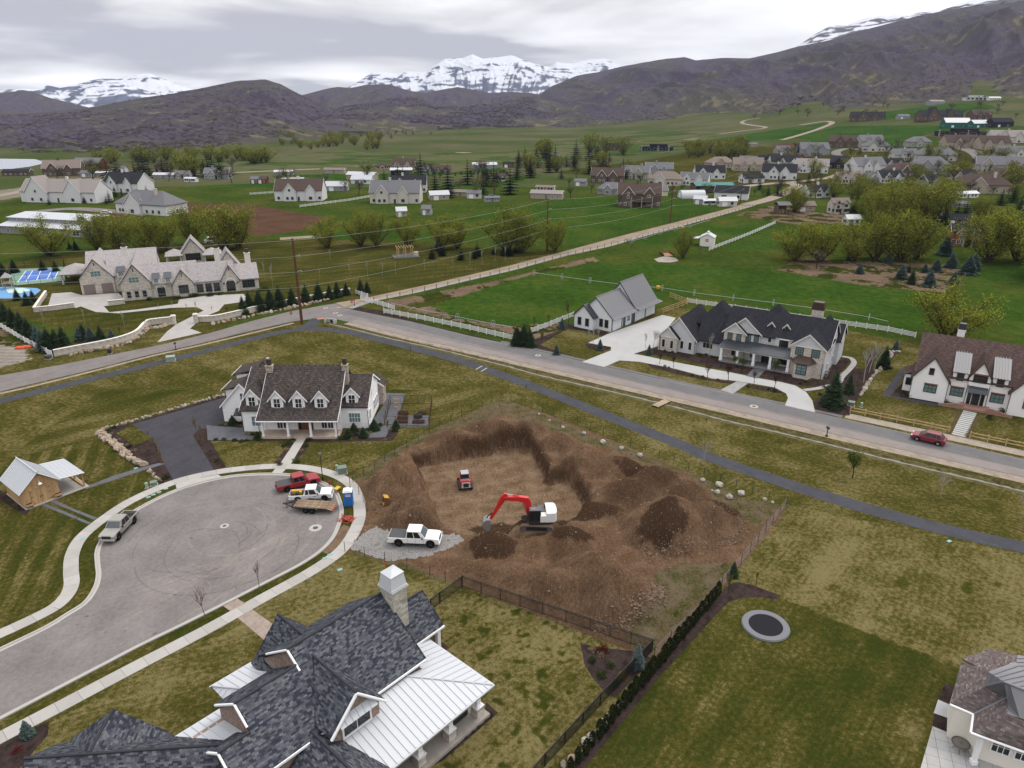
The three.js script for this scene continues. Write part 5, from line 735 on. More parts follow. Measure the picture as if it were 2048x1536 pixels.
// ---------------------------------------------------------------- the near house under slate-grey shingles, with white seamed porch roofs
{
const H = houseAt('slate_roofed_house', 'near house with slate grey shingle roof, white seamed metal porch roofs and stone chimney', -7.04,-39.63,48), W = mat.shake, Tm = mat.whiteTrim;
const base = lambert([.030,.032,.038]), KZ = -3.9, K = .7308, Y = (z) => 5 + K * (KZ - z), zAt = (y) => KZ - (y - 5) / K;
const tile = new THREE.BoxGeometry(.285,.016,.185); tile.translate(0,.008,0); const tileMat = lambert([1,1,1]), C = new THREE.Color(); setSeed(5);
function slope(name, pts, o = {}) {                                  // a roof face laid with single shingle tabs, too many and too small to count
const m = part(H, name, facet(pts, .16), base), P = pts.map((p) => new THREE.Vector3(...p)), N = new THREE.Vector3().subVectors(P[1], P[0]).cross(new THREE.Vector3().subVectors(P[2], P[1])).normalize(); if (N.y < 0) N.negate();
const U = new THREE.Vector3(N.z, 0,-N.x).normalize(), V = new THREE.Vector3().crossVectors(N, U), Q = P.map((p) => [p.dot(U), p.dot(V)]), d0 = P[0].dot(N), us = Q.map((q) => q[0]), vs = Q.map((q) => q[1]), list = [];
let r = 0; for (let v = Math.min(...vs) + .06; v < Math.max(...vs); v += .145, r++) for (let u = Math.min(...us) - rnd() * .3; u < Math.max(...us); u += .30) if (inPoly(Q, u, v) && inPoly(Q, u + .10, v + .05) && inPoly(Q, u - .10, v - .05)) list.push([u, v]);
const im = new THREE.InstancedMesh(tile, tileMat, list.length), X = new THREE.Matrix4().makeBasis(U, N, V.clone().negate()), q = new THREE.Quaternion().setFromRotationMatrix(X.multiply(new THREE.Matrix4().makeRotationX(.05)));
list.forEach(([u, v], i) => { const p = new THREE.Vector3().addScaledVector(U, u).addScaledVector(V, v).addScaledVector(N, d0 + .004 + .008 * rnd()); im.setMatrixAt(i, M4.compose(p, q, new THREE.Vector3(1,1,1))); const t = rnd(), k = rnd(); const c = t < .28 ? [.036,.038,.052] : t < .62 ? [.078,.084,.097] : t < .84 ? [.112,.122,.132] : [.056,.059,.072]; im.setColorAt(i, C.setRGB(...c.map((x) => x * (.85 + .3 * k)))); });
im.name = 'shingles'; im.userData.kind = 'stuff'; m.add(shade(im)); return m;
}
const ridgeCap = (a, b) => part(H, 'ridge_cap', bar(a, b, .10,6), lambert([.045,.047,.054]));
const rakeLine = (pts, w = .075, m = Tm) => part(H, 'rake_board', join(pts.slice(1).map((p, i) => bar(pts[i], p, w))), m);
// main roof: one long front plane, the ridge stepping down to the left
const R1 = 8.8, Z1 = zAt(R1), R2 = 8.0, Z2 = zAt(R2), R3 = 6.68, Z3 = zAt(R3), X1 = 4.35, XA = -4.65, XB = -9.6, XC = -11.9;
slope('roof', [[XA, R1, Z1],[X1, R1, Z1],[X1,5, KZ],[XC, 5, KZ],[XC, R3, Z3],[XB, R3, Z3],[XB, R2, Z2],[XA, R2, Z2]]);
slope('roof', [[XA, R1, Z1],[X1, R1, Z1],[X1,5,2 * Z1 - KZ],[XA, 5,2 * Z1 - KZ]]); slope('roof', [[XB, R2, Z2],[XA, R2, Z2],[XA, 5,2 * Z2 - KZ],[XB, 5,2 * Z2 - KZ]]); slope('roof', [[XC, R3, Z3],[XB, R3, Z3],[XB, 5,2 * Z3 - KZ],[XC, 5,2 * Z3 - KZ]]);
ridgeCap([XA, R1 + .03, Z1],[X1, R1 + .03, Z1]); ridgeCap([XB, R2 + .03, Z2],[XA, R2 + .03, Z2]); ridgeCap([XC, R3 + .03, Z3],[XB, R3 + .03, Z3]);
const prism = (x0, x1, r, z, m = W) => part(H, 'wall', metres(slab([[-(KZ - .35), -.1],[-(2 * z - KZ + .35), -.1],[-(2 * z - KZ + .35), 4.75],[-z, r - .22],[-(KZ - .35), 4.75]], x0, x1).applyMatrix4(new THREE.Matrix4().makeRotationY(Math.PI / 2))), m);
prism(XA + .35, X1 - .35, R1, Z1); prism(XB + .35, XA + .3, R2, Z2); prism(XC + .35, XB + .3, R3, Z3);
for (const [x, r, z] of [[XA, R1, Z1],[XB, R2, Z2],[XC, R3, Z3]]) rakeLine([[x, r - 2.6,2 * z - zAt(r - 2.6)],[x, r - .05, z],[x, r - 1.1, zAt(r - 1.1)]]); rakeLine([[X1,4.95, KZ],[X1, R1 - .08, Z1],[X1,4.95,2 * Z1 - KZ]],.06, base);
part(H, 'gutter', bx(XC, 4.82, KZ - .02, X1,5.0, KZ + .12), Tm);
// rear right wing
slope('roof', [[X1 - .3,6.1,-9.5],[9.0,6.1,-9.5],[9.0,3.75,-6.85],[X1 - .3,3.75,-6.85]]); slope('roof', [[X1 - .3,6.1,-9.5],[9.0,6.1,-9.5],[9.0,3.75,-12.15],[X1 - .3,3.75,-12.15]]); ridgeCap([4.3,6.13,-9.5],[9,6.13,-9.5]); rakeLine([[9,3.66,-6.85],[9,6.0,-9.5],[9,3.66,-12.15]],.06, base); part(H, 'wall', metres(slab([[7.2,-.1],[11.8,-.1],[11.8,3.5],[9.5,5.7],[7.2,3.5]], X1 - .4,7.6).applyMatrix4(new THREE.Matrix4().makeRotationY(Math.PI / 2))), W); column(H, 8.6,-7.2,0,3.7,.35, Tm); part(H, 'gutter', bx(X1,3.56,-6.86,9.05,3.74,-6.72), Tm);
// porch: floor, columns, hipped metal roof laid in pans
part(H, 'porch_floor', bx(-4.2,-.1,-4.3,7.0,.3,.75), surf([.30,.275,.25],.25,3)); for (const x of [0,3.14,6.27]) { column(H, x, 0,1.2,3.2,.42, Tm); part(H, 'column_base', bx(x - .38,.3,-.38, x + .38,1.2,.38), mat.stone); part(H, 'column_cap', bx(x - .43,1.2,-.43, x + .43,1.28,.43), Tm); } column(H, 6.27,-6.1,.3,3.2,.42, Tm);
part(H, 'porch_beam', join([bx(-3.4,2.95,-.2,6.6,3.2,.2), bx(6.1,2.95,-6.5,6.5,3.2,-.21)]), Tm);
seamed(H, [[-5,3.3,.9],[7.2,3.3,.9],[2.35,4.52,-3.95],[-5,4.52,-3.95]],[0,1],.58, mat.metalWhite); seamed(H, [[7.2,3.3,.89],[7.2,3.3,-6.9],[4.0,4.1,-6.9],[4.0,4.1,-3.95],[2.36,4.52,-3.96]],[1,0],.58, mat.metalWhite); part(H, 'hip_cap', bar([7.2,3.33,.9],[2.35,4.56,-3.95],.06), mat.metalWhite);
part(H, 'porch_gutter', join([bx(-5,3.12,.88,7.32,3.28,1.02), bx(7.2,3.12,-6.9,7.34,3.28,.88)]), mat.gutter); part(H, 'porch_ceiling', bx(-5,3.18,-3.9,7,3.24,.8), Tm);
for (const x of [-2.2,.6]) win(H, x, 1.6,-4.245,1.6,1.9, 'f', { cols: 2, rows: 1, mat: mat.black });
// gabled dormer over the porch, with its window and little metal hood
const DX = -3.25, DR = 8.0, DE = 5.5, DW = 2.4, DZ = -2.5; slope('dormer_roof', [[DX, DR, DZ],[DX - DW, DE, DZ],[DX - DW, DE, zAt(DE + .02)],[DX, DR, zAt(DR)]]); slope('dormer_roof', [[DX, DR, DZ],[DX + DW, DE, DZ],[DX + DW, DE, zAt(DE + .02)],[DX, DR, zAt(DR)]]); ridgeCap([DX, DR + .02, DZ],[DX, DR + .02, zAt(DR)]);
part(H, 'dormer_wall', metres(slab([[DX - 2.05,3.6],[DX + 2.05,3.6],[DX + 2.05,5.7],[DX, 7.75],[DX - 2.05,5.7]],-7.4,-2.87)), W); rakeLine([[DX - DW, DE - .1, DZ + .04],[DX, DR - .08, DZ + .04],[DX + DW, DE - .1, DZ + .04]],.09);
win(H, DX, 4.98,-2.865,2.3,1.1, 'f', { cols: 2, rows: 1, fr: .14 }); seamed(H, [[DX - 1.6,5.85,-2.3],[DX + 1.6,5.85,-2.3],[DX + 1.6,6.35,-2.85],[DX - 1.6,6.35,-2.85]],[0,1],.58, mat.metalWhite); for (const s of [-1.3,1.3]) part(H, 'bracket', bar([DX + s * 1.2,5.1,-2.86],[DX + s * 1.2,5.8,-2.4],.05), mat.barn);
// low gable in front, running out of the picture
const LX = -6.1; slope('roof', [[LX, 5.3,4.5],[LX, 5.3, zAt(5.25)],[LX + 3.4,2.9,-3.9],[LX + 3.4,2.9,4.5]]); slope('roof', [[LX, 5.3,4.5],[LX, 5.3, zAt(5.25)],[LX - 3.4,2.9,-3.9],[LX - 3.4,2.9,4.5]]); ridgeCap([LX, 5.33,4.5],[LX, 5.33, zAt(5.25)]); part(H, 'wall', metres(slab([[LX - 3,-.1],[LX + 2.6,-.1],[LX + 2.6,3.0],[LX, 5.0],[LX - 3,3.0]],-4.2,4.1)), W);
// cross gable to the street, and the metal roofs at its sides
const CX = -2.0; slope('roof', [[CX, 7.1,-15.2],[CX, 7.1,-10.6],[CX - 2.9,3.8,-10.6],[CX - 2.9,3.8,-15.2]]); slope('roof', [[CX, 7.1,-15.2],[CX, 7.1,-10.6],[CX + 2.9,3.8,-10.6],[CX + 2.9,3.8,-15.2]]); ridgeCap([CX, 7.13,-15.2],[CX, 7.13,-10.6]); part(H, 'wall', metres(slab([[CX - 2.5,-.1],[CX + 2.5,-.1],[CX + 2.5,3.9],[CX, 6.8],[CX - 2.5,3.9]],-14.9,-9)), W);
seamed(H, [[-8.1,3.3,-15.85],[-4.6,3.3,-15.85],[-4.6,4.5,-11.8],[-6.6,4.5,-11.8]],[0,-1],.58, mat.metalWhite); seamed(H, [[-8.1,3.3,-15.84],[-6.61,4.5,-11.8],[-6.61,4.5,-10.6],[-8.1,3.3,-10.6]],[-1,0],.58, mat.metalWhite); part(H, 'hip_cap', bar([-8.1,3.34,-15.85],[-6.6,4.54,-11.8],.06), mat.metalWhite); seamed(H, [[-12.2,3.3,-13.1],[-8.0,3.3,-13.1],[-8.0,4.9,-8.3],[-12.2,4.9,-8.3]],[0,-1],.58, mat.metalWhite); seamed(H, [[-8.9,4.3,-12.2],[-5.4,4.3,-12.2],[-5.4,5.3,-10.4],[-8.9,5.3,-10.4]],[0,-1],.58, mat.metalWhite); seamed(H, [[.9,3.3,-15.6],[3.6,3.3,-15.6],[3.6,4.2,-13],[.9,4.2,-13]],[0,-1],.58, mat.metalWhite);
part(H, 'wall', bx(-11.5,-.1,-11.6,-4.8,3.9,-6), W); part(H, 'porch_gutter', join([bx(-8.22,3.12,-15.98,-4.6,3.28,-15.84), bx(-12.2,3.12,-13.22,-8.0,3.28,-13.08)]), mat.gutter);
// garage wing, square to the street, with a cross gable
{ const p = new THREE.Group(); const rot = 43 * Math.PI / 180, Q = (x, y, z) => [-15.5 + x * Math.cos(rot) + z * Math.sin(rot) * -1, y, -12 + x * Math.sin(rot) + z * Math.cos(rot)];
slope('garage_roof', [Q(-6.9,5.5,0), Q(6.9,5.5,0), Q(6.9,2.9,3.6), Q(-6.9,2.9,3.6)]); slope('garage_roof', [Q(-6.9,5.5,0), Q(6.9,5.5,0), Q(6.9,2.9,-3.6), Q(-6.9,2.9,-3.6)]); ridgeCap(Q(-6.9,5.53,0), Q(6.9,5.53,0));
slope('garage_roof', [Q(-2.7,5.5,-.2), Q(-2.7,5.5,-3.9), Q(.9,2.9,-3.9), Q(.9,2.9,-.2)]); slope('garage_roof', [Q(-2.7,5.5,-.2), Q(-2.7,5.5,-3.9), Q(-6.2,2.9,-3.9), Q(-6.2,2.9,-.2)]); ridgeCap(Q(-2.7,5.53,-.1), Q(-2.7,5.53,-3.9));
const w = metres(slab([[-3.2,-.1],[3.2,-.1],[3.2,3.0],[0,5.2],[-3.2,3.0]],-6.5,6.5).applyMatrix4(new THREE.Matrix4().makeRotationY(Math.PI / 2))); w.applyMatrix4(new THREE.Matrix4().makeRotationY(-rot)); w.translate(-15.5,0,-12); part(H, 'garage_wall', w, W); }
// chimney: stone stack under a flared metal cap
const c = part(H, 'chimney', metres(slab([[-.75,0],[.75,0],[.72,4.0],[-.72,4.0]],-.85,.85).translate(4.95,5.6,-8.35)), stoneMat([.43,.40,.345],[.28,.27,.235],3,.28,.5)); part(c, 'chimney_moulding', join([bx(4.08,9.5,-9.32,5.82,9.66,-7.38), bx(4.14,9.66,-9.26,5.76,9.78,-7.44)]), mat.gutter);
const fr = new THREE.CylinderGeometry(.92,1.14,1.15,4); fr.rotateY(Math.PI / 4); fr.translate(4.95,10.35,-8.35); part(c, 'chimney_hood', metres(fr), mat.metalWhite); const tp = new THREE.CylinderGeometry(.03,1.0,.34,4); tp.rotateY(Math.PI / 4); tp.translate(4.95,11.1,-8.35); part(c, 'chimney_cap', metres(tp), mat.metalWhite);
for (const [x, y] of [[-1.9,7.6],[-4.6,6.6]]) part(H, 'vent_pipe', cyl(.05,.05,.7, x, y + .25, zAt(y), 10), mat.metalDark);
}
// ---------------------------------------------------------------- corner of the house at the lower right
{
const D = new THREE.Group(); const cr = (x, y) => [1640 + x / 5.02,1240 + y / 5.02], P = (x, y, h) => { const [a, b] = G(...cr(x, y), h); return [a, h, b]; };
const [ox, oz] = G(...cr(1290,1130)), H = houseAt('hip_roofed_house', 'stuccoed house with mauve hip roof and grey metal upper roofs at the lower right', 0,0,0), W = lambert([.72,.68,.61]), R = shingleMat([.125,.100,.098],[.20,.18,.165],.5);
const f = (name, l, m = R, t = .16) => part(H, name, facet(l, t), m), S = (l, d, w) => seamed(H, l, d, w, mat.metalGrey);
const e = 3.1, A = P(1305,850, e), B = P(1540,950, e), C = P(1515,1135, e), Dd = P(2300,1420, e), T1 = P(1415,425, e + .4), T2 = P(1690,500,5.0), T3 = P(1660,665,5.0), T4 = P(1895,770,5.0), T5 = P(1880,940,5.0), T6 = P(1705,285, e + .6), T7 = P(1985,350,5.2), T8 = P(1945,575,5.2), T9 = P(2400,1180,5.0);
f('roof', [A, T3, T2, T1]); f('roof', [A, B, T4, T3]); f('roof', [B, C, T5, T4]); f('roof', [C, Dd, T9, T5]); f('roof', [T1.map((q, i) => i === 1 ? 3.9 : q), P(1680,520,4.6), T8, T7, T6]);
const Pk = P(1845,620,6.6), Pm = P(1690,520,6.0), Pn = P(2300,800,6.6), Pq = P(2300,1080,5.2); S([T3, Pk, Pm, [Pm[0],5.6, Pm[2]]].slice(0,3), [-1,.3],.45); S([T3, T4, Pk],[.2,1],.45); S([T4, T5, Pq, Pn, Pk],[.3,1],.45); S([Pm, Pk, P(2100,700,6.6), P(2100,560,6.0), P(1960,420,6.0)],[1,-.4],.45); S([T7, T8, P(2300,700,5.4), P(2300,420,5.4)],[1,.1],.45);
part(H, 'hip_cap', join([bar(T3, Pk, .09), bar(Pk, Pn, .09), bar(T4, B, .08)]), mat.metalGrey);
const wall = (a, b, z1 = e - .05) => { const g = new THREE.BufferGeometry(), n = new THREE.Vector3(b[1] - a[1],0, a[0] - b[0]).normalize().multiplyScalar(.25), q = []; const c = [[a[0],0, a[1]],[b[0],0, b[1]],[b[0], z1, b[1]],[a[0], z1, a[1]]], d = c.map((p) => [p[0] + n.x, p[1], p[2] + n.z]); const quad = (i, j, k, l) => q.push(...i, ...j, ...k, ...i, ...k, ...l); quad(...c); quad(d[1], d[0], d[3], d[2]); quad(c[3], c[2], d[2], d[3]); quad(c[1], d[1], d[2], c[2]); quad(d[0], c[0], c[3], d[3]); g.setAttribute('position', new THREE.Float32BufferAttribute(q, 3)); return part(H, 'wall', metres(g), W); };
const g1 = G(...cr(1345,880), e), g2 = G(...cr(1545,965), e), g3 = G(...cr(1300,450), e), g4 = G(...cr(1560,1180), e), g5 = G(...cr(2300,1430), e); const w1 = [g1[0] + .15, g1[1] - .1], w2 = [g2[0] + .1, g2[1] - .1];
wall([w1[0] + 1.6, w1[1] - 2.6],[w1[0] + .02, w1[1]]); wall(w1, w2); const w3 = [w2[0] - .1, w2[1] + 1.1]; wall(w2, w3); const dir = [(g5[0] - g4[0]), (g5[1] - g4[1])], dl = Math.hypot(...dir), w4 = [w3[0] + dir[0] / dl * 9, w3[1] + dir[1] / dl * 9]; wall(w3, w4);
const pc = G(...cr(1535,1440)); column(H, pc[0], pc[1],0,3.0,.3, mat.whiteTrim, { base: .4 }); part(H, 'fascia', join([bar(A, B, .08), bar(C, Dd, .08), bar(B, C, .08)]), mat.whiteTrim);
const ang = -Math.atan2(dir[1], dir[0]); for (const k of [1.5,3.0,4.5]) win(H, w3[0] + dir[0] / dl * k, 1.9, w3[1] + dir[1] / dl * k, 1.1,1.2, ang, { cols: 3, rows: 2 });
part(H, 'roof_vent', join([cyl(.1,.1,.5,...P(1920,480,5.2).map((q, i) => i === 1 ? 5.3 : q), 10), cyl(.18,.05,.15,...P(1920,480,5.2).map((q, i) => i === 1 ? 5.6 : q), 10)]), mat.metalWhite);
}
// ---------------------------------------------------------------- vehicles
const paintOf = (c, o = {}) => new THREE.MeshPhysicalMaterial({ color: col(c), roughness: .42, clearcoat: .25, clearcoatRoughness: .1,...o });
const vm = { tyre: lambert([.014,.014,.015]), rimDark: std([.05,.05,.055],.4, { metalness: .6 }), rimSilver: std([.42,.42,.44],.35, { metalness: .7 }), glass: new THREE.MeshPhysicalMaterial({ color: col([.012,.014,.016]), roughness: .05 }), screen: new THREE.MeshPhysicalMaterial({ color: col([.06,.075,.08]), roughness: .05 }), black: std([.016,.016,.017],.6), lamp: std([.62,.62,.62],.2), red: std([.30,.012,.01],.3), chrome: std([.5,.5,.5],.2, { metalness: .8 }) };
function wheel(parent, x, z, r, w, rim) {
const t = part(parent, 'wheel', cached('tyre' + r + w, () => put(new THREE.LatheGeometry([[r * .58,-w / 2],[r * .9,-w / 2],[r, -w * .32],[r, w * .32],[r * .9, w / 2],[r * .58, w / 2]].map(([a, b]) => new THREE.Vector2(a, b)), 22), 0,0,0, Math.PI / 2)), vm.tyre); t.position.set(x, r, z);
const s = Math.sign(z); part(t, 'rim', cached('rim' + r + w + s, () => { const l = [cyl(r * .60, r * .60,.03,0,0, s * w * .22,18, Math.PI / 2), cyl(r * .14, r * .14,.06,0,0, s * w * .34,10, Math.PI / 2)]; for (let k = 0; k < 6; k++) l.push(put(new THREE.BoxGeometry(r * .56, r * .16,.05), Math.cos(k * 1.047) * r * .3, Math.sin(k * 1.047) * r * .3, s * w * .33,0,0, k * 1.047)); return mergeGeometries(l.map(strip)); }), rim); return t;
}
// side outline with wheel arches cut out, pushed across the car's width
function shell(top, xr, xf, R, yb, w, bevel = .07) {
const s = new THREE.Shape(), L = top[0][0], F = top[top.length - 1][0]; s.moveTo(L, yb); for (const [x, y] of top) s.lineTo(x, y); s.lineTo(F, yb);
for (const x of [xf, xr]) { if (x < L || x > F) continue; s.lineTo(x + R, yb); s.absarc(x, yb, R, 0, Math.PI, false); }
s.lineTo(L, yb);
const g = new THREE.ExtrudeGeometry(s, { depth: w - 2 * bevel, bevelEnabled: true, bevelSize: bevel, bevelThickness: bevel, bevelOffset: -bevel, bevelSegments: 3, curveSegments: 14 }); g.translate(0,0,-w / 2 + bevel); return g;
}
// a hull between a lower and an upper rectangle [x0, x1, halfWidth, y]
function taper(a, b) {
const P = [[a[0], a[3], a[2]],[a[1], a[3], a[2]],[a[1], a[3],-a[2]],[a[0], a[3],-a[2]],[b[0], b[3], b[2]],[b[1], b[3], b[2]],[b[1], b[3],-b[2]],[b[0], b[3],-b[2]]], q = [], f = (i, j, k, l) => q.push(...P[i],...P[j],...P[k],...P[i],...P[k],...P[l]);
f(0,1,5,4); f(1,2,6,5); f(2,3,7,6); f(3,0,4,7); f(4,5,6,7); f(3,2,1,0); const g = new THREE.BufferGeometry(); g.setAttribute('position', new THREE.Float32BufferAttribute(q, 3)); return metres(g);
}
function quadPane(parent, name, pts, m, t = .012) {                    // a thin pane through four points
const P = pts.map((p) => new THREE.Vector3(...p)), n = new THREE.Vector3().subVectors(P[1], P[0]).cross(new THREE.Vector3().subVectors(P[2], P[0])).normalize().multiplyScalar(t), q = [], Q = P.map((p) => p.clone().add(n)), f = (a, b, c, d) => [a, b, c, a, c, d].forEach((v) => q.push(v.x, v.y, v.z));
f(Q[0], Q[1], Q[2], Q[3]); f(P[3], P[2], P[1], P[0]); for (let i = 0; i < 4; i++) f(P[i], P[(i + 1) % 4], Q[(i + 1) % 4], Q[i]); const g = new THREE.BufferGeometry(); g.setAttribute('position', new THREE.Float32BufferAttribute(q, 3)); return part(parent, name, metres(g), m);
}
function greenhouse(V, a, b, paint, o = {}) {                          // cab: pillars and roof, with glass let into every side
const cab = part(V, 'cab', taper(a, b), paint), k = (t, s, w) => { const lo = [lerp(a[0], a[1], s), a[3], a[2]], hi = [lerp(b[0], b[1], s), b[3], b[2]]; return [lerp(lo[0], hi[0], t), lerp(lo[1], hi[1], t), w * lerp(lo[2], hi[2], t)]; };
const roof = part(V, 'roof', rbx(b[0] - .02, b[3] - .03,-b[2] - .01, b[1] + .02, b[3] + .05, b[2] + .01,.035), paint);
const out = .006, e = (p, dx, dz) => [p[0] + dx, p[1], p[2] + dz];
for (const w of [1,-1]) for (const [s0, s1] of o.side) { const l = [k(.05, s0, w), k(.05, s1, w), k(.92, Math.min(s1,.985), w), k(.92, Math.max(s0,.015), w)].map((p) => e(p, 0, w * out)); if (w < 0) l.reverse(); quadPane(V, 'side_window', l, vm.glass); }
const F = (t, w) => { const x = lerp(a[1], b[1], t), y = lerp(a[3], b[3], t), h = lerp(a[2], b[2], t) * .92; return [x + out, y, w * h]; }, B = (t, w) => { const x = lerp(a[0], b[0], t), y = lerp(a[3], b[3], t), h = lerp(a[2], b[2], t) * .86; return [x - out, y, w * h]; };
quadPane(V, 'windshield', [F(.08,1), F(.08,-1), F(.92,-1), F(.92,1)], o.screen ?? vm.screen); quadPane(V, 'rear_window', [B(.18,-1), B(.18,1), B(.88,1), B(.88,-1)], vm.glass); return cab;
}
function pickup(name, label, pos, turn, o) {
const V = thing(name, label, 'pickup truck', pos, turn), P = o.paint, L = 2.92, w = 1.98, r = o.r ?? .40, xr = -1.72, xf = 1.93, lift = o.lift ?? 0; if (o.scale) V.scale.setScalar(o.scale);
const B = new THREE.Group(); B.name = 'body_shell'; B.position.y = lift; V.add(B);
part(B, 'front_body', shell([[-.86,1.18],[.9,1.2],[1.2,1.22],[2.3,1.19],[2.78,1.12],[L, .98]],-9, xf, r + .10,.48, w).translate(0,0,0), P);
// bed: two sides with arches, floor, head and tail boards
const side = shell([[-L, 1.12],[-.84,1.12]], xr, 9, r + .10,.48,.13,.04); for (const z of [w / 2 - .07,-w / 2 + .07]) part(B, 'bed_side', side.clone().translate(0,0, z), P); part(B, 'bed_floor', bx(-L + .05,.58,-.86,-.86,.66,.86), o.liner ?? vm.black); part(B, 'tailgate', rbx(-L - .02,.56,-.88,-L + .1,1.12,.88,.03), P); part(B, 'bed_front', bx(-.95,.6,-.9,-.87,1.12,.9), P); for (const s of [-1,1]) part(B, 'wheel_well', bx(xr - .45,.6, s > 0 ? .62 : -.86, xr + .45,.86, s > 0 ? .86 : -.62), o.liner ?? vm.black);
const crew = o.crew !== false; greenhouse(B, [crew ? -.88 : -.80,1.40,.95,1.14],[crew ? -.74 : -.66,.78,.78,1.9], P, { side: crew ? [[.05,.42],[.46,.80]] : [[.05,.28],[.33,.80]], screen: o.screen });
if (o.cover) part(B, 'bed_cover', rbx(-L + .04,1.10,-.9,-.9,1.17,.9,.025), o.cover);
for (const z of [-.72,.72]) { part(B, 'headlight', rbx(2.72,.84, z - .2, L - .02,1.02, z + .2,.03), vm.lamp); part(B, 'taillight', rbx(-L - .03,.78, z > 0 ? .82 : -.97,-L + .08,1.08, z > 0 ? .97 : -.82,.02), vm.red); part(B, 'mirror', rbx(.98,1.16, z > 0 ? .98 : -1.2,1.12,1.36, z > 0 ? 1.2 : -.98,.03), o.trim ?? vm.black); for (const x of crew ? [.62,-.30] : [.55]) part(B, 'door_handle', bx(x - .1,1.0, z > 0 ? w / 2 - .01 : -w / 2 - .03, x + .1,1.04, z > 0 ? w / 2 + .03 : -w / 2 + .01), o.trim ?? P); part(B, 'running_board', bx(-.85,.40, z > 0 ? .86 : -1.02,1.35,.48, z > 0 ? 1.02 : -.86), vm.black); }
part(B, 'grille', rbx(L - .1,.62,-.56, L + .01,1.04,.56,.03), o.grille ?? vm.black); part(B, 'front_bumper', rbx(L - .16,.40,-.96, L + .09,.66,.96,.06), o.bumper ?? P); part(B, 'rear_bumper', rbx(-L - .14,.46,-.94,-L + .04,.62,.94,.04), o.rearBumper ?? vm.chrome); part(B, 'chassis', bx(-L + .2,.36,-.5, L - .3,.5,.5), vm.black);
for (const x of [xr, xf]) for (const z of [-.86,.86]) wheel(V, x, z, r, .28, o.rim ?? vm.rimDark);
// door lines
for (const z of [1,-1]) for (const x of crew ? [1.18,.26,-.62] : [1.18,.0]) part(B, 'door_seam', bx(x - .008,.5, z > 0 ? w / 2 - .004 : -w / 2 - .004, x + .008,1.1, z > 0 ? w / 2 + .004 : -w / 2 + .004), vm.black);
return [V, B];
}
const headTo = (a, b) => { const p = G(...a), q = G(...b); return -Math.atan2(q[1] - p[1], q[0] - p[0]); };
const spot = (a, b, y = .02) => { const p = G(...a), q = G(...b); return [(p[0] + q[0]) / 2, y, (p[1] + q[1]) / 2]; };
const aside = (p, t, d) => [p[0] - Math.sin(t) * d, p[1], p[2] - Math.cos(t) * d];      // from the visible wheels to the car's middle
{ const t = headTo([271,1046],[240,1079]); pickup('pickup_truck', 'silver crew cab pickup with black open bed parked on the kerb', aside(spot([271,1046],[240,1079]), t, -.86), t, { paint: paintOf([.30,.285,.26], { metalness: .35, roughness: .3 }), scale: .95, bumper: std([.36,.34,.31],.4), liner: vm.black, r: .42, lift: .05 }); }
{ const t = headTo([575,985],[625,973]); pickup('pickup_truck', 'red crew cab pickup with black bed cover beside the lamp post', aside(spot([575,985],[625,973]), t, .86), t, { paint: paintOf([.26,.012,.018]), cover: std([.045,.045,.05],.7), scale: .93, rearBumper: vm.black })[1].children; }
{
const t = headTo([597,1006],[646,1003]), [V, B] = pickup('pickup_truck', 'white extended cab work pickup with tools in its bed', aside(spot([597,1006],[646,1003]), t, .86), t, { paint: paintOf([.66,.66,.66]), crew: false, scale: .90 });
part(B, 'tool_box', rbx(-2.75,.68,-.78,-1.3,1.2,-.3,.04), std([.45,.24,.02],.5)); part(B, 'generator', join([bx(-2.2,.68,.1,-1.5,1.15,.7), cyl(.2,.2,.5,-1.85,1.2,.4,12, Math.PI / 2)].map(strip)), vm.black); part(B, 'fuel_can', rbx(-1.6,.68,-.2,-1.25,1.25,.1,.03), std([.5,.32,.02],.5)); part(B, 'tool_rack', join([bar([-2.8,1.2,-.85],[-2.8,1.2,.85],.03), bar([-1.0,1.3,-.85],[-1.0,1.3,.85],.03)]), vm.black);
const cv = document.createElement('canvas'); cv.width = 128; cv.height = 64; const x = cv.getContext('2d'); x.fillStyle = '#d8d8d8'; x.fillRect(0,0,128,64); x.fillStyle = '#1c2a66'; x.fillRect(8,18,24,30); x.fillRect(40,22,78,9); x.fillRect(44,36,70,9); x.fillStyle = '#a03038'; x.fillRect(52,12,30,6); const ct = new THREE.CanvasTexture(cv); ct.colorSpace = THREE.SRGBColorSpace; const dg = new THREE.PlaneGeometry(.55,.24); dg.translate(.62,.88,.995); part(B, 'door_logo', dg, lambert([1,1,1], { map: ct }));
}
{ const t = headTo([794,1094],[861,1097]), p = aside(spot([794,1094],[861,1097]), t, .9); p[1] = .08; pickup('pickup_truck', 'white crew cab pickup with black bed cover on the gravel pad', p, t, { paint: paintOf([.72,.72,.72]), cover: std([.05,.052,.056],.7), r: .43, lift: .04, rearBumper: std([.6,.6,.6],.4), screen: new THREE.MeshPhysicalMaterial({ color: col([.10,.12,.13]), roughness: .05 }) }); }
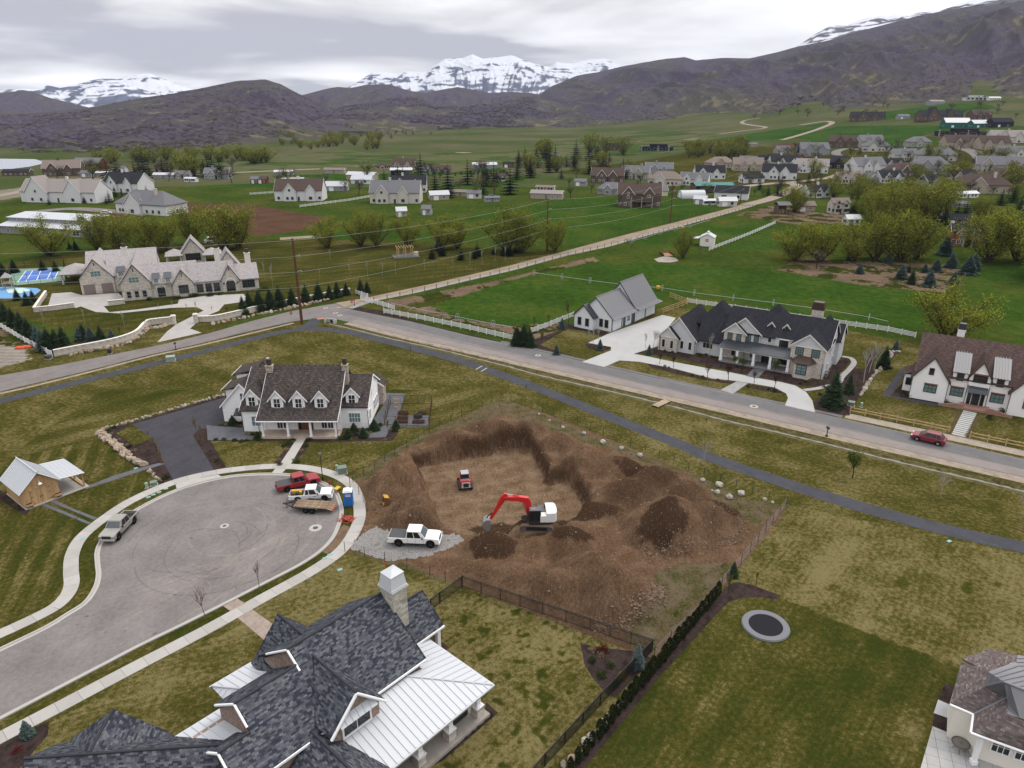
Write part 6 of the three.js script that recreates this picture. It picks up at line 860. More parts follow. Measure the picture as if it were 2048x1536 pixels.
{ // red suv on the street
const t = headTo([1874,892],[1833,882]), p = aside(spot([1874,892],[1833,882]), t, -.82); const V = thing('suv', 'dark red crossover driving along the street', 'car', p, t), P = paintOf([.17,.008,.02]); V.scale.setScalar(.97);
part(V, 'body', shell([[-2.35,.95],[-2.2,1.05],[-.2,1.06],[1.1,1.05],[1.9,.96],[2.35,.78]],-1.42,1.42,.44,.34,1.9,.1), P); greenhouse(V, [-2.15,1.35,.88,1.0],[-1.55,.35,.66,1.66], P, { side: [[.10,.28],[.31,.54],[.57,.86]] }); for (const z of [-.7,.7]) { part(V, 'headlight', rbx(2.05,.72, z - .2,2.33,.86, z + .2,.03), vm.lamp); part(V, 'taillight', rbx(-2.36,.84, z - .2,-2.2,1.0, z + .2,.03), vm.red); part(V, 'mirror', rbx(.92,1.02, z > 0 ? .95 : -1.1,1.08,1.16, z > 0 ? 1.1 : -.95,.03), P); part(V, 'roof_rail', bar([-1.4,1.74, z * .82],[.2,1.74, z * .82],.02,6), vm.chrome); } part(V, 'grille', rbx(2.2,.5,-.5,2.36,.72,.5,.03), vm.black); part(V, 'sill', bx(-1,.28,-.93,1,.36,.93), vm.black);
for (const x of [-1.42,1.42]) for (const z of [-.82,.82]) wheel(V, x, z, .36,.24, vm.rimSilver);
}
{ // flatbed trailer
const t = headTo([561,1024],[665,1031]), p = spot([561,1022],[668,1029]), V = thing('flatbed_trailer', 'flatbed trailer with weathered plank deck and red ramps', 'trailer', [p[0],.02, p[2] - .9], t), wd = [0,1,2].map((k) => cladV([.25 - .03 * k, .185 - .025 * k, .135 - .02 * k],.5)); V.scale.setScalar(.97);
for (let k = 0; k < 9; k++) part(V, 'plank', bx(-1.75,.70,-.93 + k * .207,2.65,.745,-.93 + k * .207 + .195), wd[k % 3]); for (let k = 0; k < 9; k++) part(V, 'plank', put(bx(0,-.02,-.93 + k * .207,.75,.025,-.93 + k * .207 + .195), 2.66,.72,0,0,0,-.28), wd[(k + 1) % 3]);
part(V, 'frame', join([bx(-1.8,.55,-.98,2.7,.70,-.94), bx(-1.8,.55,.94,2.7,.70,.98), bx(-1.82,.55,-.98,-1.75,.95,.98), bar([-1.75,.58,-.8],[-3.2,.55,0],.06), bar([-1.75,.58,.8],[-3.2,.55,0],.06)].map(strip)), vm.black); part(V, 'coupler', join([bx(-3.45,.5,-.09,-3.1,.62,.09), cyl(.05,.05,.7,-2.9,.45,.1,8), cyl(.09,.09,.06,-2.9,.08,.1,8)].map(strip)), vm.black); part(V, 'chain', join([bar([-3.1,.5,.1],[-2.6,.35,.3],.02,6), bar([-2.6,.35,.3],[-2.0,.5,.6],.02,6)]), std([.30,.09,.02],.6));
for (const z of [-1.1,1.1]) { part(V, 'mudguard', join([bx(-.5,.78, z - .13,1.35,.82, z + .13), put(bx(-.35,-.02, z - .13,0,.02, z + .13), -.48,.79,0,0,0,.7), put(bx(0,-.02, z - .13,.35,.02, z + .13), 1.33,.79,0,0,0,-.7)]), vm.black); for (const x of [.02,.84]) wheel(V, x, z, .37,.24, vm.rimDark); } for (let k = 0; k < 5; k++) part(V, 'ramp_cleat', put(bx(0,.02,-.85 + k * .40,.30,.10,-.85 + k * .40 + .14), 3.30,.52,0,0,0,-.28), std([.36,.10,.05],.7)); part(V, 'strap', put(bx(-.25,0,0,.25,.02,.05), 1.5,.76,.7,0,.8,0), std([.5,.5,.1],.8));
}
{ // excavator
const [ex, ez] = G(1074,1050,-.3), y = pitY(ex, ez), V = thing('excavator', 'red and white tracked excavator reaching its bucket to the spoil heap', 'excavator', [ex, y - .02, ez], Math.PI + .06), red = paintOf([.52,.016,.014], { clearcoat: .4 }), wht = paintOf([.68,.68,.68]), track = lambert([.15,.115,.09]), steel = std([.16,.155,.15],.5, { metalness: .4 });
const U = new THREE.Group(); U.name = 'undercarriage'; U.rotation.y = .14; V.add(U);
for (const z of [-1.2,1.2]) {
const shoe = new THREE.Shape(), half = 1.55, R = .42; shoe.absarc(half, R, R, -Math.PI / 2, Math.PI / 2, false); shoe.absarc(-half, R, R, Math.PI / 2, Math.PI * 1.5, false); const hole = new THREE.Path(); hole.absarc(half, R, R - .1,-Math.PI / 2, Math.PI / 2, false); hole.absarc(-half, R, R - .1, Math.PI / 2, Math.PI * 1.5, false); shoe.holes.push(hole); const belt = new THREE.ExtrudeGeometry(shoe, { depth: .56, bevelEnabled: false, curveSegments: 12 }); belt.translate(0,0, z - .28);
const l = [strip(belt)], per = 4 * half + 2 * Math.PI * R, n = 44; for (let k = 0; k < n; k++) { let s = k / n * per, x, yy, a; if (s < 2 * half) { x = -half + s; yy = 0; a = 0; } else if ((s -= 2 * half) < Math.PI * R) { a = s / R; x = half + Math.sin(a) * R; yy = R - Math.cos(a) * R; } else if ((s -= Math.PI * R) < 2 * half) { x = half - s; yy = 2 * R; a = Math.PI; } else { s -= 2 * half; a = Math.PI + s / R; x = -half + Math.sin(a) * R; yy = R - Math.cos(a) * R; } l.push(strip(put(new THREE.BoxGeometry(.07,.05,.58), x, yy, z, 0,0, a))); }
part(U, 'track', mergeGeometries(l), track); part(U, 'track_frame', bx(-1.5,.22, z - .18,1.5,.62, z + .18), vm.black); for (const x of [-1.55,1.55]) part(U, 'sprocket', cyl(.33,.33,.4, x, .42, z, 16, Math.PI / 2), steel);
}
V.scale.z = -1; part(U, 'car_body', bx(-.8,.35,-1.0,.8,.85,1.0), vm.black); part(V, 'slew_ring', cyl(.65,.65,.2,0,.95,0,20), vm.black);
part(V, 'deck', rbx(-1.75,1.0,-1.25,1.1,1.25,1.25,.05), vm.black);
part(V, 'counterweight', slab([[-2.0,-1.25],[-1.0,-1.27],[-1.0,1.27],[-2.0,1.25],[-2.25,.9],[-2.32,0],[-2.25,-.9]],1.15,2.45,.09).rotateX(-Math.PI / 2), wht);
part(V, 'engine_hood', rbx(-1.3,1.2,-1.2,-.1,2.2,.35,.06), std([.07,.072,.08],.5)); part(V, 'side_panel', rbx(-1.2,1.2,.3,-.25,2.1,1.26,.06), wht); part(V, 'exhaust', cyl(.07,.07,.5,-.9,2.4,-.5,10), vm.black); part(V, 'front_tank', rbx(-.1,1.2,-1.24,1.0,2.0,-.45,.08), vm.black);
const cab = part(V, 'cab', join([bx(-.3,1.22,.28,1.12,1.42,1.22), bx(-.3,2.66,.30,1.0,2.78,1.20), bar([-.27,1.4,.31],[-.27,2.7,.33],.05), bar([-.27,1.4,1.19],[-.27,2.7,1.17],.05), bar([1.08,1.4,.31],[.95,2.7,.33],.045), bar([1.08,1.4,1.19],[.95,2.7,1.17],.045), bar([.35,1.4,1.2],[.35,2.7,1.18],.04)].map(strip)), vm.black); part(cab, 'cab_glass', taper([-.26,1.07,.42,1.42],[-.26,.94,.41,2.66]).translate(0,0,.75), vm.glass); part(cab, 'seat', rbx(-.15,1.42,.5,.3,2.2,1.0,.05), vm.black); part(V, 'cab_roof', rbx(-.32,2.76,.28,1.04,2.86,1.22,.04), std([.085,.085,.095],.5)); part(V, 'roof_hatch', bx(.25,2.86,.45,.85,2.88,1.05), std([.20,.11,.10],.4)); part(V, 'grab_rail', join([bar([.2,2.0,-1.15],[.95,2.35,-1.15],.02,6), bar([.95,2.35,-1.15],[.95,2.0,-1.15],.02,6)]), vm.chrome);
// boom, stick, cylinders, bucket in the plane z = -.1
const bz = -.12, arm = (name, pts, w, m) => part(V, name, slab(pts, bz - w / 2, bz + w / 2,.04), m);
const A = [.75,1.45], E = [1.25,3.55], Kn = [4.0,4.05], St = [5.65,1.05];
arm('boom', [[.55,1.30],[.98,1.42],[1.55,3.15],[1.95,3.42],[3.95,3.72],[4.12,3.95],[3.95,4.15],[2.1,4.12],[1.05,3.92],[.75,3.35]],.5, red);
arm('stick', [[3.62,4.52],[3.92,4.58],[4.32,4.05],[5.72,1.22],[5.5,1.02],[3.88,3.55],[3.5,4.2]],.34, red);
const ram = (a, b, z, t = .5) => { const m = a.map((q, i) => lerp(q, b[i], t)); part(V, 'hydraulic_cylinder', bar([...a, z],[...m, z],.075,10), red); part(V, 'cylinder_rod', bar([...m, z],[...b, z],.04,10), vm.chrome); };
ram([1.0,1.25],[1.75,3.25], bz - .3); ram([1.0,1.25],[1.75,3.25], bz + .3); ram([2.2,4.15],[3.65,4.42], bz); ram([4.2,4.3],[5.35,1.95], bz); part(V, 'hose', new THREE.TubeGeometry(new THREE.CatmullRomCurve3([[3.4,4.15,.15],[3.9,4.0,.35],[4.2,3.4,.3],[4.5,3.1,.15]].map((p) => new THREE.Vector3(...p))), 16,.03,6), vm.black);
part(V, 'linkage', join([bar([5.35,1.95, bz],[5.95,1.45, bz],.06), bar([5.95,1.45, bz],[6.05,1.05, bz],.06)]), vm.black);
const bk = new THREE.Shape([[5.55,1.2],[6.05,1.28],[6.45,1.0],[6.62,.5],[6.35,.02],[5.82,-.32],[5.72,-.26],[5.62,.3]].map((p) => new THREE.Vector2(...p))), bkh = new THREE.Path([[5.66,1.1],[6.0,1.18],[6.36,.94],[6.52,.5],[6.28,.08],[5.8,-.24]].map((p) => new THREE.Vector2(...p))), shellB = new THREE.Shape([[5.55,1.2],[6.05,1.28],[6.45,1.0],[6.62,.5],[6.35,.02],[5.82,-.32],[5.78,-.26],[6.28,.08],[6.53,.5],[6.38,.95],[6.0,1.19],[5.6,1.1]].map((p) => new THREE.Vector2(...p)));
const back = new THREE.ExtrudeGeometry(shellB, { depth: 1.1, bevelEnabled: false }); back.translate(0,0, bz - .55); const ch = [strip(back)]; for (const z of [bz - .58, bz + .53]) { const g = new THREE.ExtrudeGeometry(bk, { depth: .05, bevelEnabled: false }); g.translate(0,0, z); ch.push(strip(g)); } const bkM = part(V, 'bucket', metres(mergeGeometries(ch)), std([.27,.265,.26],.45, { metalness: .4 })); for (let k = 0; k < 5; k++) part(bkM, 'tooth', put(new THREE.ConeGeometry(.07,.3,4), 5.76,-.42, bz - .5 + k * .25,0,0, Math.PI - .2), steel);
}
{ // compact track loader in the pit, seen from behind
const [x, z] = G(930,971,-2.5), y = pitY(x, z), V = thing('track_loader', 'small red and white compact track loader parked in the pit', 'track loader', [x, y, z], Math.PI / 2 + .18), red = paintOf([.36,.02,.02]), wht = paintOf([.6,.6,.6]);
for (const s of [-1,1]) { const sh = new THREE.Shape([[-1.1,.05],[1.0,.0],[1.25,.3],[.75,.62],[-.9,.72],[-1.3,.42]].map((p) => new THREE.Vector2(...p))); const g = new THREE.ExtrudeGeometry(sh, { depth: .36, bevelEnabled: true, bevelSize: .03, bevelThickness: .02 }); g.translate(0,0, s * .78 - .18); part(V, 'track', g, vm.black); part(V, 'lift_arm', join([bar([-1.25,1.35, s * .66],[.9,1.15, s * .66],.09), bar([.9,1.15, s * .66],[1.45,.35, s * .66],.08), bar([-1.25,1.35, s * .66],[-1.1,.8, s * .66],.1)]), red); part(V, 'tail_lamp', bx(-1.42,.95, s * .5 - .06,-1.38,1.05, s * .5 + .06), vm.red); }
part(V, 'engine_box', rbx(-1.38,.42,-.6,-.3,1.3,.6,.06), wht); part(V, 'rear_grille', bx(-1.405,.55,-.38,-1.37,1.15,.38), vm.black); part(V, 'engine_cover', rbx(-1.3,1.28,-.5,-.4,1.42,.5,.04), std([.16,.17,.19],.5)); part(V, 'red_band', bx(-1.36,1.3,-.66,-1.0,1.46,.66), red); part(V, 'lower_body', bx(-.4,.35,-.55,1.0,.9,.55), vm.black);
const c = part(V, 'cab', join([bar([-.45,1.2,.48],[-.45,2.1,.46],.05), bar([-.45,1.2,-.48],[-.45,2.1,-.46],.05), bar([.75,.9,.48],[.6,2.1,.46],.05), bar([.75,.9,-.48],[.6,2.1,-.46],.05), bx(-.3,.9,-.5,.75,1.2,.5)].map(strip)), vm.black); part(c, 'cab_glass', taper([-.42,.7,.46,1.2],[-.42,.58,.44,2.06]), vm.glass); part(V, 'cab_roof', rbx(-.52,2.06,-.54,.68,2.18,.54,.05), std([.32,.33,.35],.4)); part(V, 'bucket', metres(slab([[1.35,0],[2.1,.02],[2.12,.06],[1.45,.1],[1.4,.6],[1.3,.62]],-.95,.95)), vm.black);
}
{ // a loose excavator bucket lying by the left heap
const [x, z] = G(766,1010), V = thing('loose_bucket', 'yellow excavator bucket lying at the foot of the left heap', 'bucket', [x, pitY(x, z) + .05, z],.4), y = std([.42,.24,.02],.5), sh = new THREE.Shape([[0,0],[.7,.05],[.95,.5],[.75,1.0],[.2,1.15],[.15,1.08],[.68,.92],[.86,.5],[.65,.13],[0,.08]].map((p) => new THREE.Vector2(...p))), g = new THREE.ExtrudeGeometry(sh, { depth: .9, bevelEnabled: false }); g.translate(0,0,-.45); part(V, 'shell', metres(g), y); for (const s of [-.48,.45]) part(V, 'side_plate', metres(slab([[0,0],[.7,.05],[.95,.5],[.75,1.0],[.2,1.15]], s, s + .03)), std([.16,.075,.03],.7));
}
{ // portable toilet
const p = spot([684,1017],[708,1012]), V = thing('portable_toilet', 'blue portable toilet with white roof beside the pavement', 'toilet', [p[0],.05, p[2] - .55],.12), b = std([.012,.13,.42],.5), cv = document.createElement('canvas'); cv.width = 128; cv.height = 64; const x = cv.getContext('2d'); x.fillStyle = '#d9d6d4'; x.fillRect(0,0,128,64); x.fillStyle = '#b02040'; x.beginPath(); x.arc(26,32,20,0,7); x.fill(); x.fillStyle = '#2a2f7a'; x.font = 'bold 22px sans-serif'; x.fillRect(54,14,62,12); x.fillStyle = '#b02040'; x.fillRect(54,34,66,14); const ct = new THREE.CanvasTexture(cv); ct.colorSpace = THREE.SRGBColorSpace;
part(V, 'base', bx(-.58,0,-.6,.58,.12,.6), std([.05,.05,.055],.8)); part(V, 'cabin', rbx(-.54,.1,-.56,.54,2.0,.56,.04), b); for (const s of [-.36,0,.36]) part(V, 'wall_rib', bx(s - .03,.2,.55, s + .03,1.4,.585), b); const d = part(V, 'door', bx(.535,.16,-.42,.575,1.9,.42), b); part(d, 'handle', bx(.575,1.0,.28,.61,1.16,.34), vm.black); part(V, 'roof', join([rbx(-.57,1.98,-.59,.57,2.1,.59,.04), rbx(-.42,2.08,-.46,.42,2.24,.46,.06)]), std([.70,.71,.73],.5)); part(V, 'vent_pipe', cyl(.05,.05,.4,.3,2.35,-.3,8), vm.black); const dg = new THREE.PlaneGeometry(.62,.3); dg.translate(.05,1.62,.59); part(V, 'company_sign', dg, lambert([1,1,1], { map: ct }));
}
// ---------------------------------------------------------------- fences
const along3 = (pts, step) => { const out = []; for (let i = 0; i + 1 < pts.length; i++) { const [a, b] = [pts[i], pts[i + 1]], L = Math.hypot(b[0] - a[0], b[1] - a[1]), n = Math.max(1, Math.round(L / step)); for (let k = 0; k < n; k++) out.push([lerp(a[0], b[0], k / n), lerp(a[1], b[1], k / n)]); } out.push(pts[pts.length - 1]); return out; };
function railFence(name, label, pts, o) {
const [ox, oz] = pts[0], V = thing(name, label, 'fence', [ox, 0, oz]), P = along3(pts, o.step ?? 2.4).map(([x, z]) => [x - ox, z - oz]), h = o.h ?? 1.3, pg = cached('post' + name + (o.pw ?? .1) + h, () => join([bx(-(o.pw ?? .1) / 2,-.1,-(o.pw ?? .1) / 2, (o.pw ?? .1) / 2, h, (o.pw ?? .1) / 2), ...(o.cap ? [bx(-.08, h, -.08,.08, h + .05,.08)] : [])]));
P.forEach(([x, z], i) => { const m = part(V, 'post', pg, o.mat); m.position.set(x, 0, z); if (i + 1 < P.length) m.rotation.y = -Math.atan2(P[i + 1][1] - z, P[i + 1][0] - x); });
for (const y of o.rails) part(V, 'rail', join(P.slice(1).map((p, i) => { const g = new THREE.BoxGeometry(Math.hypot(p[0] - P[i][0], p[1] - P[i][1]), o.rh ?? .13, o.rt ?? .04); return put(g, (p[0] + P[i][0]) / 2, y + (o.sag ? .04 * Math.sin(i * 2.7 + y * 9) : 0), (p[1] + P[i][1]) / 2,0,-Math.atan2(p[1] - P[i][1], p[0] - P[i][0]), 0); })), o.railMat ?? o.mat);
if (o.pickets) P.slice(1).forEach((p, i) => { const q = P[i], n = Math.round(Math.hypot(p[0] - q[0], p[1] - q[1]) / .115), l = []; for (let k = 1; k < n; k++) { const x = lerp(q[0], p[0], k / n), z = lerp(q[1], p[1], k / n); l.push(bx(x - .019,.06, z - .019, x + .019, h - .04, z + .019)); } const m = part(V, 'pickets', join(l), o.mat); m.userData.kind = 'stuff'; });
if (o.wires) { const l = []; P.slice(1).forEach((p, i) => { const q = P[i]; for (const y of o.wires) l.push(strip(bar([q[0], y, q[1]],[p[0], y, p[1]], o.wr ?? .006,3))); if (o.mesh) { const n = Math.round(Math.hypot(p[0] - q[0], p[1] - q[1]) / .3); for (let k = 1; k < n; k++) { const x = lerp(q[0], p[0], k / n), z = lerp(q[1], p[1], k / n); l.push(strip(bar([x, .05, z],[x, o.wires[o.wires.length - 1], z], (o.wr ?? .006) * .8,3))); } } }); const m = part(V, 'wire_mesh', mergeGeometries(l), o.wireMat ?? vm.chrome); m.userData.kind = 'stuff'; }
return V;
}
const blackIron = std([.012,.012,.013],.5), vinyl = lambert([.70,.70,.71]), pine = cladV([.40,.285,.155]), oldWood = lambert([.16,.12,.085]), tpost = lambert([.035,.05,.04]), rust = lambert([.09,.05,.035]), galv = std([.30,.31,.32],.5);
railFence('iron_fence', 'black iron picket fence along the foot of the spoil heap', GP([[925,1174],[1040,1213],[1180,1260],[1304,1303]]), { mat: blackIron, step: 2.35, h: 1.45, pw: .07, rails: [.12,1.2,1.4], rh: .055, rt: .04, pickets: true });
railFence('iron_fence', 'short black iron fence from the slate roof to the fence corner', GP([[862,1221],[880,1207],[925,1174]]), { mat: blackIron, step: 2.3, h: 1.45, pw: .09, rails: [.12,1.2,1.4], rh: .055, rt: .04, pickets: true });
railFence('iron_fence', 'black iron picket fence running beside the arborvitae hedge', GP([[1304,1303],[1200,1412],[1090,1533],[960,1690]]), { mat: blackIron, step: 2.35, h: 1.45, pw: .07, rails: [.12,1.2,1.4], rh: .055, rt: .04, pickets: true });
const wireO = { mat: tpost, step: 2.5, h: 1.35, pw: .05, rails: [], wires: [.2,.5,.8,1.1,1.3], wr: .005, wireMat: lambert([.09,.10,.09]) };
railFence('wire_fence', 'thin wire fence on green posts behind the farmhouse lawn', GP([[706,965],[790,912],[880,855],[1002,797]]), wireO); railFence('wire_fence', 'thin wire fence on green posts between the boulders and the footpath', GP([[1002,797],[1130,842],[1290,905],[1440,965],[1572,1012]]), wireO); railFence('wire_fence', 'silvery wire fence between the dug earth and the straw lawn', GP([[1572,1012],[1500,1105],[1400,1225],[1308,1316]]), { ...wireO, mesh: true, wires: [.1,.25,.4,.55,.7,.85,1.0,1.15,1.3], wireMat: galv }); railFence('wire_fence', 'rusty wire fence below the gravel pad', GP([[690,1103],[770,1125],[860,1152],[923,1175]]), { ...wireO, mat: rust, wireMat: rust }); railFence('wire_fence', 'silvery mesh fence beside the pavement and the left heap', GP([[700,970],[718,990],[727,1005],[734,1024]]), { ...wireO, mesh: true, wireMat: galv });
const vin = { mat: vinyl, step: 2.4, h: 1.35, pw: .13, rails: [.35,.62,.89,1.16], cap: true };
railFence('white_fence', 'white rail fence along the street beside the irrigated field', GP([[768,627],[850,642],[940,661],[1025,681]]), vin); railFence('white_fence', 'white rail fence at the entrance of the farm track', GP([[722,601],[755,610],[789,621]]), vin); railFence('white_fence', 'short white gate fence across the farm track', GP([[712,589],[736,597]]), vin); railFence('white_fence', 'white rail fence running up to the garage building', GP([[1062,667],[1090,657],[1147,634]]), vin); railFence('white_fence', 'white rail fence behind the dark-roofed house', GP([[1374,606],[1450,617],[1690,652],[1775,664],[1830,676]]), vin); railFence('white_fence', 'white rail fence bounding the mansion plot at the left edge', GP([[-40,636],[0,655],[50,685],[105,714]]), vin); railFence('white_fence', 'long white fence beside the small white shed', GP([[1418,502],[1500,470],[1550,448]]), { ...vin, step: 3 }); railFence('white_fence', 'white paddock fence behind the ploughed field', GP([[600,415],[700,402],[745,394]]), { ...vin, step: 3 }); railFence('white_fence', 'white rails along the far meadow at the left', GP([[500,390],[560,386]]), { ...vin, step: 3 });
const splitR = { mat: pine, step: 2.6, h: 1.15, pw: .16, rails: [.5,.95], rh: .13, rt: .09, sag: true }; railFence('split_rail_fence', 'pale split rail fence left of the slab walk', GP([[1700,826],[1760,838],[1897,866]]), splitR); railFence('split_rail_fence', 'pale split rail fence right of the slab walk', GP([[1939,877],[2048,899],[2140,918]]), splitR); railFence('timber_pen', 'raw timber pen rails at the far end of the garage', GP([[1326,628],[1375,610],[1340,596]]), { mat: pine, step: 2.4, h: 1.5, pw: .14, rails: [.5,1.0,1.45] });
const laneF = { mat: oldWood, step: 4.2, h: 1.2, pw: .14, rails: [], wires: [.5,.8,1.1], wr: .008, wireMat: oldWood }; railFence('post_fence', 'post and wire fence on the field side of the farm track', GP([[748,604],[940,562],[1136,512],[1274,479],[1505,414]]), laneF); railFence('post_fence', 'post and wire fence on the pasture side of the farm track', GP([[1145,494],[1250,467],[1460,414]]), laneF); railFence('post_fence', 'wire fence of pale posts below the spruce clearing', GP([[1543,540],[1700,560],[1900,578],[1915,570],[1958,520]]), { ...laneF, mat: lambert([.26,.19,.12]) }); railFence('iron_fence', 'distant black fence beside the mansion lawn', GP([[870,560],[1000,530],[1060,518]]), { mat: blackIron, step: 4, h: 1.3, pw: .08, rails: [.2,1.2], rh: .05, rt: .03 }); railFence('post_fence', 'post and wire fence behind the plastered house', GP([[1845,690],[1940,690],[2048,700],[2140,710]]), laneF);
railFence('court_fence', 'tall dark fence round the tennis court', C4(0,460,3.657,[[60,392],[90,288],[280,276],[475,265]]), { mat: blackIron, step: 3, h: 3, pw: .08, rails: [1.5,2.95], rh: .05, rt: .04 }); railFence('court_fence', 'near side of the dark fence round the tennis court', C4(0,460,3.657,[[60,392],[120,408],[300,392],[480,372],[475,265]]), { mat: blackIron, step: 3, h: 3, pw: .08, rails: [1.5,2.95], rh: .05, rt: .04 });
// garden walls of the mansion
function stoneWall(label, line, h) { const V = thing('garden_wall', label, 'wall', [line[0][0],0, line[0][1]]), L = line.map(([x, z]) => [x - line[0][0], z - line[0][1]]); const seg = (a, b, w, y0, y1) => put(bx(-Math.hypot(b[0] - a[0], b[1] - a[1]) / 2 - .02, y0,-w, Math.hypot(b[0] - a[0], b[1] - a[1]) / 2 + .02, y1, w), (a[0] + b[0]) / 2,0, (a[1] + b[1]) / 2,0,-Math.atan2(b[1] - a[1], b[0] - a[0]), 0); part(V, 'wall', join(L.slice(1).map((p, i) => seg(L[i], p, .22,-.1, h))), mat.stone); part(V, 'coping', join(L.slice(1).map((p, i) => seg(L[i], p, .3, h, h + .12))), mat.trimCream); return V; }
stoneWall('long low stone wall from the fence corner to the mansion gate', smooth(C4(0,460,3.657,[[400,925],[560,893],[760,855],[900,820],[1000,780],[1060,720],[1090,698],[1180,685],[1250,678]]), 26), 1.3); stoneWall('low stone wall from the mansion gate to the farm track', smooth(C4(0,460,3.657,[[1450,672],[1560,668],[1700,640],[1900,590],[2200,530],[2560,462]]), 20), 1.3); stoneWall('stone wall round the mansion garage court', C4(0,460,3.657,[[340,475],[255,600],[400,585],[545,565]]), 1.1); stoneWall('short stone wall in front of the mansion', C4(0,460,3.657,[[795,550],[850,545],[915,538]]), 1.1);
for (const [a, l] of [[[1275,690], 'left'],[[1437,678], 'right']]) { const [x, z] = C4(0,460,3.657,[a])[0], V = thing('gate_pillar', 'square stone pillar on the ' + l + ' side of the mansion gate', 'pillar', [x, 0, z],.3); part(V, 'shaft', bx(-.45,-.1,-.45,.45,1.9,.45), mat.stone); part(V, 'cap', join([bx(-.56,1.9,-.56,.56,2.05,.56), bx(-.4,2.05,-.4,.4,2.2,.4)]), mat.trimCream); }
// ---------------------------------------------------------------- poles and wires
const poleMat = cladV([.115,.055,.038],.3,.1), poles = [[604,647,477],[1094,503,397],[1340,447,365],[1480,408,341]].map(([u, v, v2], i) => { const [x, z] = G(u, v), h = tallAt(u, v, v2), V = thing('utility_pole', ['tall rust-brown utility pole at the bend of the street', 'rust-brown utility pole at the willows beside the farm track', 'utility pole beside the brown house and the farm track', 'farthest dark utility pole beside the white barn'][i], 'utility pole', [x, 0, z],.4); part(V, 'shaft', metres(cyl(.34 - .03 * i, .22 - .02 * i, h + .3,0, h / 2 - .15,0,12)), poleMat); for (const k of [.985,.80,.62,.44]) { part(V, 'insulator_arm', join([bar([0, h * k, 0],[1.1, h * k + .25,.3],.05,6), cyl(.09,.09,.4,1.1, h * k + .1,.3,8)].map(strip)), galv); } return { x, z, h }; });
{ const span = (label, a, b, sag = 1.4) => { const V = thing('power_lines', label, 'power lines', [a[0],0, a[2]]); for (const k of [.985,.80,.62,.44]) { const p = new THREE.Vector3(0, a[1] * k, 0), q = new THREE.Vector3(b[0] - a[0], b[1] * k, b[2] - a[2]), m = p.clone().lerp(q, .5); m.y -= sag * 2; part(V, 'wire', new THREE.TubeGeometry(new THREE.QuadraticBezierCurve3(p, m, q), 24,.022,4), std([.33,.34,.36],.4)); } }, at = (p) => [p.x + .9, p.h, p.z + .3];
span('power lines from the bend pole towards the left edge', at(poles[0]), [-190,17,-152],1.6); span('power lines between the bend pole and the willow pole', at(poles[0]), at(poles[1])); span('power lines between the willow pole and the brown house', at(poles[1]), at(poles[2])); span('power lines between the two farthest poles', at(poles[2]), at(poles[3])); }
{ const [x, z] = G(646,963), V = thing('street_lamp', 'black lantern street lamp at the head of the cul-de-sac', 'street lamp', [x, 0, z]); part(V, 'post', join([cyl(.13,.10,.7,0,.35,0,12), cyl(.06,.045,3.5,0,2.2,0,10), cyl(.09,.09,.08,0,3.6,0,10)].map(strip)), blackIron); const l = part(V, 'lantern', join([cyl(.07,.16,.12,0,4.0,0,6), cyl(.22,.05,.22,0,4.58,0,6), cyl(.02,.02,.14,0,4.74,0,6)].map(strip)), blackIron); part(l, 'lantern_glass', cyl(.13,.19,.42,0,4.26,0,6), std([.30,.30,.28],.2)); }
// ---------------------------------------------------------------- small street things
const box1 = (name, label, cat, u, v, w, h, d, m, turn = 0, extra) => { const [x, z] = G(u, v), V = thing(name, label, cat, [x, 0, z], turn); part(V, 'housing', rbx(-w / 2,.06,-d / 2, w / 2, h, d / 2,.04), m); part(V, 'base', bx(-w / 2 - .08,-.02,-d / 2 - .08, w / 2 + .08,.08, d / 2 + .08), concrete); part(V, 'lid', rbx(-w / 2 - .03, h - .06,-d / 2 - .03, w / 2 + .03, h + .03, d / 2 + .03,.03), m); return V; };
const greenBox = std([.13,.17,.14],.6), paleGreen = std([.22,.36,.24],.6);
box1('transformer_box', 'grey-green transformer box beside the left heap', 'utility box', 685,946,1.15,.95,1.0, greenBox, .3); box1('transformer_box', 'grey-green transformer box beside the upper footpath', 'utility box', 342,721,1.6,.9,1.3, std([.22,.27,.24],.6), .3); box1('transformer_box', 'dark green utility box by the driveway bed', 'utility box', 308,970,.8,.5,.7, greenBox, .4); box1('transformer_box', 'small utility box in the mulch right of the dark-roofed house', 'utility box', 1702,811,1.0,.7,.9, greenBox, -.5); box1('utility_pedestal', 'small pale green pedestal beside the transformer box', 'utility box', 674,940,.26,.75,.26, paleGreen); box1('utility_pedestal', 'pale green pedestal at the corner of the barn lawn', 'utility box', 294,976,.28,.75,.28, paleGreen); box1('utility_pedestal', 'pale green pedestal on the lawn of the plastered house', 'utility box', 1722,815,.32,.85,.32, paleGreen); box1('utility_box', 'dark utility box at the corner of the white fence', 'utility box', 97,718,1.0,.8,.9, std([.05,.06,.055],.7)); box1('rubbish_bin', 'black wheeled bin standing at the kerb below the stone wall', 'bin', 220,707,.65,1.0,.7, vm.black, .3);
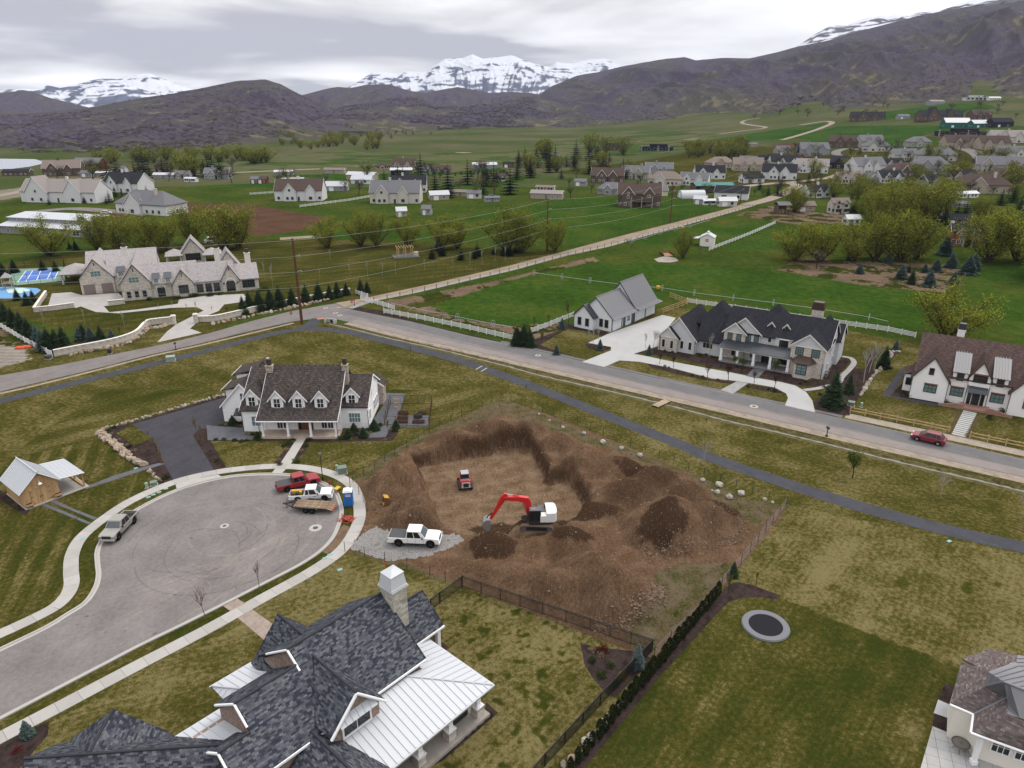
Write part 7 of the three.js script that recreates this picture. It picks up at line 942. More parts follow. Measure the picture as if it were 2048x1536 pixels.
for (const [u, v, l] of [[165,1078, 'beside the curved pavement'],[660,1110, 'in the grass strip by the cul-de-sac'],[650,1117, 'lower one in the grass strip by the cul-de-sac'],[680,1140, 'on the front lawn of the slate-roofed house'],[272,937, 'below the stone edging'],[1898,1083, 'on the straw lawn edge'],[332,978, 'nearest the driveway apron'],[318,985, 'second from the driveway apron'],[307,990, 'third from the driveway apron'],[297,995, 'farthest from the driveway apron']].map((q) => q)) { const [x, z] = G(u, v), V = one('valve_box', 'teal valve box lid ' + l, 'valve box', join([bx(-.26,-.02,-.18,.26,.075,.18), bx(-.2,.075,-.12,.2,.09,.12)]), std([.20,.36,.34],.6), [x, 0, z],.5); }
for (const [u, v, l, r] of [[449,1052, 'in the middle of the cul-de-sac', .52],[631,1056, 'near the trailer', .75],[1076,711, 'on the street below the irrigated field', .6],[1508,813, 'on the street near the concrete drive', .7],[671,626, 'at the street junction', .6],[680,631, 'lower one at the street junction', .6],[651,616, 'topmost at the street junction', .6]]) { const [x, z] = G(u, v), V = thing('manhole', 'round manhole with concrete collar ' + l, 'manhole', [x, 0, z]); part(V, 'collar', cyl(r, r, .03,0,.012,0,28), concrete); part(V, 'cover', cyl(r * .42, r * .42,.02,0,.034,0,20), lambert([.10,.085,.075])); }
function mailbox(u, v, label, m = blackIron) { const [x, z] = G(u, v), V = thing('mailbox', label, 'mailbox', [x, 0, z]); part(V, 'post', join([bx(-.05,-.1,-.05,.05,1.2,.05), bx(-.14,0,-.14,.14,.2,.14)]), m); const b = new THREE.Shape(); b.moveTo(-.14,0); b.lineTo(.14,0); b.lineTo(.14,.16); b.absarc(0,.16,.14,0, Math.PI); const g = new THREE.ExtrudeGeometry(b, { depth: .5, bevelEnabled: false }); g.translate(0,1.2,-.25); part(V, 'box', g, m); part(V, 'flag', bx(.14,1.25,.05,.17,1.5,.1), vm.red); V.scale.setScalar(1.1); }
mailbox(1653,873, 'black mailbox on the grass below the street'); mailbox(352,700, 'black mailbox opposite the mansion gate'); mailbox(709,611, 'dark blue mailbox at the farm track', std([.03,.05,.08],.5));
for (const [u, v, l] of [[705,621, 'stop sign at the mouth of the farm track'],[584,645, 'stop sign left of the bend pole']]) { const [x, z] = G(u, v), V = thing('stop_sign', l, 'sign', [x, 0, z],.5), cv = document.createElement('canvas'); cv.width = cv.height = 128; const c = cv.getContext('2d'); c.fillStyle = '#b01020'; c.fillRect(0,0,128,128); c.fillStyle = '#f0f0f0'; c.font = 'bold 44px sans-serif'; c.textAlign = 'center'; c.fillText('STOP', 64,80); const t = new THREE.CanvasTexture(cv); t.colorSpace = THREE.SRGBColorSpace; part(V, 'post', bx(-.03,-.1,-.03,.03,2.2,.03), galv); const s = new THREE.CircleGeometry(.38,8, Math.PI / 8); s.translate(0,2.3,.05); part(V, 'face', s, lambert([1,1,1], { map: t })); const bk = new THREE.CylinderGeometry(.40,.40,.02,8); bk.rotateY(Math.PI / 8); bk.rotateX(Math.PI / 2); bk.translate(0,2.3,.035); part(V, 'plate', bk, std([.6,.6,.6],.5)); }
{ const [x, z] = G(660,971), V = thing('fire_hydrant', 'red fire hydrant in the weeds behind the red pickup', 'hydrant', [x, 0, z]); part(V, 'barrel', join([cyl(.13,.12,.6,0,.3,0,12), cyl(.14,.04,.18,0,.69,0,12), cyl(.17,.17,.06,0,.05,0,12)].map(strip)), std([.25,.02,.025],.5)); for (const s of [-1,1]) part(V, 'nozzle', cyl(.06,.06,.12, s * .17,.45,0,8,0,0, Math.PI / 2), std([.25,.02,.025],.5)); }
{ const [x, z] = G(675,984), V = thing('wheelbarrow', 'yellow wheelbarrow tray standing beside the blue toilet', 'wheelbarrow', [x, 0, z],1.2), y = std([.52,.33,.02],.5); part(V, 'tray', taper([-.3,.3,.18,.35],[-.42,.45,.3,.62]), y); part(V, 'leg', join([bx(-.3,0,-.2,-.25,.4,-.15), bx(-.3,0,.15,-.25,.4,.2)]), vm.black); part(V, 'wheel', cyl(.17,.17,.08,.45,.17,0,14, Math.PI / 2), vm.tyre); for (const s of [-.22,.22]) part(V, 'handle', bar([-.3,.4, s],[-1.0,.62, s],.02,6), oldWood); }
{ const [x, z] = G(48,696), V = thing('tarp_heap', 'orange-red tarp heaped beside the white fence at the left', 'tarp', [x, 0, z],.4); for (let k = 0; k < 4; k++) part(V, 'fold', put(new THREE.IcosahedronGeometry(.7,1), k * .6 - .9,.25,.3 * (k % 2), k, k * 2,0).scale(1,.6,.8), std([.55,.07,.03],.7)); }
{ setSeed(31); const [x, z] = G(693,1040), V = thing('plastic_netting', 'tangled heap of orange-red plastic netting on the verge', 'netting', [x, .02, z]); for (let k = 0; k < 26; k++) { const a = rr(0,6.3), r = rr(.1,1.0), pts = [0,1,2,3].map((i) => new THREE.Vector3(Math.cos(a) * r + rr(-.6,.6), rr(.04,.4) * (1 - r * .5), Math.sin(a) * r * .7 + rr(-.5,.5))); part(V, 'strand', new THREE.TubeGeometry(new THREE.CatmullRomCurve3(pts), 10,.035,5), std([.40,.07,.05],.7)); } }
{ const p = C4(1060,1120,3.531,[[1663,468]])[0], V = thing('trampoline', 'round sunken trampoline with grey rim pad on the back lawn', 'trampoline', [p[0],0, p[1]]); part(V, 'mat', cyl(1.62,1.62,.04,0,.10,0,56), lambert([.022,.023,.026])); for (let k = 0; k < 12; k++) { const g = new THREE.RingGeometry(1.62,2.16,6,1, k * TAU / 12 + .006, TAU / 12 - .012), q = new THREE.ExtrudeGeometry((() => { const s = new THREE.Shape(), a0 = k * TAU / 12 + .006, a1 = (k + 1) * TAU / 12 - .006; s.absarc(0,0,2.16, a0, a1, false); s.absarc(0,0,1.6, a1, a0, true); return s; })(), { depth: .06, bevelEnabled: true, bevelSize: .015, bevelThickness: .015, curveSegments: 8 }); q.rotateX(-Math.PI / 2); q.translate(0,.11,0); part(V, 'pad', q, lambert([.165,.165,.18])); } part(V, 'frame', put(new THREE.TorusGeometry(2.2,.05,8,48), 0,.06,0, Math.PI / 2), std([.10,.14,.12],.5)); part(V, 'skirt', put(new THREE.CylinderGeometry(2.2,2.25,.1,48,1, true), 0,.05,0), vm.black); }
{ const p = C4(1640,1240,5.02,[[1395,1250]])[0], V = thing('patio_table', 'round bronze patio table on the pale patio', 'table', [p[0] - .35,.04, p[1] + .55]); part(V, 'table_top', join([cyl(.62,.62,.04,0,.74,0,32), put(new THREE.TorusGeometry(.62,.04,8,32), 0,.75,0, Math.PI / 2)].map(strip)), std([.075,.058,.045],.45)); part(V, 'glass_inset', cyl(.54,.54,.012,0,.768,0,32), std([.12,.115,.10],.25)); part(V, 'umbrella_ring', cyl(.04,.04,.03,0,.785,0,10), vm.black); for (let k = 0; k < 4; k++) { const a = k * Math.PI / 2 + .5; part(V, 'leg', join([bar([Math.cos(a) * .3,.72, Math.sin(a) * .3],[Math.cos(a) * .22,.35, Math.sin(a) * .22],.025,6), bar([Math.cos(a) * .22,.35, Math.sin(a) * .22],[Math.cos(a) * .5,0, Math.sin(a) * .5],.025,6)]), std([.10,.06,.04],.5)); } }
{ const t = 48 * Math.PI / 180, loc = (x, z) => [-7.04 + x * Math.cos(t) + z * Math.sin(t), -39.63 - x * Math.sin(t) + z * Math.cos(t)],[x, z] = loc(4.7,-.9), V = thing('porch_sofa', 'cream cushioned sofa with dark frame on the porch', 'sofa', [x, .3, z], t); part(V, 'frame', join([bx(-.95,.1,-.4,.95,.3,.42), bx(-.95,.3,.3,.95,.85,.42), bx(-.95,.3,-.4,-.83,.62,.4), bx(.83,.3,-.4,.95,.62,.4)]), vm.black); for (const s of [-.42,.42]) { part(V, 'seat_cushion', rbx(s - .4,.3,-.38, s + .4,.46,.28,.05), lambert([.50,.46,.40])); part(V, 'back_cushion', rbx(s - .4,.44,.1, s + .4,.9,.3,.06), lambert([.50,.46,.40])); } }
{ const p = G(1322,809), V = thing('footbridge', 'small plank footbridge across the ditch', 'bridge', [p[0],0, p[1]], dirOf([1310,814],[1340,800]) * -1); const w = [0,1].map((k) => cladV([.36 - .05 * k, .28 - .04 * k, .20 - .03 * k])); for (let k = 0; k < 9; k++) part(V, 'plank', bx(-1.7 + k * .38,.22,-.62,-1.7 + k * .38 + .36,.27,.62), w[k % 2]); for (const s of [-.5,.5]) part(V, 'beam', bx(-1.75,.04, s - .06,1.75,.22, s + .06), oldWood); }
{ const p = G(664,645), V = thing('culvert_headwall', 'grey concrete culvert headwall where the ditch begins', 'headwall', [p[0],0, p[1]],-.4); part(V, 'wall', join([bx(-1.2,0,-.15,1.2,.9,.15), bx(-1.35,0,-.1,-1.2,.9,1.1), bx(1.2,0,-.1,1.35,.9,1.1)]), concrete); part(V, 'pipe', cyl(.38,.38,.2,0,.42,.12,18, Math.PI / 2), vm.black); }
for (let k = 0; k < 14; k++) { const a = C4(1640,640,4.8,[[1442,880]])[0], b = C4(1640,640,4.8,[[1330,1115]])[0], t = (k + .5) / 14, ang = -Math.atan2(b[1] - a[1], b[0] - a[0]); if (!k) { var slabWalk = thing('slab_walk', 'walk of white concrete slabs up to the plastered house', 'walk', [a[0],0, a[1]]); } const g = put(bx(-.30,.0,-.95,.30,.06,.95), (b[0] - a[0]) * t, 0, (b[1] - a[1]) * t, 0, ang, 0); part(slabWalk, 'slab', g, concretePale); }
// irrigation wheel lines
const wheelGeo = (() => { const l = [new THREE.TorusGeometry(.85,.035,5,22)]; for (let k = 0; k < 4; k++) l.push(put(new THREE.BoxGeometry(1.66,.03,.03), 0,0,0,0,0, k * Math.PI / 4)); return mergeGeometries(l.map(strip)); })();
function wheelLine(label, px, motor) { const P = px.map((q) => G(...q)), [ox, oz] = P[0], V = thing('irrigation_line', label, 'irrigation line', [ox, 0, oz]), b = P[P.length - 1], ang = -Math.atan2(b[1] - oz, b[0] - ox); part(V, 'pipe', join(P.slice(1).map((p, i) => bar([P[i][0] - ox, .88, P[i][1] - oz],[p[0] - ox, .88, p[1] - oz],.06,6))), galv); P.forEach((p, i) => { if (i === P.length - 1) return; const m = part(V, 'wheel', wheelGeo, galv); m.position.set(p[0] - ox, .88, p[1] - oz); m.rotation.y = ang + Math.PI / 2; }); if (motor) { const [x, z] = G(...motor); part(V, 'drive_motor', rbx(x - ox - .5,.5, z - oz - .4, x - ox + .5,1.3, z - oz + .4,.15), std([.60,.33,.01],.5)); } }
wheelLine('long wheel line sprinkler across the green field', [[1068,551],[1124,559],[1180,567],[1243,575],[1324,582],[1388,592],[1466,602],[1546,612],[1640,625],[1737,641],[1775,650]],[1316,581]); wheelLine('wheel line sprinkler on the bare strip by the street fence', [[783,613],[851,628],[915,641],[986,655],[1022,661]]); wheelLine('far wheel line sprinkler beside the farm track', [[1262,487],[1290,480],[1320,470],[1350,462],[1380,456],[1420,444]],[1365,459]);
// ---------------------------------------------------------------- boulders and stone edgings
const rocks = [0,1,2,3].map((s) => { const g = new THREE.IcosahedronGeometry(1,2), p = g.attributes.position; for (let i = 0; i < p.count; i++) { const x = p.getX(i), y = p.getY(i), z = p.getZ(i), k = 1 + .55 * n2(x * 1.3 + s * 7, y * 1.3 + z * 1.7 + s) + .18 * n2(x * 3.7, z * 3.7 + y * 2 + s); p.setXYZ(i, x * k, y * k * .8, z * k); } g.computeVertexNormals(); return g; });
const paleRock = [lambert([.36,.335,.30]), lambert([.31,.28,.24]), lambert([.28,.22,.165]), lambert([.34,.26,.19])];
[[1078,829,.4],[1099,842,.45],[1126,856,.6],[1168,868,.7],[1206,886,.9],[1243,898,.8],[1280,912,.8],[1405,962,.75],[1438,972,1.0],[1424,982,.4],[1434,986,.75],[1458,996,.95],[1482,989,.95],[1529,1000,.6],[1545,1006,.4]].forEach(([u, v, s], i) => { const [x, z] = G(u, v); one('boulder', ['pale boulder, topmost along the wire fence', 'pale boulder, second down the wire fence', 'pale boulder, third down the wire fence', 'grey boulder, fourth down the wire fence', 'big pale boulder, fifth down the wire fence', 'pale boulder, sixth down the wire fence', 'pale boulder, seventh down the wire fence', 'pale boulder beside the green weeds right of the dark heap', 'upper large boulder in the right cluster', 'smallest stone in the right cluster of boulders', 'grey middle boulder in the right cluster', 'lowest boulder in the right cluster', 'flat boulder at the right end of the cluster', 'lone pale boulder near the fence corner', 'last small stone before the fence corner'][i], 'boulder', rocks[i % 4], paleRock[i % 2],[x, s * .22, z], i * 1.7, 'boulders along the lot fence').scale.setScalar(s * .48); });
function edging(label, pts, step, size, m0 = 0) { const L = along3(pts, step), [ox, oz] = L[0], V = thing('stone_edging', label, 'stone edging', [ox, 0, oz]); L.forEach(([x, z], i) => { const m = part(V, 'rock', rocks[i % 4], paleRock[(i * 5 + (i >> 1)) % 3 + m0]); const s = size * rr(.7,1.25); m.position.set(x - ox + rr(-.15,.15), s * .35, z - oz + rr(-.15,.15)); m.rotation.set(rr(0,3), rr(0,6), rr(0,3)); m.scale.set(s * rr(.9,1.5), s * rr(.6,.9), s); }); }
setSeed(77); edging('tumbled stone wall at the left of the farmhouse driveway', C4(0,780,4,[[800,345],[815,385],[900,430],[1000,520],[1060,560],[1110,590],[1150,605]]), .42,.42,1); edging('second course of the tumbled stone wall', C4(0,780,4,[[805,335],[840,360],[920,415],[1010,500],[1090,565]]), .5,.34,1); edging('low pale stone edging above the farmhouse driveway', C4(0,780,4,[[800,335],[870,300],[1000,268],[1200,212],[1400,150],[1600,95],[1810,38]]), .6,.27,0); edging('short stone edging by the barn path', C4(0,780,4,[[1190,640],[1230,690],[1275,725]]), .5,.26,1); edging('white stone edging between the two lots on the right', C4(1640,640,4.8,[[395,720],[440,640],[520,540],[600,450],[690,340],[660,300],[760,310]]), .75,.33,0); edging('stones along the iron fence at the lower edge', C4(1060,1120,3.531,[[640,1020],[560,1110],[470,1200],[430,1250],[385,1300],[340,1350],[280,1400],[240,1445],[180,1520]]), 1.1,.33,0); edging('ochre stones along the foot of the long mansion wall', C4(0,460,3.657,[[520,920],[700,880],[900,845],[1000,800],[1080,730],[1240,700]]), 1.0,.5,1); edging('ochre stones along the foot of the upper mansion wall', C4(0,460,3.657,[[1560,690],[1750,655],[1950,610],[2150,570],[2400,515]]), 1.1,.5,1);
{ // fenced kitchen garden by the farmhouse
const q = (x, y) => C4(420,700,4.267,[[x, y]])[0], F = [[1490,640],[1540,462],[1895,458],[1868,652]].map((p) => q(...p)), V = railFence('kitchen_garden', 'square kitchen garden enclosure of dark posts and mesh beside the farmhouse', [...F, F[0]], { mat: rust, step: 2.0, h: 1.6, pw: .08, rails: [.08,1.55], rh: .05, rt: .04, wires: [.3,.6,.9,1.2], mesh: true, wr: .005, wireMat: blackIron }); V.userData.category = 'enclosure';
for (const [x, y, w] of [[1650,545,1.7],[1810,545,1.4],[1645,585,1.7],[1640,620,1.8],[1780,622,1.9]]) { const [a, b] = q(x, y), T2 = thing('planter_bed', 'rusty raised planter bed in the kitchen garden', 'planter', [a, .03, b],0, 'planters in the kitchen garden'); part(T2, 'box', join([bx(-w / 2,0,-.35, w / 2,.4,-.3), bx(-w / 2,0,.3, w / 2,.4,.35), bx(-w / 2,0,-.3,-w / 2 + .05,.4,.3), bx(w / 2 - .05,0,-.3, w / 2,.4,.3)]), lambert([.10,.055,.04])); part(T2, 'soil', bx(-w / 2 + .05,.0,-.3, w / 2 - .05,.33,.3), mulch); } { const [a, b] = q(1775,580), T2 = thing('fire_pit_tub', 'black oval tub in the kitchen garden', 'tub', [a, .03, b]); const g = new THREE.CylinderGeometry(.75,.7,.55,24,1); g.scale(1,1,.6); g.translate(0,.28,0); part(T2, 'tub', g, vm.black); const w = new THREE.CylinderGeometry(.68,.68,.02,24); w.scale(1,1,.6); w.translate(0,.56,0); part(T2, 'soil', w, lambert([.03,.03,.03])); }
const [gx, gz] = q(1568,490), gate = part(V, 'gate', join([bar([0,0,0],[0,1.5,0],.05), bar([.9,0,0],[.9,1.5,0],.05), bar([0,1.5,0],[.9,1.5,0],.05), bar([0,.05,0],[.9,.05,0],.05), bar([0,.75,0],[.9,.75,0],.05), bar([0,.8,0],[.9,1.45,0],.04)]), pine); gate.position.set(gx - F[0][0],0, gz - F[0][1]);
}
for (const [u, v] of [[707,940],[769,1136],[1190,1078],[1250,1110],[1066,1140]]) { const [x, z] = G(u, v), y = Math.max(0, pitY(x, z)); one('survey_stake', 'orange-tipped survey stake standing in the dug lot', 'stake', join([bx(-.03,-.1,-.03,.03,.7,.03), bx(-.05,.5,-.01,.05,.75,.04)]), std([.62,.12,.03],.7), [x, y, z],.3, 'survey stakes in the lot'); }
// ---------------------------------------------------------------- trees and plants
const leafBuf = () => ({ p: [], c: [] });
function leaf(B, x, y, z, s, c, long = 1.6, droop = 0) {              // one small leaf face, any way up
const a = rnd() * TAU, t = (rnd() - .5) * 2.4, ux = Math.cos(a), uz = Math.sin(a), vx = -uz * Math.sin(t), vy = Math.cos(t), vz = ux * Math.sin(t), w = s * .5, h = s * long * .5, v = .72 + .56 * rnd();
const P = [[x - ux * w, y - droop, z - uz * w],[x + ux * w, y - droop * .8, z + uz * w],[x + vx * h * 2 * .5, y + vy * h - droop * .3, z + vz * h]];
for (const q of P) { B.p.push(...q); B.c.push(c[0] * v, c[1] * v, c[2] * v); }
}
function leafGeo(B) { const g = new THREE.BufferGeometry(); g.setAttribute('position', new THREE.Float32BufferAttribute(B.p, 3)); g.setAttribute('color', new THREE.Float32BufferAttribute(B.c, 3)); g.computeVertexNormals(); return g; }
const foliage = new THREE.MeshPhysicalMaterial({ vertexColors: true, roughness: 1, specularIntensity: .1, transmission: 0, side: THREE.DoubleSide }), leafy = new THREE.MeshLambertMaterial({ vertexColors: true, side: THREE.DoubleSide }), bark = lambert([.060,.047,.036]), barkPale = lambert([.30,.28,.26]), barkRed = lambert([.15,.105,.085]);
// recursive limbs; collects twig ends
function limbs(o) {
const G0 = [], ends = [];
(function grow(p, d, L, r, k) {
const n = k ? 2 : 3; let q = p, e = d.clone();
for (let i = 0; i < n; i++) { const e2 = e.clone().add(new THREE.Vector3(rr(-1,1), rr(-.3,.6) * (o.up ?? 1), rr(-1,1)).multiplyScalar(o.wob ?? .16)).normalize(), b = q.clone().addScaledVector(e2, L / n), r1 = r * (1 - .38 * (i + 1) / n), r0 = r * (1 - .38 * i / n); G0.push(strip(bar(q.toArray(), b.toArray(), Math.max(r0, o.rMin ?? .004), k > 2 ? 3 : 5, Math.max(r1, o.rMin ?? .004)))); if (k >= o.depth - 2) ends.push([b.clone(), e2.clone(), k]); q = b; e = e2; }
if (k < o.depth) { const m = o.kids(k); for (let i = 0; i < m; i++) { const sp = o.spread(k), a = (i / m + rnd() * .5) * TAU, ax = new THREE.Vector3(Math.cos(a), 0, Math.sin(a)), dir = e.clone().multiplyScalar(Math.cos(sp)).add(ax.multiplyScalar(Math.sin(sp))); dir.y += o.rise ?? .12; const at = i && k ? p.clone().lerp(q, rr(.45,1)) : q; grow(at, dir.normalize(), L * rr(...o.shrink), r * .58, k + 1); } }
})(new THREE.Vector3(0,-.01,0), new THREE.Vector3(rr(-.05,.05), 1, rr(-.05,.05)).normalize(), o.L, o.r, 0);
return [mergeGeometries(G0), ends];
}
const YG = [.195,.205,.03], YG2 = [.14,.165,.026], OLV = [.080,.098,.02];
function willowProto(s, tone, leaves = 11000) {                        // height about 1: many stems from the ground, a broad loose crown of fine twigs
setSeed(s); const G0 = [], B = leafBuf(), stems = 7, tips = [], big = leaves < 3000 ? 2 : 1;
for (let k = 0; k < stems; k++) {
const a = k / stems * TAU + rr(-.4,.4), out = rr(.12,.62), h = rr(.74,.98) * (1 - out * out * .9); let q = new THREE.Vector3(Math.cos(a) * .02,0, Math.sin(a) * .02);
const N = 7; for (let i = 1; i <= N; i++) { const t = i / N, b = new THREE.Vector3(Math.cos(a + t * .3) * out * Math.pow(t, .85) * 1.05 + rr(-.015,.015), h * Math.pow(t, .95), Math.sin(a + t * .3) * out * Math.pow(t, .85) * 1.05 + rr(-.015,.015)); G0.push(strip(bar(q.toArray(), b.toArray(), .021 * (1 - t * .85) + .003,5,.021 * (1 - (t + .12) * .85) + .003)));
for (let j = 0; j < 3; j++) { const c = rr(0, TAU), e = b.clone().add(new THREE.Vector3(Math.cos(c) * rr(.06,.20), rr(.03,.16), Math.sin(c) * rr(.06,.20))); G0.push(strip(bar(b.toArray(), e.toArray(), .006,3,.002))); tips.push([e, .11],[e, .11]); if (i > 3) tips.push([b.clone().lerp(e, .6), .08]); }
q = b; }
tips.push([q, .11]);
}
for (let i = 0; i < leaves; i++) { const [e, w] = pick(tips), r = w * Math.cbrt(rnd()) * 1.15, a = rnd() * TAU, t = Math.acos(rr(-1,1)); leaf(B, e.x + Math.sin(t) * Math.cos(a) * r, e.y + Math.cos(t) * r * 1.1, e.z + Math.sin(t) * Math.sin(a) * r, rr(.013,.027) * big, mix3(tone, OLV, rnd() * rnd()), 2.2); }
return [mergeGeometries(G0), leafGeo(B)];
}
function roundProto(s, tone, leaves = 1500, o = {}) {
setSeed(s); const [g, ends] = limbs({ L: o.L ?? .30, r: .026, depth: 3, kids: (k) => [4,3,3][k], spread: (k) => rr(.35,.85) * (o.wide ?? 1), shrink: [.62,.85], rise: .22, wob: .12, rMin: .003 }), B = leafBuf(), w = o.w ?? .12; let top = 0; for (const [e] of ends) top = Math.max(top, e.y + w * .6);
for (let i = 0; i < leaves; i++) { const [e] = pick(ends), r = w * Math.cbrt(rnd()), a = rnd() * TAU, t = Math.acos(rr(-1,1)); leaf(B, e.x + Math.sin(t) * Math.cos(a) * r, e.y + Math.cos(t) * r * .9, e.z + Math.sin(t) * Math.sin(a) * r, rr(.02,.045), mix3(tone, tone.map((q) => q * .6), rnd()), 1.7); }
const out = [g, leafGeo(B)]; out.forEach((q) => q.scale(1 / top, 1 / top, 1 / top)); return out;
}
function spruceProto(s, tone, levels = 24) {                          // height 1: whorls of drooping boughs, each fringed
setSeed(s); const B = leafBuf(), trunk = strip(cyl(.022,.004,1,0,.5,0,6));
for (let k = 0; k < levels; k++) { const t = k / levels, y = .035 + .95 * Math.pow(t, .92), R = .27 * Math.pow(1 - t, .82) * rr(.86,1.1) + .012, n = Math.max(6, Math.round(17 * (1 - t * .55)));
for (let i = 0; i < n; i++) { const a = (i + rnd() * .8) / n * TAU, r = R * rr(.72,1.12), ca = Math.cos(a), sa = Math.sin(a), c0 = mix3(tone, tone.map((q) => q * .7), rnd());
const N = r > .08 ? 5 : 3; for (let j = 0; j < N; j++) { const f0 = j / N, f1 = (j + 1.25) / N, w = r * .46 * (1 - f0 * .7), y0 = y + .02 - f0 * r * .32, y1 = y + .02 - f1 * r * .32 + (f1 > .9 ? r * .08 : 0), c = c0; for (const sd of [-1,1]) { const P = [[ca * r * f0, y0, sa * r * f0],[ca * r * f1, y1, sa * r * f1],[ca * r * f0 * 1.06 - sd * sa * w + ca * w * .5, y0 - w * .34, sa * r * f0 * 1.06 + sd * ca * w + sa * w * .5]]; for (const q of P) { B.p.push(...q); B.c.push(...c); } } } } }
return [trunk, leafGeo(B)];
}
function bareProto(s, o = {}) { setSeed(s); const [g, ends] = limbs({ L: o.L ?? .34, r: .016, depth: 3, kids: (k) => [5,4,3][k], spread: (k) => rr(.25,.6) * (o.wide ?? 1), shrink: [.5,.72], rise: .28, wob: .1, rMin: .0028 }); let top = 0; for (const [e] of ends) top = Math.max(top, e.y); g.scale(1 / top, 1 / top, 1 / top); if (!o.leaves) return [g]; const B = leafBuf(); for (let i = 0; i < o.leaves; i++) { const [e] = pick(ends); leaf(B, e.x / top + rr(-.05,.05), e.y / top + rr(-.05,.05), e.z / top + rr(-.05,.05), rr(.018,.035), o.tone, 1.5); } return [g, leafGeo(B)]; }
function bushProto(s, tone, n = 260, tall = .8) { setSeed(s); const B = leafBuf(); for (let i = 0; i < n; i++) { const a = rnd() * TAU, t = Math.acos(rr(-.2,1)), r = .5 * Math.pow(rnd(), .35) * (1 + .35 * n2(Math.cos(a) * 2 + s, Math.sin(a) * 2)); leaf(B, Math.sin(t) * Math.cos(a) * r, Math.cos(t) * r * tall + .06, Math.sin(t) * Math.sin(a) * r, rr(.07,.15), mix3(tone, tone.map((q) => q * .45), rnd()), 1.6); } return [leafGeo(B)]; }
function columnProto(s, tone) { setSeed(s); const B = leafBuf(); for (let i = 0; i < 900; i++) { const y = Math.pow(rnd(), .8), r = .19 * Math.pow(Math.sin(Math.PI * clamp(y * .86 + .10)), .7) * (.6 + .45 * rnd()), a = rnd() * TAU; leaf(B, Math.cos(a) * r, y, Math.sin(a) * r, rr(.03,.065), mix3(tone, tone.map((q) => q * .4), rnd()), 2.2); } return [strip(cyl(.015,.008,.9,0,.45,0,5)), leafGeo(B)]; }
const protoCache = new Map();
function plant(kind, name, label, cat, group, pos, h, o = {}) {       // one plant of that kind, scaled to height h
const P = protos[kind]; const q = Array.isArray(P[0]) ? P[Math.floor(rnd() * P.length)] : P, V = thing(name, label, cat, pos, rr(0, TAU), group), w = o.w ?? 1;
if (q.length > 1) { part(V, 'trunk', q[0], o.bark ?? bark); part(V, 'crown', q[1], leafy); } else if (kind.startsWith('bare')) part(V, 'branches', q[0], o.bark ?? barkPale); else part(V, 'foliage', q[0], leafy);
V.scale.set(h * w, h, h * w); return V;
}
const protos = {
willow: [willowProto(11, YG), willowProto(12, YG), willowProto(13, mix3(YG, YG2,.5))], willowFar: [willowProto(14, mix3(YG, OLV, .3), 1500), willowProto(15, YG, 1500)], round: [roundProto(21,[.062,.10,.016]), roundProto(22,[.07,.10,.02])], roundFar: [roundProto(23,[.085,.125,.026],420, { w: .16 }), roundProto(24,[.12,.135,.032],420, { w: .16 })], plum: [roundProto(25,[.055,.022,.022],380)], brushTree: [roundProto(26,[.13,.11,.085],380, { w: .16 })],
spruce: [spruceProto(31,[.034,.052,.028]), spruceProto(32,[.030,.046,.025])], blue: [spruceProto(33,[.075,.105,.098]), spruceProto(34,[.066,.095,.086])], spruceFar: [spruceProto(35,[.014,.022,.013],10), spruceProto(36,[.018,.027,.015],10)], bare: [bareProto(41), bareProto(42), bareProto(43, { wide: 1.2 })], bareLeaf: [bareProto(44, { leaves: 160, tone: [.15,.15,.03] }), bareProto(45, { leaves: 160, tone: [.15,.14,.03] })],
sprig: [bareProto(47, { leaves: 300, tone: [.11,.125,.022], wide: .7 }), bareProto(48, { leaves: 300, tone: [.10,.12,.02], wide: .7 })], shrub: [bushProto(51,[.05,.07,.022]), bushProto(52,[.035,.05,.018])], tuft: [bushProto(53,[.26,.20,.12],200,.7)], gold: [bushProto(54,[.26,.19,.008],240,.8)], red: [bushProto(55,[.13,.02,.025],200,.8)], orange: [bushProto(56,[.22,.08,.01],160,.7)], cypress: [columnProto(61,[.020,.032,.012]), columnProto(62,[.024,.036,.013])],
};
setSeed(101);
const at0 = (u, v) => { const [x, z] = G(u, v); return [x, 0, z]; }, atT = (u, v) => T(u, v);
const NTH = ['first', 'second', 'third', 'fourth', 'fifth', 'sixth', 'seventh', 'eighth', 'ninth', 'tenth', 'eleventh', 'twelfth', 'thirteenth', 'fourteenth', 'fifteenth'];
const row = (kind, name, label, cat, list, o = {}) => { const by = list.map((q) => q[0]).sort((a, b) => a - b); for (const [u, v, v2, w] of list) plant(kind, name, list.length > 1 ? label + ', ' + NTH[by.indexOf(u)] + ' from left' : label, cat, label, at0(u, v), tallAt(u, v, v2), { ...o, w: (w ?? o.w ?? 1) * (kind === 'willow' ? 1.15 : 1) }); };
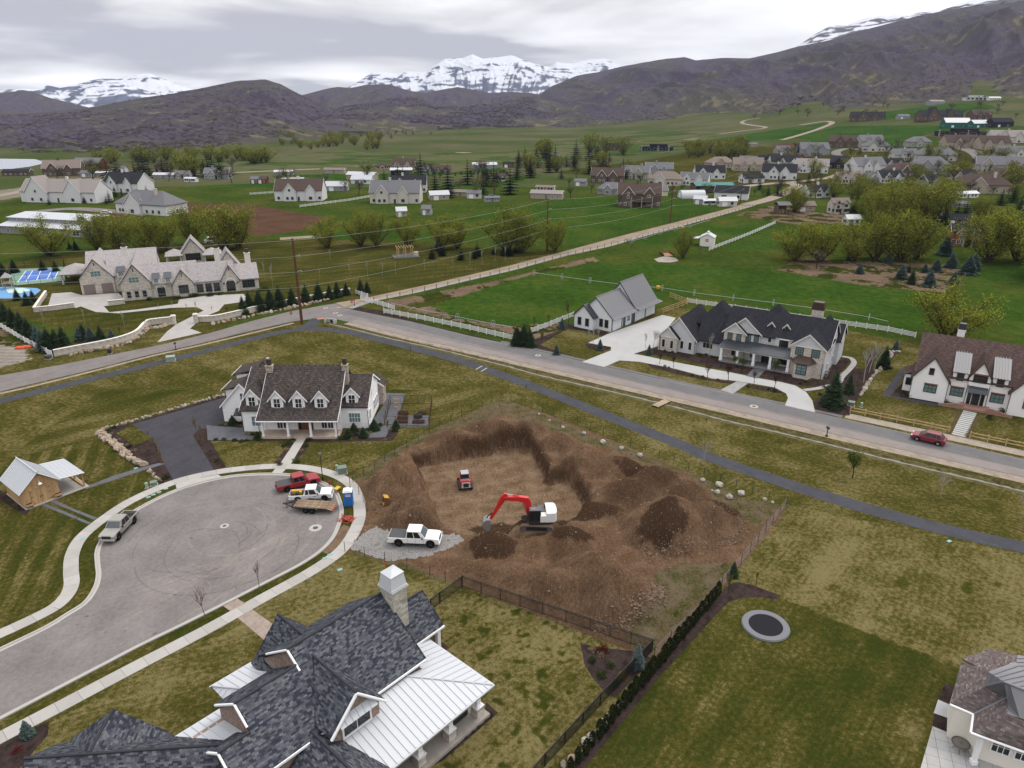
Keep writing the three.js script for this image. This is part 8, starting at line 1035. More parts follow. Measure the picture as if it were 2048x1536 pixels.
// willows
row('willow', 'willow_tree', 'yellow-green willow in the row behind the mansion', 'tree', [[98,512,440,1.1],[195,500,428,.9],[235,503,425,.9],[290,506,435,.8],[330,503,432,.9],[385,490,412,.8],[450,500,412,1.0],[478,496,416,.9]]);
row('willow', 'willow_tree', 'yellow-green willow in the row across the pasture', 'tree', [[655,495,438,1.0],[722,492,428,.9],[752,494,430,.85],[815,492,433,.9],[885,498,437,1.0],[915,496,440,.9],[1015,503,422,1.0],[1045,505,425,.9],[1110,503,440,.8]]);
row('willow', 'willow_tree', 'spreading willow at the spruce clearing right of the field', 'tree', [[1590,522,452,1.0],[1640,524,447,1.1],[1710,522,450,.9],[1750,520,430,1.0],[1800,523,428,1.1],[1830,518,440,.9]]);
row('willow', 'willow_tree', 'large willow near the right edge of the picture', 'tree', [[1975,525,425,1.0],[2035,522,415,1.1],[2075,560,440,1.0]]);
row('willow', 'willow_tree', 'big yellow-green willow behind the plastered house', 'tree', [[1890,680,580,1.15]]); row('willow', 'small_willow', 'lone willow beside the small white shed', 'tree', [[1366,516,464,.7]]);
row('willow', 'willow_tree', 'willow in the grove above the spruces at the right', 'tree', [[1745,452,382,.9],[1790,448,365,1.0],[1840,446,362,1.0],[1880,440,360,.9],[1960,438,395,.9],[1760,420,368,.9]]); row('willow', 'willow_tree', 'olive willow beside the tan shed at the street corner', 'tree', [[1588,424,373,.95]]);
// spruces
row('spruce', 'spruce_tree', 'dark spruce in the row behind the upper mansion wall', 'tree', [[487,628,590],[500,622,580],[520,620,575],[542,617,572],[560,612,568],[585,610,572],[612,604,565],[638,600,560],[660,598,566],[675,594,560],[693,590,562],[722,588,556],[735,586,560]], { w: 1.25 });
row('blue', 'blue_spruce', 'blue spruce in the bed behind the long mansion wall', 'tree', [[78,690,648],[88,700,655],[160,682,650],[183,684,650],[225,682,655]], { w: 1.3 }); row('spruce', 'spruce_tree', 'dark spruce in the bed behind the long mansion wall', 'tree', [[12,640,600],[28,652,612],[45,664,620],[60,678,632],[100,702,652],[115,700,655],[130,696,650],[168,680,645],[203,682,648],[35,600,575],[55,610,580],[67,603,578]], { w: 1.3 });
row('spruce', 'spruce_tree', 'dark spruce among the willows behind the mansion', 'tree', [[140,498,480],[152,500,478],[86,540,515],[112,542,518],[30,545,515],[8,550,522]], { w: 1.3 });
row('spruce', 'spruce_tree', 'spruce in the trio at the street end of the garage lawn', 'tree', [[1034,690,650],[1048,690,645],[1060,693,655]], { w: 1.35 }); row('blue', 'blue_spruce', 'small blue spruce at the street below the garage lawn', 'tree', [[1113,709,687]], { w: 1.3 }); row('blue', 'blue_spruce', 'small blue spruce in the island of the concrete drive', 'tree', [[1200,699,677]], { w: 1.3 }); row('blue', 'blue_spruce', 'small blue spruce before the brick bay of the dark-roofed house', 'tree', [[1298,709,688]], { w: 1.3 }); row('blue', 'blue_spruce', 'small blue spruce at the garage corner', 'tree', [[1124,657,634]], { w: 1.25 });
row('spruce', 'spruce_tree', 'open spruce in the mulch right of the dark-roofed house', 'tree', [[1664,812,738,1.2],[1697,786,745,1.1],[1767,735,690,1.2]]); row('blue', 'blue_spruce', 'blue spruce beyond the white birches', 'tree', [[1791,700,678]], { w: 1.3 });
row('blue', 'blue_spruce', 'blue spruce in the clearing right of the green field', 'tree', [[1700,520,500],[1776,526,504],[1719,547,525],[1802,557,527],[1849,545,525],[1872,543,515],[1858,572,538],[1906,570,542],[1935,548,508],[1946,540,505],[1902,535,504]], { w: 1.75 }); row('spruce', 'spruce_tree', 'browning spruce in the clearing right of the green field', 'tree', [[1822,568,535],[1817,545,528]], { w: 1.2 }); row('blue', 'blue_spruce', 'tall blue spruce before the orange barn house', 'tree', [[1889,510,458,1.3]]); row('spruce', 'spruce_tree', 'tall dark spruce above the willows at the right', 'tree', [[1825,440,395],[1845,440,402],[1873,445,405],[1888,452,412],[1708,425,390],[1722,428,398]], { w: 1.3 }); row('spruceFar', 'pine_tree', 'black-green pine at the right edge above the orange barn house', 'tree', [[1912,440,400],[1930,432,395],[1955,425,392],[1975,425,390],[2000,410,375],[2025,405,370],[2040,420,385]], { w: 1.7 });
row('blue', 'blue_spruce', 'little spruce on the mulch at the lower left corner', 'tree', [[56,1472,1440]], { w: 1.3 }); row('blue', 'blue_spruce', 'small spruce at the corner of the iron fence', 'tree', [[1275,1335,1285]], { w: .9 }); row('spruce', 'spruce_tree', 'small spruce by the silvery wire fence', 'tree', [[1466,1152,1122]], { w: 1.2 });
// hedge
{ const a = G(1436,1192), b = G(1142,1545), n = 28; for (let k = 0; k < n; k++) { const t = k / (n - 1); plant('cypress', 'arborvitae', 'dark green arborvitae in the long hedge beside the iron fence', 'shrub', 'arborvitae hedge', [lerp(a[0], b[0], t) + rr(-.08,.08), 0, lerp(a[1], b[1], t) + rr(-.08,.08)], rr(1.5,2.0), { w: .95 }); } }
// saplings and bare trees
row('bare', 'bare_sapling', 'thin bare sapling in the strip by the lower kerb', 'tree', [[411,1237,1170],[519,1180,1120]], { bark: barkRed, w: .55 }); row('bare', 'white_birch', 'white bare birch beside the footpath at the boulders', 'tree', [[1406,928,880]], { w: .9 }); row('bare', 'white_birch', 'white bare birch on the verge right of the green sapling', 'tree', [[1881,992,945]], { w: .9 }); row('bare', 'white_birch', 'white bare birch cut by the right edge', 'tree', [[2046,1032,985]], { w: .9 }); row('round', 'green_sapling', 'young leafy green tree on the verge below the street', 'tree', [[1705,956,906]], { w: .85 }); row('bare', 'thin_sapling', 'thin bare sapling behind the farmhouse by the footpath', 'tree', [[821,718,690],[916,750,720]], { w: .5, bark: barkRed }); row('bare', 'thin_sapling', 'thin sapling on the verge between path and ditch', 'tree', [[1052,797,765],[1410,862,832],[1573,902,878]], { w: .4, bark: barkRed }); row('bare', 'thin_sapling', 'whip sapling with white guard on the barn lawn', 'tree', [[198,1024,1005],[155,1051,1033]], { w: .6, bark: barkRed });
row('bare', 'white_birch', 'slender white birch in the bed right of the dark-roofed house', 'tree', [[1727,765,700],[1738,745,690],[1748,742,685]], { w: .8 }); row('bareLeaf', 'budding_sapling', 'budding sapling by the white fence at the garage', 'tree', [[1070,660,630],[1098,655,625],[1137,650,597]], { w: .6 }); row('sprig', 'leafing_tree', 'young leafing tree among the spruces at the garage lawn', 'tree', [[1083,698,662]], { w: .9 }); row('bare', 'white_birch', 'thin white birch at the garage corner', 'tree', [[1178,687,655],[1186,688,652],[1198,684,655]], { w: .5 }); row('bare', 'white_birch', 'thin birch before the left wing of the dark-roofed house', 'tree', [[1291,697,665],[1306,697,658],[1314,694,660],[1418,714,665]], { w: .6 });
row('plum', 'plum_tree', 'small purple-leaved tree along the concrete drive', 'tree', [[1319,728,706],[1347,735,710],[1415,756,728],[1456,762,726],[1508,767,740],[1549,776,748]], { w: .8 }); row('bareLeaf', 'columnar_tree', 'slim budding columnar tree beside the driveway', 'tree', [[298,885,860],[309,905,870],[326,945,895],[397,880,830],[412,905,860],[405,880,845]], { w: .45, bark: barkRed }); row('sprig', 'leafing_tree', 'small bright green tree at the farmhouse corner', 'tree', [[777,868,840]], { w: .8 }); row('sprig', 'leafing_tree', 'small leafing tree in the dark bed at the fence top', 'tree', [[1456,1188,1150],[1512,1170,1142]], { w: .9 });
row('bare', 'bare_sapling', 'bare sapling on the front lawn of the mansion', 'tree', [[88,652,612],[170,648,615],[250,655,620],[318,625,605],[345,620,600],[375,625,605],[393,628,600],[425,630,610]], { w: .4 }); row('bare', 'bare_aspen', 'pale bare aspen on the lawn behind the mansion', 'tree', [[546,575,525],[530,560,520],[640,560,535],[700,553,525],[735,555,520],[765,552,522],[792,548,520],[850,540,515],[905,535,515],[940,530,500],[965,528,498],[990,522,490],[1010,520,488],[870,505,478],[660,520,498]], { w: .35 });
row('brushTree', 'blossoming_tree', 'grey-pink budding tree at the clearing fence', 'tree', [[1633,537,495]], { w: 1.2 }); row('bare', 'bare_tree', 'bare tree on the ditch by the plank crossing', 'tree', [[1256,505,475],[1262,508,485],[1325,500,475],[1398,515,488]], { w: .9, bark: lambert([.14,.12,.09]) });
// shrubs and grasses in the beds
const scat = (kind, name, label, cat, list, h0, h1, w = 1) => { for (const [u, v] of list) plant(kind, name, label, cat, label, at0(u, v), rr(h0, h1), { w }); };
scat('shrub', 'green_shrub', 'low green shrub in the farmhouse front beds', 'shrub', [[432,880],[448,880],[470,882],[483,884],[493,882],[505,870],[512,872],[518,880],[523,876],[585,882],[578,888],[616,881],[620,880],[568,893],[612,893],[680,878],[690,872],[700,870],[712,870],[726,868],[735,860],[744,855],[760,852],[790,862],[560,930],[595,925],[478,848],[485,846]],.6,1.1,1.1); scat('spruce', 'small_conifer', 'small conifer in the farmhouse beds', 'shrub', [[466,848],[515,878],[697,876],[727,874],[749,860],[792,856],[708,862]],1.3,2.2,1.8); scat('tuft', 'ornamental_grass', 'tuft of straw-coloured grass in the farmhouse beds', 'grass', [[492,868],[498,870],[503,880],[700,872],[735,868],[741,866],[586,884],[574,900],[557,920],[604,902],[588,920],[452,850],[770,880],[782,860]],.45,.7,1.2); scat('gold', 'gold_shrub', 'yellow shrub in the farmhouse beds', 'shrub', [[483,882],[588,876],[578,886],[616,877],[553,915],[704,880],[742,865]],.5,.8); scat('tuft', 'ornamental_grass', 'round tuft of dry grass in the driveway bed', 'grass', [[224,868],[239,880],[254,891],[270,902],[311,830]],.6,.8,1.2); scat('shrub', 'green_shrub', 'green shrub in the driveway beds', 'shrub', [[218,862],[228,856],[331,957],[435,923],[258,895],[425,796]],.7,1.1);
scat('shrub', 'green_shrub', 'low shrub along the front of the dark-roofed house', 'shrub', [[1330,702],[1345,705],[1400,712],[1412,710],[1425,716],[1436,722],[1330,733],[1338,735],[1384,752],[1405,754],[1436,760],[1496,774],[1538,779],[1550,783],[1600,768],[1610,765],[1640,790],[1652,795],[1648,775],[1660,800]],.5,.9); scat('orange', 'orange_shrub', 'rusty orange shrub by the dark-roofed house', 'shrub', [[1402,706],[1657,756],[1682,742],[1550,762]],.5,.8); scat('round', 'lollipop_tree', 'small clipped green tree before the porch columns', 'tree', [[1470,733],[1485,742],[1549,746]],2.2,2.8,.8); scat('shrub', 'green_shrub', 'dark shrub against the white plastered house', 'shrub', [[1808,788],[1818,793],[1893,802],[1900,800],[2003,822],[2010,818],[1980,838]],1.0,1.7,.8); scat('tuft', 'box_hedge_clump', 'olive hedge clump beside the slab walk', 'hedge', Array.from({ length: 14 }, (_, k) => [lerp(1918,1898, k / 13), lerp(828,866, k / 13)]).concat(Array.from({ length: 14 }, (_, k) => [lerp(1955,1932, k / 13), lerp(834,874, k / 13)])), .45,.6,1.2);
scat('gold', 'gold_shrub', 'bright yellow shrub in the bed at the fence corner', 'shrub', [[1245,1355]],1.0,1.1); scat('shrub', 'green_shrub', 'dark shrub in the bed at the fence corner', 'shrub', [[1222,1333],[1184,1322],[1203,1352],[1230,1370]],.7,1.1); scat('red', 'red_shrub', 'wine-red shrub against the iron fence', 'shrub', [[1205,1303]],1.5,1.6,.7); scat('tuft', 'ornamental_grass', 'pale feather grass against the iron fence', 'grass', [[1183,1302],[1202,1312]],.9,1.1,.8); scat('red', 'red_shrub', 'small red shrub on the mulch at the lower left corner', 'shrub', [[36,1502]],.6,.7,1.2); scat('shrub', 'porch_shrub', 'tiny green shrub in the porch bed of the slate-roofed house', 'shrub', [[983,1430],[971,1440],[957,1455],[945,1464],[930,1475]],.25,.35);
scat('bareLeaf', 'wall_vine', 'staked sapling in the bed beside the timber barn', 'tree', [[4,1012],[22,1022],[36,1030]],1.6,2.1,.6);
scat('shrub', 'green_shrub', 'shrub along the mansion front', 'shrub', [[352,598],[358,596],[385,594],[392,592],[254,598],[300,600],[420,592],[440,590],[520,582],[530,580]],1.2,2.2); scat('sprig', 'leafing_shrub', 'yellow-green shrub along the mansion walls', 'shrub', [[133,698],[241,672],[290,655],[455,628],[500,615],[540,608],[578,600],[615,598]],1.6,2.4);
// weeds and dry tussocks beyond counting
{ const im = (name, label, n, geo, where, s0, s1) => { const m = new THREE.InstancedMesh(geo, leafy, n); let k = 0, guard = 0; while (k < n && guard++ < n * 30) { const p = where(); if (!p) continue; const s = rr(s0, s1); m.setMatrixAt(k++, M4.compose(new THREE.Vector3(...p), QU.setFromEuler(EU.set(0, rr(0, TAU), 0)), new THREE.Vector3(s * rr(1,1.6), s * rr(.5,1), s * rr(1,1.6)))); } m.count = k; m.name = name; m.userData = { kind: 'stuff', label, category: 'grass' }; scene.add(shade(m)); };
im('dry_tussocks', 'dry grass tussocks along the ditch', 1500, bushProto(71,[.115,.092,.05],40,.7)[0], () => { const [x, z] = pick(ditchLine), [a, b] = [rr(.35,1.5), rr(-.2,.2)]; return [x + a * .55 + b, 0, z - a * .85 + b]; }, .18,.42);
const weedAt = (P) => () => { const q = pick(P), x = rr(q[0], q[2]), z = rr(q[1], q[3]); const ld = lotDist(x, z); if (ld < .3 || ld > 4.2 || n2(x * .4, z * .4) < -.05) return null; return [x, Math.max(0, pitY(x, z)), z]; };
const X = LOT.map((p) => p[0]), Zs = LOT.map((p) => p[1]); im('weeds', 'green weeds round the edge of the dug lot', 1300, bushProto(72,[.045,.068,.016],30,.5)[0], weedAt([[Math.min(...X), Math.min(...Zs), Math.max(...X), Math.max(...Zs)]]), .12,.34);
}
// scrub oak on the hills: a mass
{ setSeed(404); const clump = bushProto(81,[.085,.067,.078],40,.75)[0], n = 26000, m = new THREE.InstancedMesh(clump, leafy, n), C = new THREE.Color(); let k = 0;
for (let g = 0; k < n && g < n * 12; g++) { const R = pick(hillGrids), i = Math.floor(rnd() * R.NA), j = Math.floor(Math.pow(rnd(), 1.5) * R.NR * .8), a = (j * (R.NA + 1) + i) * 3, b = a + 3, t = rnd(), x = lerp(R.P[a], R.P[b], t), y = lerp(R.P[a + 1], R.P[b + 1], t), z = lerp(R.P[a + 2], R.P[b + 2], t); if (fbm(x * .006, z * .006,3) + .5 * n2(x * .02, z * .02) > .12) continue; const s = rr(3.5,9); m.setMatrixAt(k, M4.compose(new THREE.Vector3(x, y, z), QU.setFromEuler(EU.set(0, rr(0, TAU), 0)), new THREE.Vector3(s, s * rr(.4,.75), s))); const v = rr(.6,1.25), q = rnd(); m.setColorAt(k++, C.setRGB(v * lerp(1,.8, q), v, v * lerp(1,.55, q))); }
m.count = k; m.name = 'scrub_oak'; m.userData = { kind: 'stuff', label: 'leafless scrub oak covering the hillsides', category: 'scrub' }; scene.add(shade(m)); }
// ---------------------------------------------------------------- houses further out
const WALLS = { w: [lambert([.60,.60,.61]), 'white'], c: [lambert([.50,.475,.43]), 'cream'], t: [lambert([.34,.29,.23]), 'tan'], b: [lambert([.115,.085,.065]), 'brown'], g: [lambert([.26,.265,.275]), 'grey'], k: [lambert([.03,.03,.034]), 'black'], s: [lambert([.33,.31,.285]), 'stone'], r: [lambert([.15,.045,.032]), 'rust-red'], o: [lambert([.27,.115,.04]), 'orange timber'], y: [lambert([.55,.52,.36]), 'pale yellow'], n: [lambert([.03,.12,.095]), 'green-wrapped'] };
const ROOFS = { d: [lambert([.032,.033,.038]), 'dark'], g: [lambert([.15,.15,.16]), 'grey'], t: [lambert([.20,.165,.145]), 'tan'], m: [std([.42,.44,.47],.5), 'pale metal'], o: [lambert([.30,.085,.03]), 'orange'], n: [lambert([.09,.20,.19]), 'green metal'], u: [lambert([.085,.062,.055]), 'umber'], p: [lambert([.26,.235,.225]), 'light grey'] };
const HOMES = {
'by the lake': '32,352,42,2,b,d|125,352,58,0,b,t|172,340,50,3,r,g|172,354,20,3,g,g|205,352,28,2,t,m|238,346,22,0,w,g|327,357,38,2,g,m|327,347,25,3,b,u|365,357,26,0,s,g|433,358,44,0,g,g|380,364,24,2,w,m|509,367,15,3,r,g',
'in the left fields': '118,405,140,0,w,p|133,380,30,3,b,o|243,385,76,0,w,d|283,429,116,1,w,g|85,471,178,5,g,m',
'among the middle farms': '524,367,18,3,r,u|567,350,34,2,g,m|585,368,42,2,w,m|598,402,90,0,w,u|672,382,44,3,g,m|720,360,58,2,t,m|803,352,44,6,g,m|722,368,40,3,w,m|790,407,98,0,c,g|816,385,72,0,w,d|880,400,38,3,t,m|768,339,30,1,t,u|806,338,44,0,t,u|855,347,32,0,g,g|885,347,34,0,b,u|970,338,48,2,g,m|1016,335,20,3,b,d|920,392,44,2,t,t|948,397,28,3,c,g|985,404,30,2,g,g|804,434,20,3,t,m|852,430,18,3,g,g|1000,362,20,0,w,u|668,347,40,2,t,t',
'in the central estate': '1092,398,64,2,t,p|1090,382,36,2,c,t|1050,332,26,0,g,d|1198,334,30,3,o,g|1224,301,30,0,b,d|1310,302,58,4,k,d|1160,372,24,3,g,g|1214,366,64,0,b,u|1222,389,56,1,g,g|1268,358,56,0,s,g|1318,350,52,0,g,g|1328,371,64,1,c,t|1386,371,54,0,w,g|1420,358,56,0,w,d|1445,336,50,1,t,t|1497,342,54,0,t,t|1495,328,32,0,s,g|1526,326,32,0,k,d|1508,366,42,3,w,d|1430,386,78,6,b,n|1388,397,48,7,g,m|1461,399,62,3,w,d|1312,392,46,3,y,g|1278,414,84,8,b,u|1399,409,24,3,g,m|1419,410,24,2,w,m|1456,413,34,3,c,m|1500,294,30,2,t,g|1105,316,26,2,g,g',
'in the right estate': '1568,306,28,0,s,g|1545,326,38,1,g,d|1570,336,52,0,w,d|1557,359,62,0,w,d|1622,346,56,0,w,p|1605,320,30,1,b,u|1630,311,52,0,g,g|1688,295,54,0,b,u|1745,294,46,0,s,g|1752,303,46,1,c,g|1842,293,40,1,s,g|1925,296,56,0,t,u|1990,298,48,0,t,u|2022,286,62,0,c,p|1683,337,54,1,k,d|1742,347,64,0,w,g|1788,342,48,0,t,d|1813,354,58,1,b,u|1700,367,44,0,c,t|1750,366,46,1,g,g|1784,366,48,0,w,d|1812,321,44,0,c,g|1870,322,66,1,c,g|1860,342,60,1,g,g|2022,323,46,9,c,g|2000,345,72,0,s,g|1880,377,52,0,g,d|1926,366,48,0,t,d|1966,387,84,1,t,u|2014,362,50,1,b,u|1640,395,50,0,w,d|1680,427,34,9,c,t|1612,423,36,3,t,t|1567,428,26,6,b,g|1707,451,26,3,w,m|1934,492,54,8,o,d|1912,452,44,3,b,d|1910,416,42,2,g,g|1936,396,42,2,w,m|1765,440,22,9,b,u',
'on the upper slope': '1735,242,56,0,b,d|1808,238,20,3,g,g|1885,240,84,0,b,d|1965,240,36,0,b,u|1915,255,40,3,n,m|1962,255,30,3,n,m|1925,271,76,4,k,d|2006,254,36,3,k,d|1875,209,30,2,g,p|1953,200,32,4,w,m|1990,200,20,2,w,m',
};
const ORD = ['first', 'second', 'third', 'fourth', 'fifth', 'sixth', 'seventh', 'eighth', 'ninth', 'tenth', 'eleventh', 'twelfth'], ordinal = (k) => ORD[k] ?? (k + 1) + (k + 1 === 21 || k + 1 === 31 ? 'st' : k + 1 === 22 || k + 1 === 32 ? 'nd' : k + 1 === 23 || k + 1 === 33 ? 'rd' : 'th');
const perPx = (p) => Math.hypot(p[0], HIGH - p[1], p[2]) / FOCAL * .97;
setSeed(808);
const FORMS = ['house', 'house', 'long_building', 'gabled_building', 'flat_roofed_house', 'hall', 'open_barn', 'arched_shed', 'two_storey_house', 'tall_house'];
for (const [place, rowsS] of Object.entries(HOMES)) rowsS.split('|').map((s) => s.split(',')).map((r) => [...r.slice(0,4).map(Number), r[4], r[5]]).sort((a, b) => a[0] - b[0]).forEach(([u, v, wpx, form, wk, rk], i) => {
const p = T(u, v), w = wpx * perPx(p), [wm, wn] = WALLS[wk],[rm, rn] = ROOFS[rk], turn = rr(-.45,.35), h2 = clamp(w * .19,2.4,4.6), d = clamp(w * .5,4,13), what = FORMS[form].replace(/_/g, ' ');
const V = thing(FORMS[form], `${wn} ${what} with ${rn} roof, ${ordinal(i)} from the left ${place}`, form > 1 && form < 8 && form !== 4 ? 'building' : 'house', p, turn), near = v > 340, o = { cols: near ? 2 : 1, rows: near ? 2 : 1, mat: wk === 'w' || wk === 'c' ? mat.greyTrim : mat.whiteTrim, fr: .08 }, tr = near && wpx > 34 ? mat.whiteTrim : undefined;
const blk = (x0, x1, z0, z1, h, r, axis) => block(V, { x0, x1, z0, z1, h, ridge: r, axis, wall: wm, roof: rm, trim: tr, trimEnds: axis === 'z' ? [1] : [0,1], over: .4, rake: .3, y0: -1.5 }), W = (x, y, z, a = 1.1, b = 1.2, f = 'f') => win(V, x, y, z, a, b, f, o);
if (form === 0 || form === 8 || form === 9) {
const H = form ? h2 + 2.4 : h2 * 1.15; blk(-w / 2, w / 2,-d, 0, H, H + d * .42, 'x'); const g = w * rr(.24,.3), gx = rr(-.28,-.12) * w, g2 = w * rr(.18,.26), hx = rr(.14,.28) * w; blk(gx - g / 2, gx + g / 2,-d * .6,1.2, H * .95, H * .95 + g * .6, 'z'); blk(hx - g2 / 2, hx + g2 / 2,-d * .6,.8, H, H + g2 * .62, 'z');
for (const x of [gx - g * .2, gx + g * .2]) W(x, 1.5,1.205); W(gx, H + .2,1.205,.9,1); W(hx, 1.5,.805,1.5,1.3); if (form) { W(hx, H - 1.2,.805,1.3,1.1); W(gx, H - 1.6,1.205); } W(-w * .42,1.5,.005); W(w * .44,1.5,.005); door(V, 0,1.1,.005,1,2.1, 'f', mat.black, { plain: true }); W(-w / 2 - .005,1.7,-d / 2,1.1,1.2, 'l'); if (wpx > 40) chimney(V, rr(-.2,.2) * w, -d * .5, H, H + d * .42 + 1.4,1.1,.9, wm); if (form === 8) { part(V, 'balcony', join([bx(-w * .2,2.6,0, w * .3,2.75,2.6), bx(-w * .2,3.5,2.5, w * .3,3.6,2.6)]), WALLS.b[0]); for (const x of [-.19,.05,.29]) column(V, x * w, 2.4,-.1,5,.35, WALLS.s[0]); }
} else if (form === 1) { part(V, 'wall', bx(-w / 2,-1.5,-d, w / 2, h2,0), wm); hipRoof(V, -w / 2, w / 2,-d, 0, h2, h2 + d * .42, rm, .5); const g = w * .3; blk(-g * .9, g * .1,-d * .5,1.4, h2, h2 + g * .5, 'z'); W(-g * .4,1.5,1.405,1.6,1.4); for (const x of [-.42,-.36,.12,.24,.36]) W(x * w, 1.5,.005); W(w / 2 + .005,1.5,-d / 2,1.1,1.2, 'r'); if (wpx > 80) { chimney(V, w * .2,-d * .35, h2, h2 + d * .5,1.3,1, mat.brickPale); for (const x of [-.12,-.02]) dormer(V, x * w, -d * .12, h2,1.6, h2 + 1.3, h2 + 2.0,-d * .4, { wall: wm, roof: rm, trim: mat.whiteTrim, win: [h2 + .8,.7,.8] }); } }
else if (form === 2) { blk(-w / 2, w / 2,-d * .7,0, h2 * .85, h2 * .85 + d * .16, 'x'); for (const x of [-.36,-.18,.2,.36]) W(x * w, 1.3,.005,1.0,.9); door(V, 0,1,.005,1,2, 'f', mat.greyTrim, { plain: true }); }
else if (form === 3) { blk(-w / 2, w / 2,-d, 0, h2 * 1.1, h2 * 1.1 + d * .34, 'x'); door(V, -w * .2,1.1,.005, Math.min(2.6, w * .3), 2.2, 'f', wk === 'w' ? mat.greyTrim : mat.whiteTrim, { name: 'barn_door', plain: true, cols: 2 }); W(w * .22,1.5,.005); if (wpx > 24) { W(-w / 2 - .005,1.6,-d * .35,1,1, 'l'); W(-w / 2 - .005,1.6,-d * .65,1,1, 'l'); } }
else if (form === 4) { part(V, 'wall', bx(-w / 2,-1.5,-d, w / 2,3.4,0), wm); part(V, 'upper_wall', bx(-w * .2,3.4,-d, w * .3,6.2,-1), wm); part(V, 'roof', join([bx(-w / 2 - .7,3.4,-d - .7, w / 2 + .7,3.75,.9), bx(-w * .24,6.2,-d - .5, w * .34,6.5,-.2)]), rm); for (let k = 0; k < 5; k++) W(lerp(-.4,.4, k / 4) * w, 1.7,.005, w * .12,2.2); for (const x of [-.46,.1,.46]) part(V, 'stone_pier', bx(x * w - .6,-1,-.4, x * w + .6,5.2,.4), WALLS.s[0]); }
else if (form === 5) { part(V, 'wall', bx(-w / 2,-.5,-d, w / 2,3,0), wm); part(V, 'upper_wall', bx(-w / 2,3,-d, w / 2,5.4,-4.5), wm); part(V, 'lower_roof', facet([[-w / 2 - .4,3.0,.7],[w / 2 + .4,3.0,.7],[w / 2 + .4,4.1,-4.5],[-w / 2 - .4,4.1,-4.5]],.15), rm); part(V, 'roof', facet([[-w / 2 - .4,5.6,-4.0],[w / 2 + .4,5.6,-4.0],[w / 2 + .4,6.6,-d - .5],[-w / 2 - .4,6.6,-d - .5]],.15), rm); for (let k = 0; k < 6; k++) W(lerp(-.42,.42, k / 5) * w, 4.85,-4.495,2,.6); W(w * .4,1.5,.005,3,1.8); for (let k = 0; k < 4; k++) W(lerp(-.4,.2, k / 3) * w, 1.4,.005,1,1.4); W(w / 2 + .005,4,-7,2.2,1.8, 'r'); }
else if (form === 6) { part(V, 'roof', join([facet([[-w / 2,4.0,1],[w / 2,4.0,1],[w / 2,5.3,-d / 2],[-w / 2,5.3,-d / 2]],.15), facet([[-w / 2,4.0,-d - 1],[w / 2,4.0,-d - 1],[w / 2,5.3,-d / 2],[-w / 2,5.3,-d / 2]],.15)]), rm); part(V, 'wall', bx(-w / 2 + .3,-1,-d, w / 2 - .3,4,-d + .3), wm); part(V, 'side_wall', bx(-w / 2 + .2,-1,-d, -w / 2 + .5,4,.3), wm); for (let k = 0; k < 4; k++) part(V, 'post', bx(lerp(-.48,.48, k / 3) * w - .15,-1,-.15, lerp(-.48,.48, k / 3) * w + .15,4,.15), oldWood); part(V, 'stored_bales', bx(-w * .3,-.2,-d + .5, w * .2,1.8,-d * .5), WALLS.t[0]); }
else { const s = new THREE.CylinderGeometry(w * .3, w * .3, w, 20,1, false, 0, Math.PI); s.rotateZ(Math.PI / 2); s.rotateX(Math.PI); s.translate(0,0,-w * .3); part(V, 'shell', new THREE.CylinderGeometry(w * .3, w * .3, w, 24).rotateZ(Math.PI / 2).translate(0,0,-w * .3), rm); door(V, -w * .25,1.2, w * .0 - .2,2.6,2.4, 'l', mat.whiteTrim, { plain: true, name: 'shed_door' }).position.set(-w / 2 - .01,1.3,-w * .3); }
});
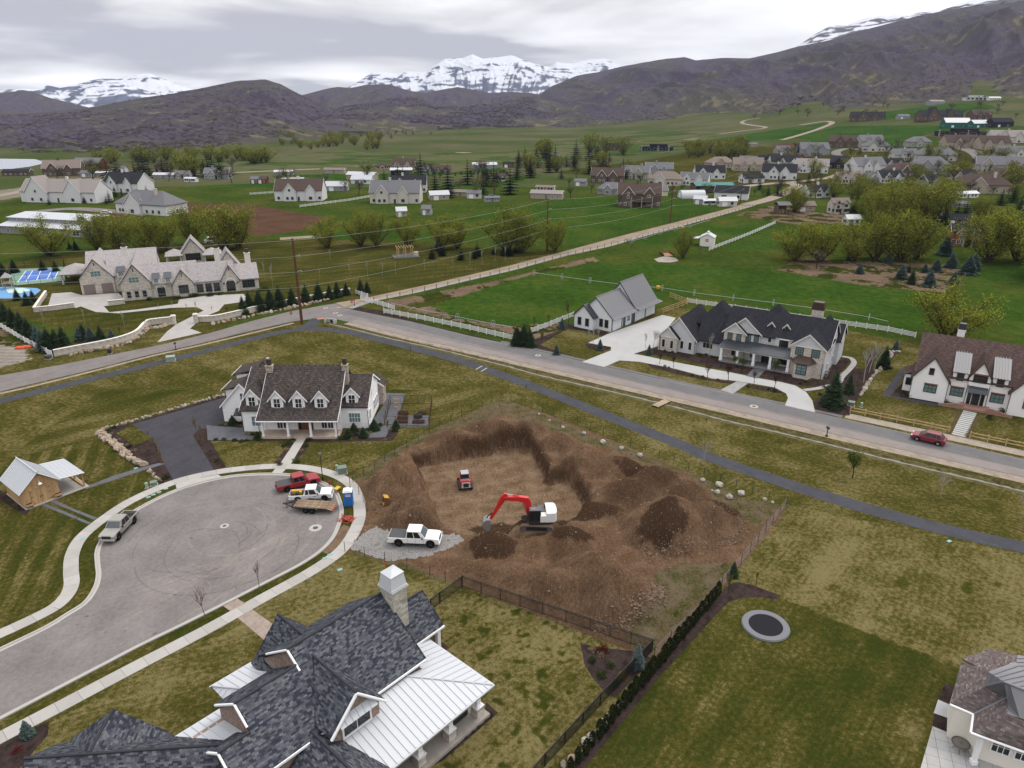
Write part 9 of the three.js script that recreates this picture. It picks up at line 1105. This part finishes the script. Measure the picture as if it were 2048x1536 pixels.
{ // the white shed with a red emblem and a cupola
const p = T(1413,493), V = thing('cupola_shed', 'small white shed with roof cupola and red square emblem in the field', 'shed', p, -.35), W = mat.cream; block(V, { x0: -2.4, x1: 2.4, z0: -5, z1: 0, h: 3, ridge: 4.2, axis: 'z', wall: W, roof: ROOFS.m[0], over: .25, rake: .2 }); part(V, 'lean_to', facet([[-6,2.1,-.2],[-6,2.1,-4.6],[-2.4,2.9,-4.6],[-2.4,2.9,-.2]],.1), ROOFS.m[0]); for (const z of [-.4,-4.4]) part(V, 'post', bx(-5.9,-.1, z - .07,-5.76,2.1, z + .07), oldWood); part(V, 'cupola', join([bx(-.4,4.0,-2.9,.4,4.7,-2.1), put(new THREE.ConeGeometry(.75,.6,4).toNonIndexed(), 0,5.0,-2.5,0, Math.PI / 4,0)].map(strip)), ROOFS.m[0]); part(V, 'emblem', bx(-.55,1.7,.0,.45,2.6,.05), std([.35,.02,.03],.6)); part(V, 'emblem_mark', join([bx(-.3,1.95,.05,-.2,2.35,.06), bx(.1,1.95,.05,.2,2.35,.06), bx(-.2,2.1,.05,.1,2.2,.06)]), mat.whiteTrim); door(V, 1.4,1.1,.005,1.4,2.1, 'f', W, { plain: true, cols: 2 });
const q = T(812,514), Pg = thing('pergola', 'square timber pergola with counter on the mansion lawn', 'pergola', q, .3); for (const [x, z] of [[-2.3,0],[2.3,0],[-2.3,-4],[2.3,-4],[0,0],[0,-4]]) part(Pg, 'post', bx(x - .15,-.1, z - .15, x + .15,2.9, z + .15), pine); for (let k = 0; k < 7; k++) part(Pg, 'rafter', bx(-2.6 + k * .86 - .07,2.9,-4.4,-2.6 + k * .86 + .07,3.15,.4), pine); part(Pg, 'floor', bx(-4,-.05,-4.8,4.4,.06,1.2), slate); part(Pg, 'counter', bx(2.8,0,-1.6,4.2,1.3,-.4), mat.stone);
const b = T(1253,512), Br = thing('plank_crossing', 'red-brown plank crossing over the field ditch', 'bridge', [T(1333,510)[0],0, T(1333,510)[2]],.1); for (let k = 0; k < 8; k++) part(Br, 'plank', bx(-1.6,.1,-2.4 + k * .62,1.6,.2,-2.4 + k * .62 + .58), std([.30,.13,.07],.8)); for (const s of [-1.7,1.7]) part(Br, 'rail', bx(s - .06,.1,-2.5, s + .06,.8,2.6), rust);
setting('gravel_fan', sheet(TP([[1308,518],[1330,512],[1352,516],[1357,522],[1340,525],[1316,524]]), .012), surf([.30,.27,.24],.4,3)); setting('dirt_track', sheet(TP([[560,475],[640,470],[650,474],[560,480]]), .012), trackTan);
const vA = [[213,428,[.65,.65,.65], 'white car on the forecourt of the hip-roofed white house'],[430,487,[.66,.67,.66], 'white caravan parked under the willows'],[1955,322,[.7,.7,.7], 'white car on the far curved street'],[1323,352,[.68,.68,.68], 'white van among the estate houses'],[985,395,[.05,.07,.10], 'dark vehicle beside the middle farm yard']]; for (const [u, v, c, l] of vA) { const V2 = thing('distant_car', l, 'car', T(u, v), rr(-.5,.5)), P = std(c, .4); if (l.includes('caravan')) V2.scale.setScalar(1.5); part(V2, 'body', shell([[-2.3,.9],[-2.1,1.0],[1.2,1.0],[2.2,.8]],-1.4,1.4,.42,.32,1.8,.08), P); greenhouse(V2,[-2.0,1.2,.84,.98],[-1.6,.5,.66,1.6], P, { side: [[.1,.45],[.5,.85]] }); for (const x of [-1.4,1.4]) for (const z of [-.8,.8]) wheel(V2, x, z, .34,.22, vm.rimSilver); }
{ const k = T(18,577), S = thing('play_tower', 'grey play tower with blue slide on the splash pad', 'playground', k, .4); for (const [x, z] of [[-1,-1],[1,-1],[-1,1],[1,1]]) part(S, 'post', bx(x - .1,0, z - .1, x + .1,3.2, z + .1), WALLS.t[0]); part(S, 'deck', bx(-1.1,1.6,-1.1,1.1,1.75,1.1), WALLS.t[0]); part(S, 'roof', put(new THREE.ConeGeometry(1.8,1.3,4), 0,3.8,0,0, Math.PI / 4,0), WALLS.g[0]); part(S, 'slide', facet([[-1,1.7,-.4],[-1,1.7,.4],[-4.4,.2,.4],[-4.4,.2,-.4]],.12), std([.02,.12,.5],.4)); }
}
// ---------------------------------------------------------------- trees of the valley
const wood = (kind, name, label, n, u0, u1, v0, v1, h0, h1, w = 1, bk) => { for (let k = 0; k < n; k++) { const u = rr(u0, u1), v = rr(v0, v1), p = T(u, v); plant(kind, name, label, 'tree', label, p, 1.25 * rr(h0, h1) * perPx(p), { w, bark: bk }); } };
setSeed(909);
wood('willowFar', 'cottonwood', 'cottonwood in the far line of trees before the left hill', 34,190,540,316,328,13,22,1.3); wood('willowFar', 'cottonwood', 'cottonwood in the distant grove at the valley end', 30,540,760,272,300,8,14,1.4); wood('spruceFar', 'conifer', 'tiny conifer on the far golf course edge', 26,560,900,262,292,5,9,1.6); wood('roundFar', 'broadleaf_tree', 'broadleaf tree round the lakeside houses', 14,170,470,344,360,12,24,1.3); wood('spruceFar', 'conifer', 'dark conifer among the lakeside houses', 12,200,460,344,362,14,34,1.5); wood('brushTree', 'bare_brush_tree', 'grey leafless tree round the lakeside houses', 10,100,480,340,366,12,24,1.4);
wood('willowFar', 'golden_willow', 'golden willow by the lakeside houses', 3,355,400,350,356,24,30,1.4); wood('spruceFar', 'conifer', 'small conifer round the big white estate at the left', 18,60,330,392,412,8,18,1.5); wood('roundFar', 'broadleaf_tree', 'broadleaf tree among the middle farms', 14,520,1010,352,405,16,34,1.2); wood('spruceFar', 'conifer', 'tall dark conifer among the middle farms', 14,750,1040,362,396,22,48,1.3); wood('brushTree', 'bare_brush_tree', 'greyish budding tree among the middle farms', 8,530,1000,345,400,20,40,1.2); wood('spruceFar', 'conifer', 'young conifer in the row beside the far sheds', 18,905,1020,343,352,6,9,1.6); wood('spruceFar', 'conifer', 'dark conifer in the central estate', 34,1030,1250,312,362,16,34,1.4); wood('willowFar', 'golden_willow', 'yellow-green tree in the central estate', 14,1030,1300,305,350,14,30,1.1); wood('roundFar', 'broadleaf_tree', 'broadleaf tree by the central estate houses', 14,1120,1480,345,400,12,24,1.2);
wood('willowFar', 'poplar', 'bright green tree in the grove above the estate', 30,1375,1490,304,316,14,24,1.0); wood('roundFar', 'broadleaf_tree', 'broadleaf tree among the right estate houses', 60,1490,2040,300,395,10,22,1.2); wood('brushTree', 'bare_brush_tree', 'grey leafless tree among the right estate houses', 40,1500,2040,300,400,10,22,1.2); wood('spruceFar', 'conifer', 'dark conifer among the right estate houses', 44,1490,2040,300,398,10,22,1.4); wood('willowFar', 'golden_willow', 'yellow-green tree among the right estate houses', 26,1560,2040,320,400,14,30,1.1); wood('brushTree', 'bare_brush_tree', 'grey scrub tree on the upper slope', 40,1500,2048,200,240,5,10,2.0); wood('spruceFar', 'conifer', 'conifer below the willow row across the pasture', 12,860,1060,500,520,14,26,1.5);
renderer.render(scene, camera);
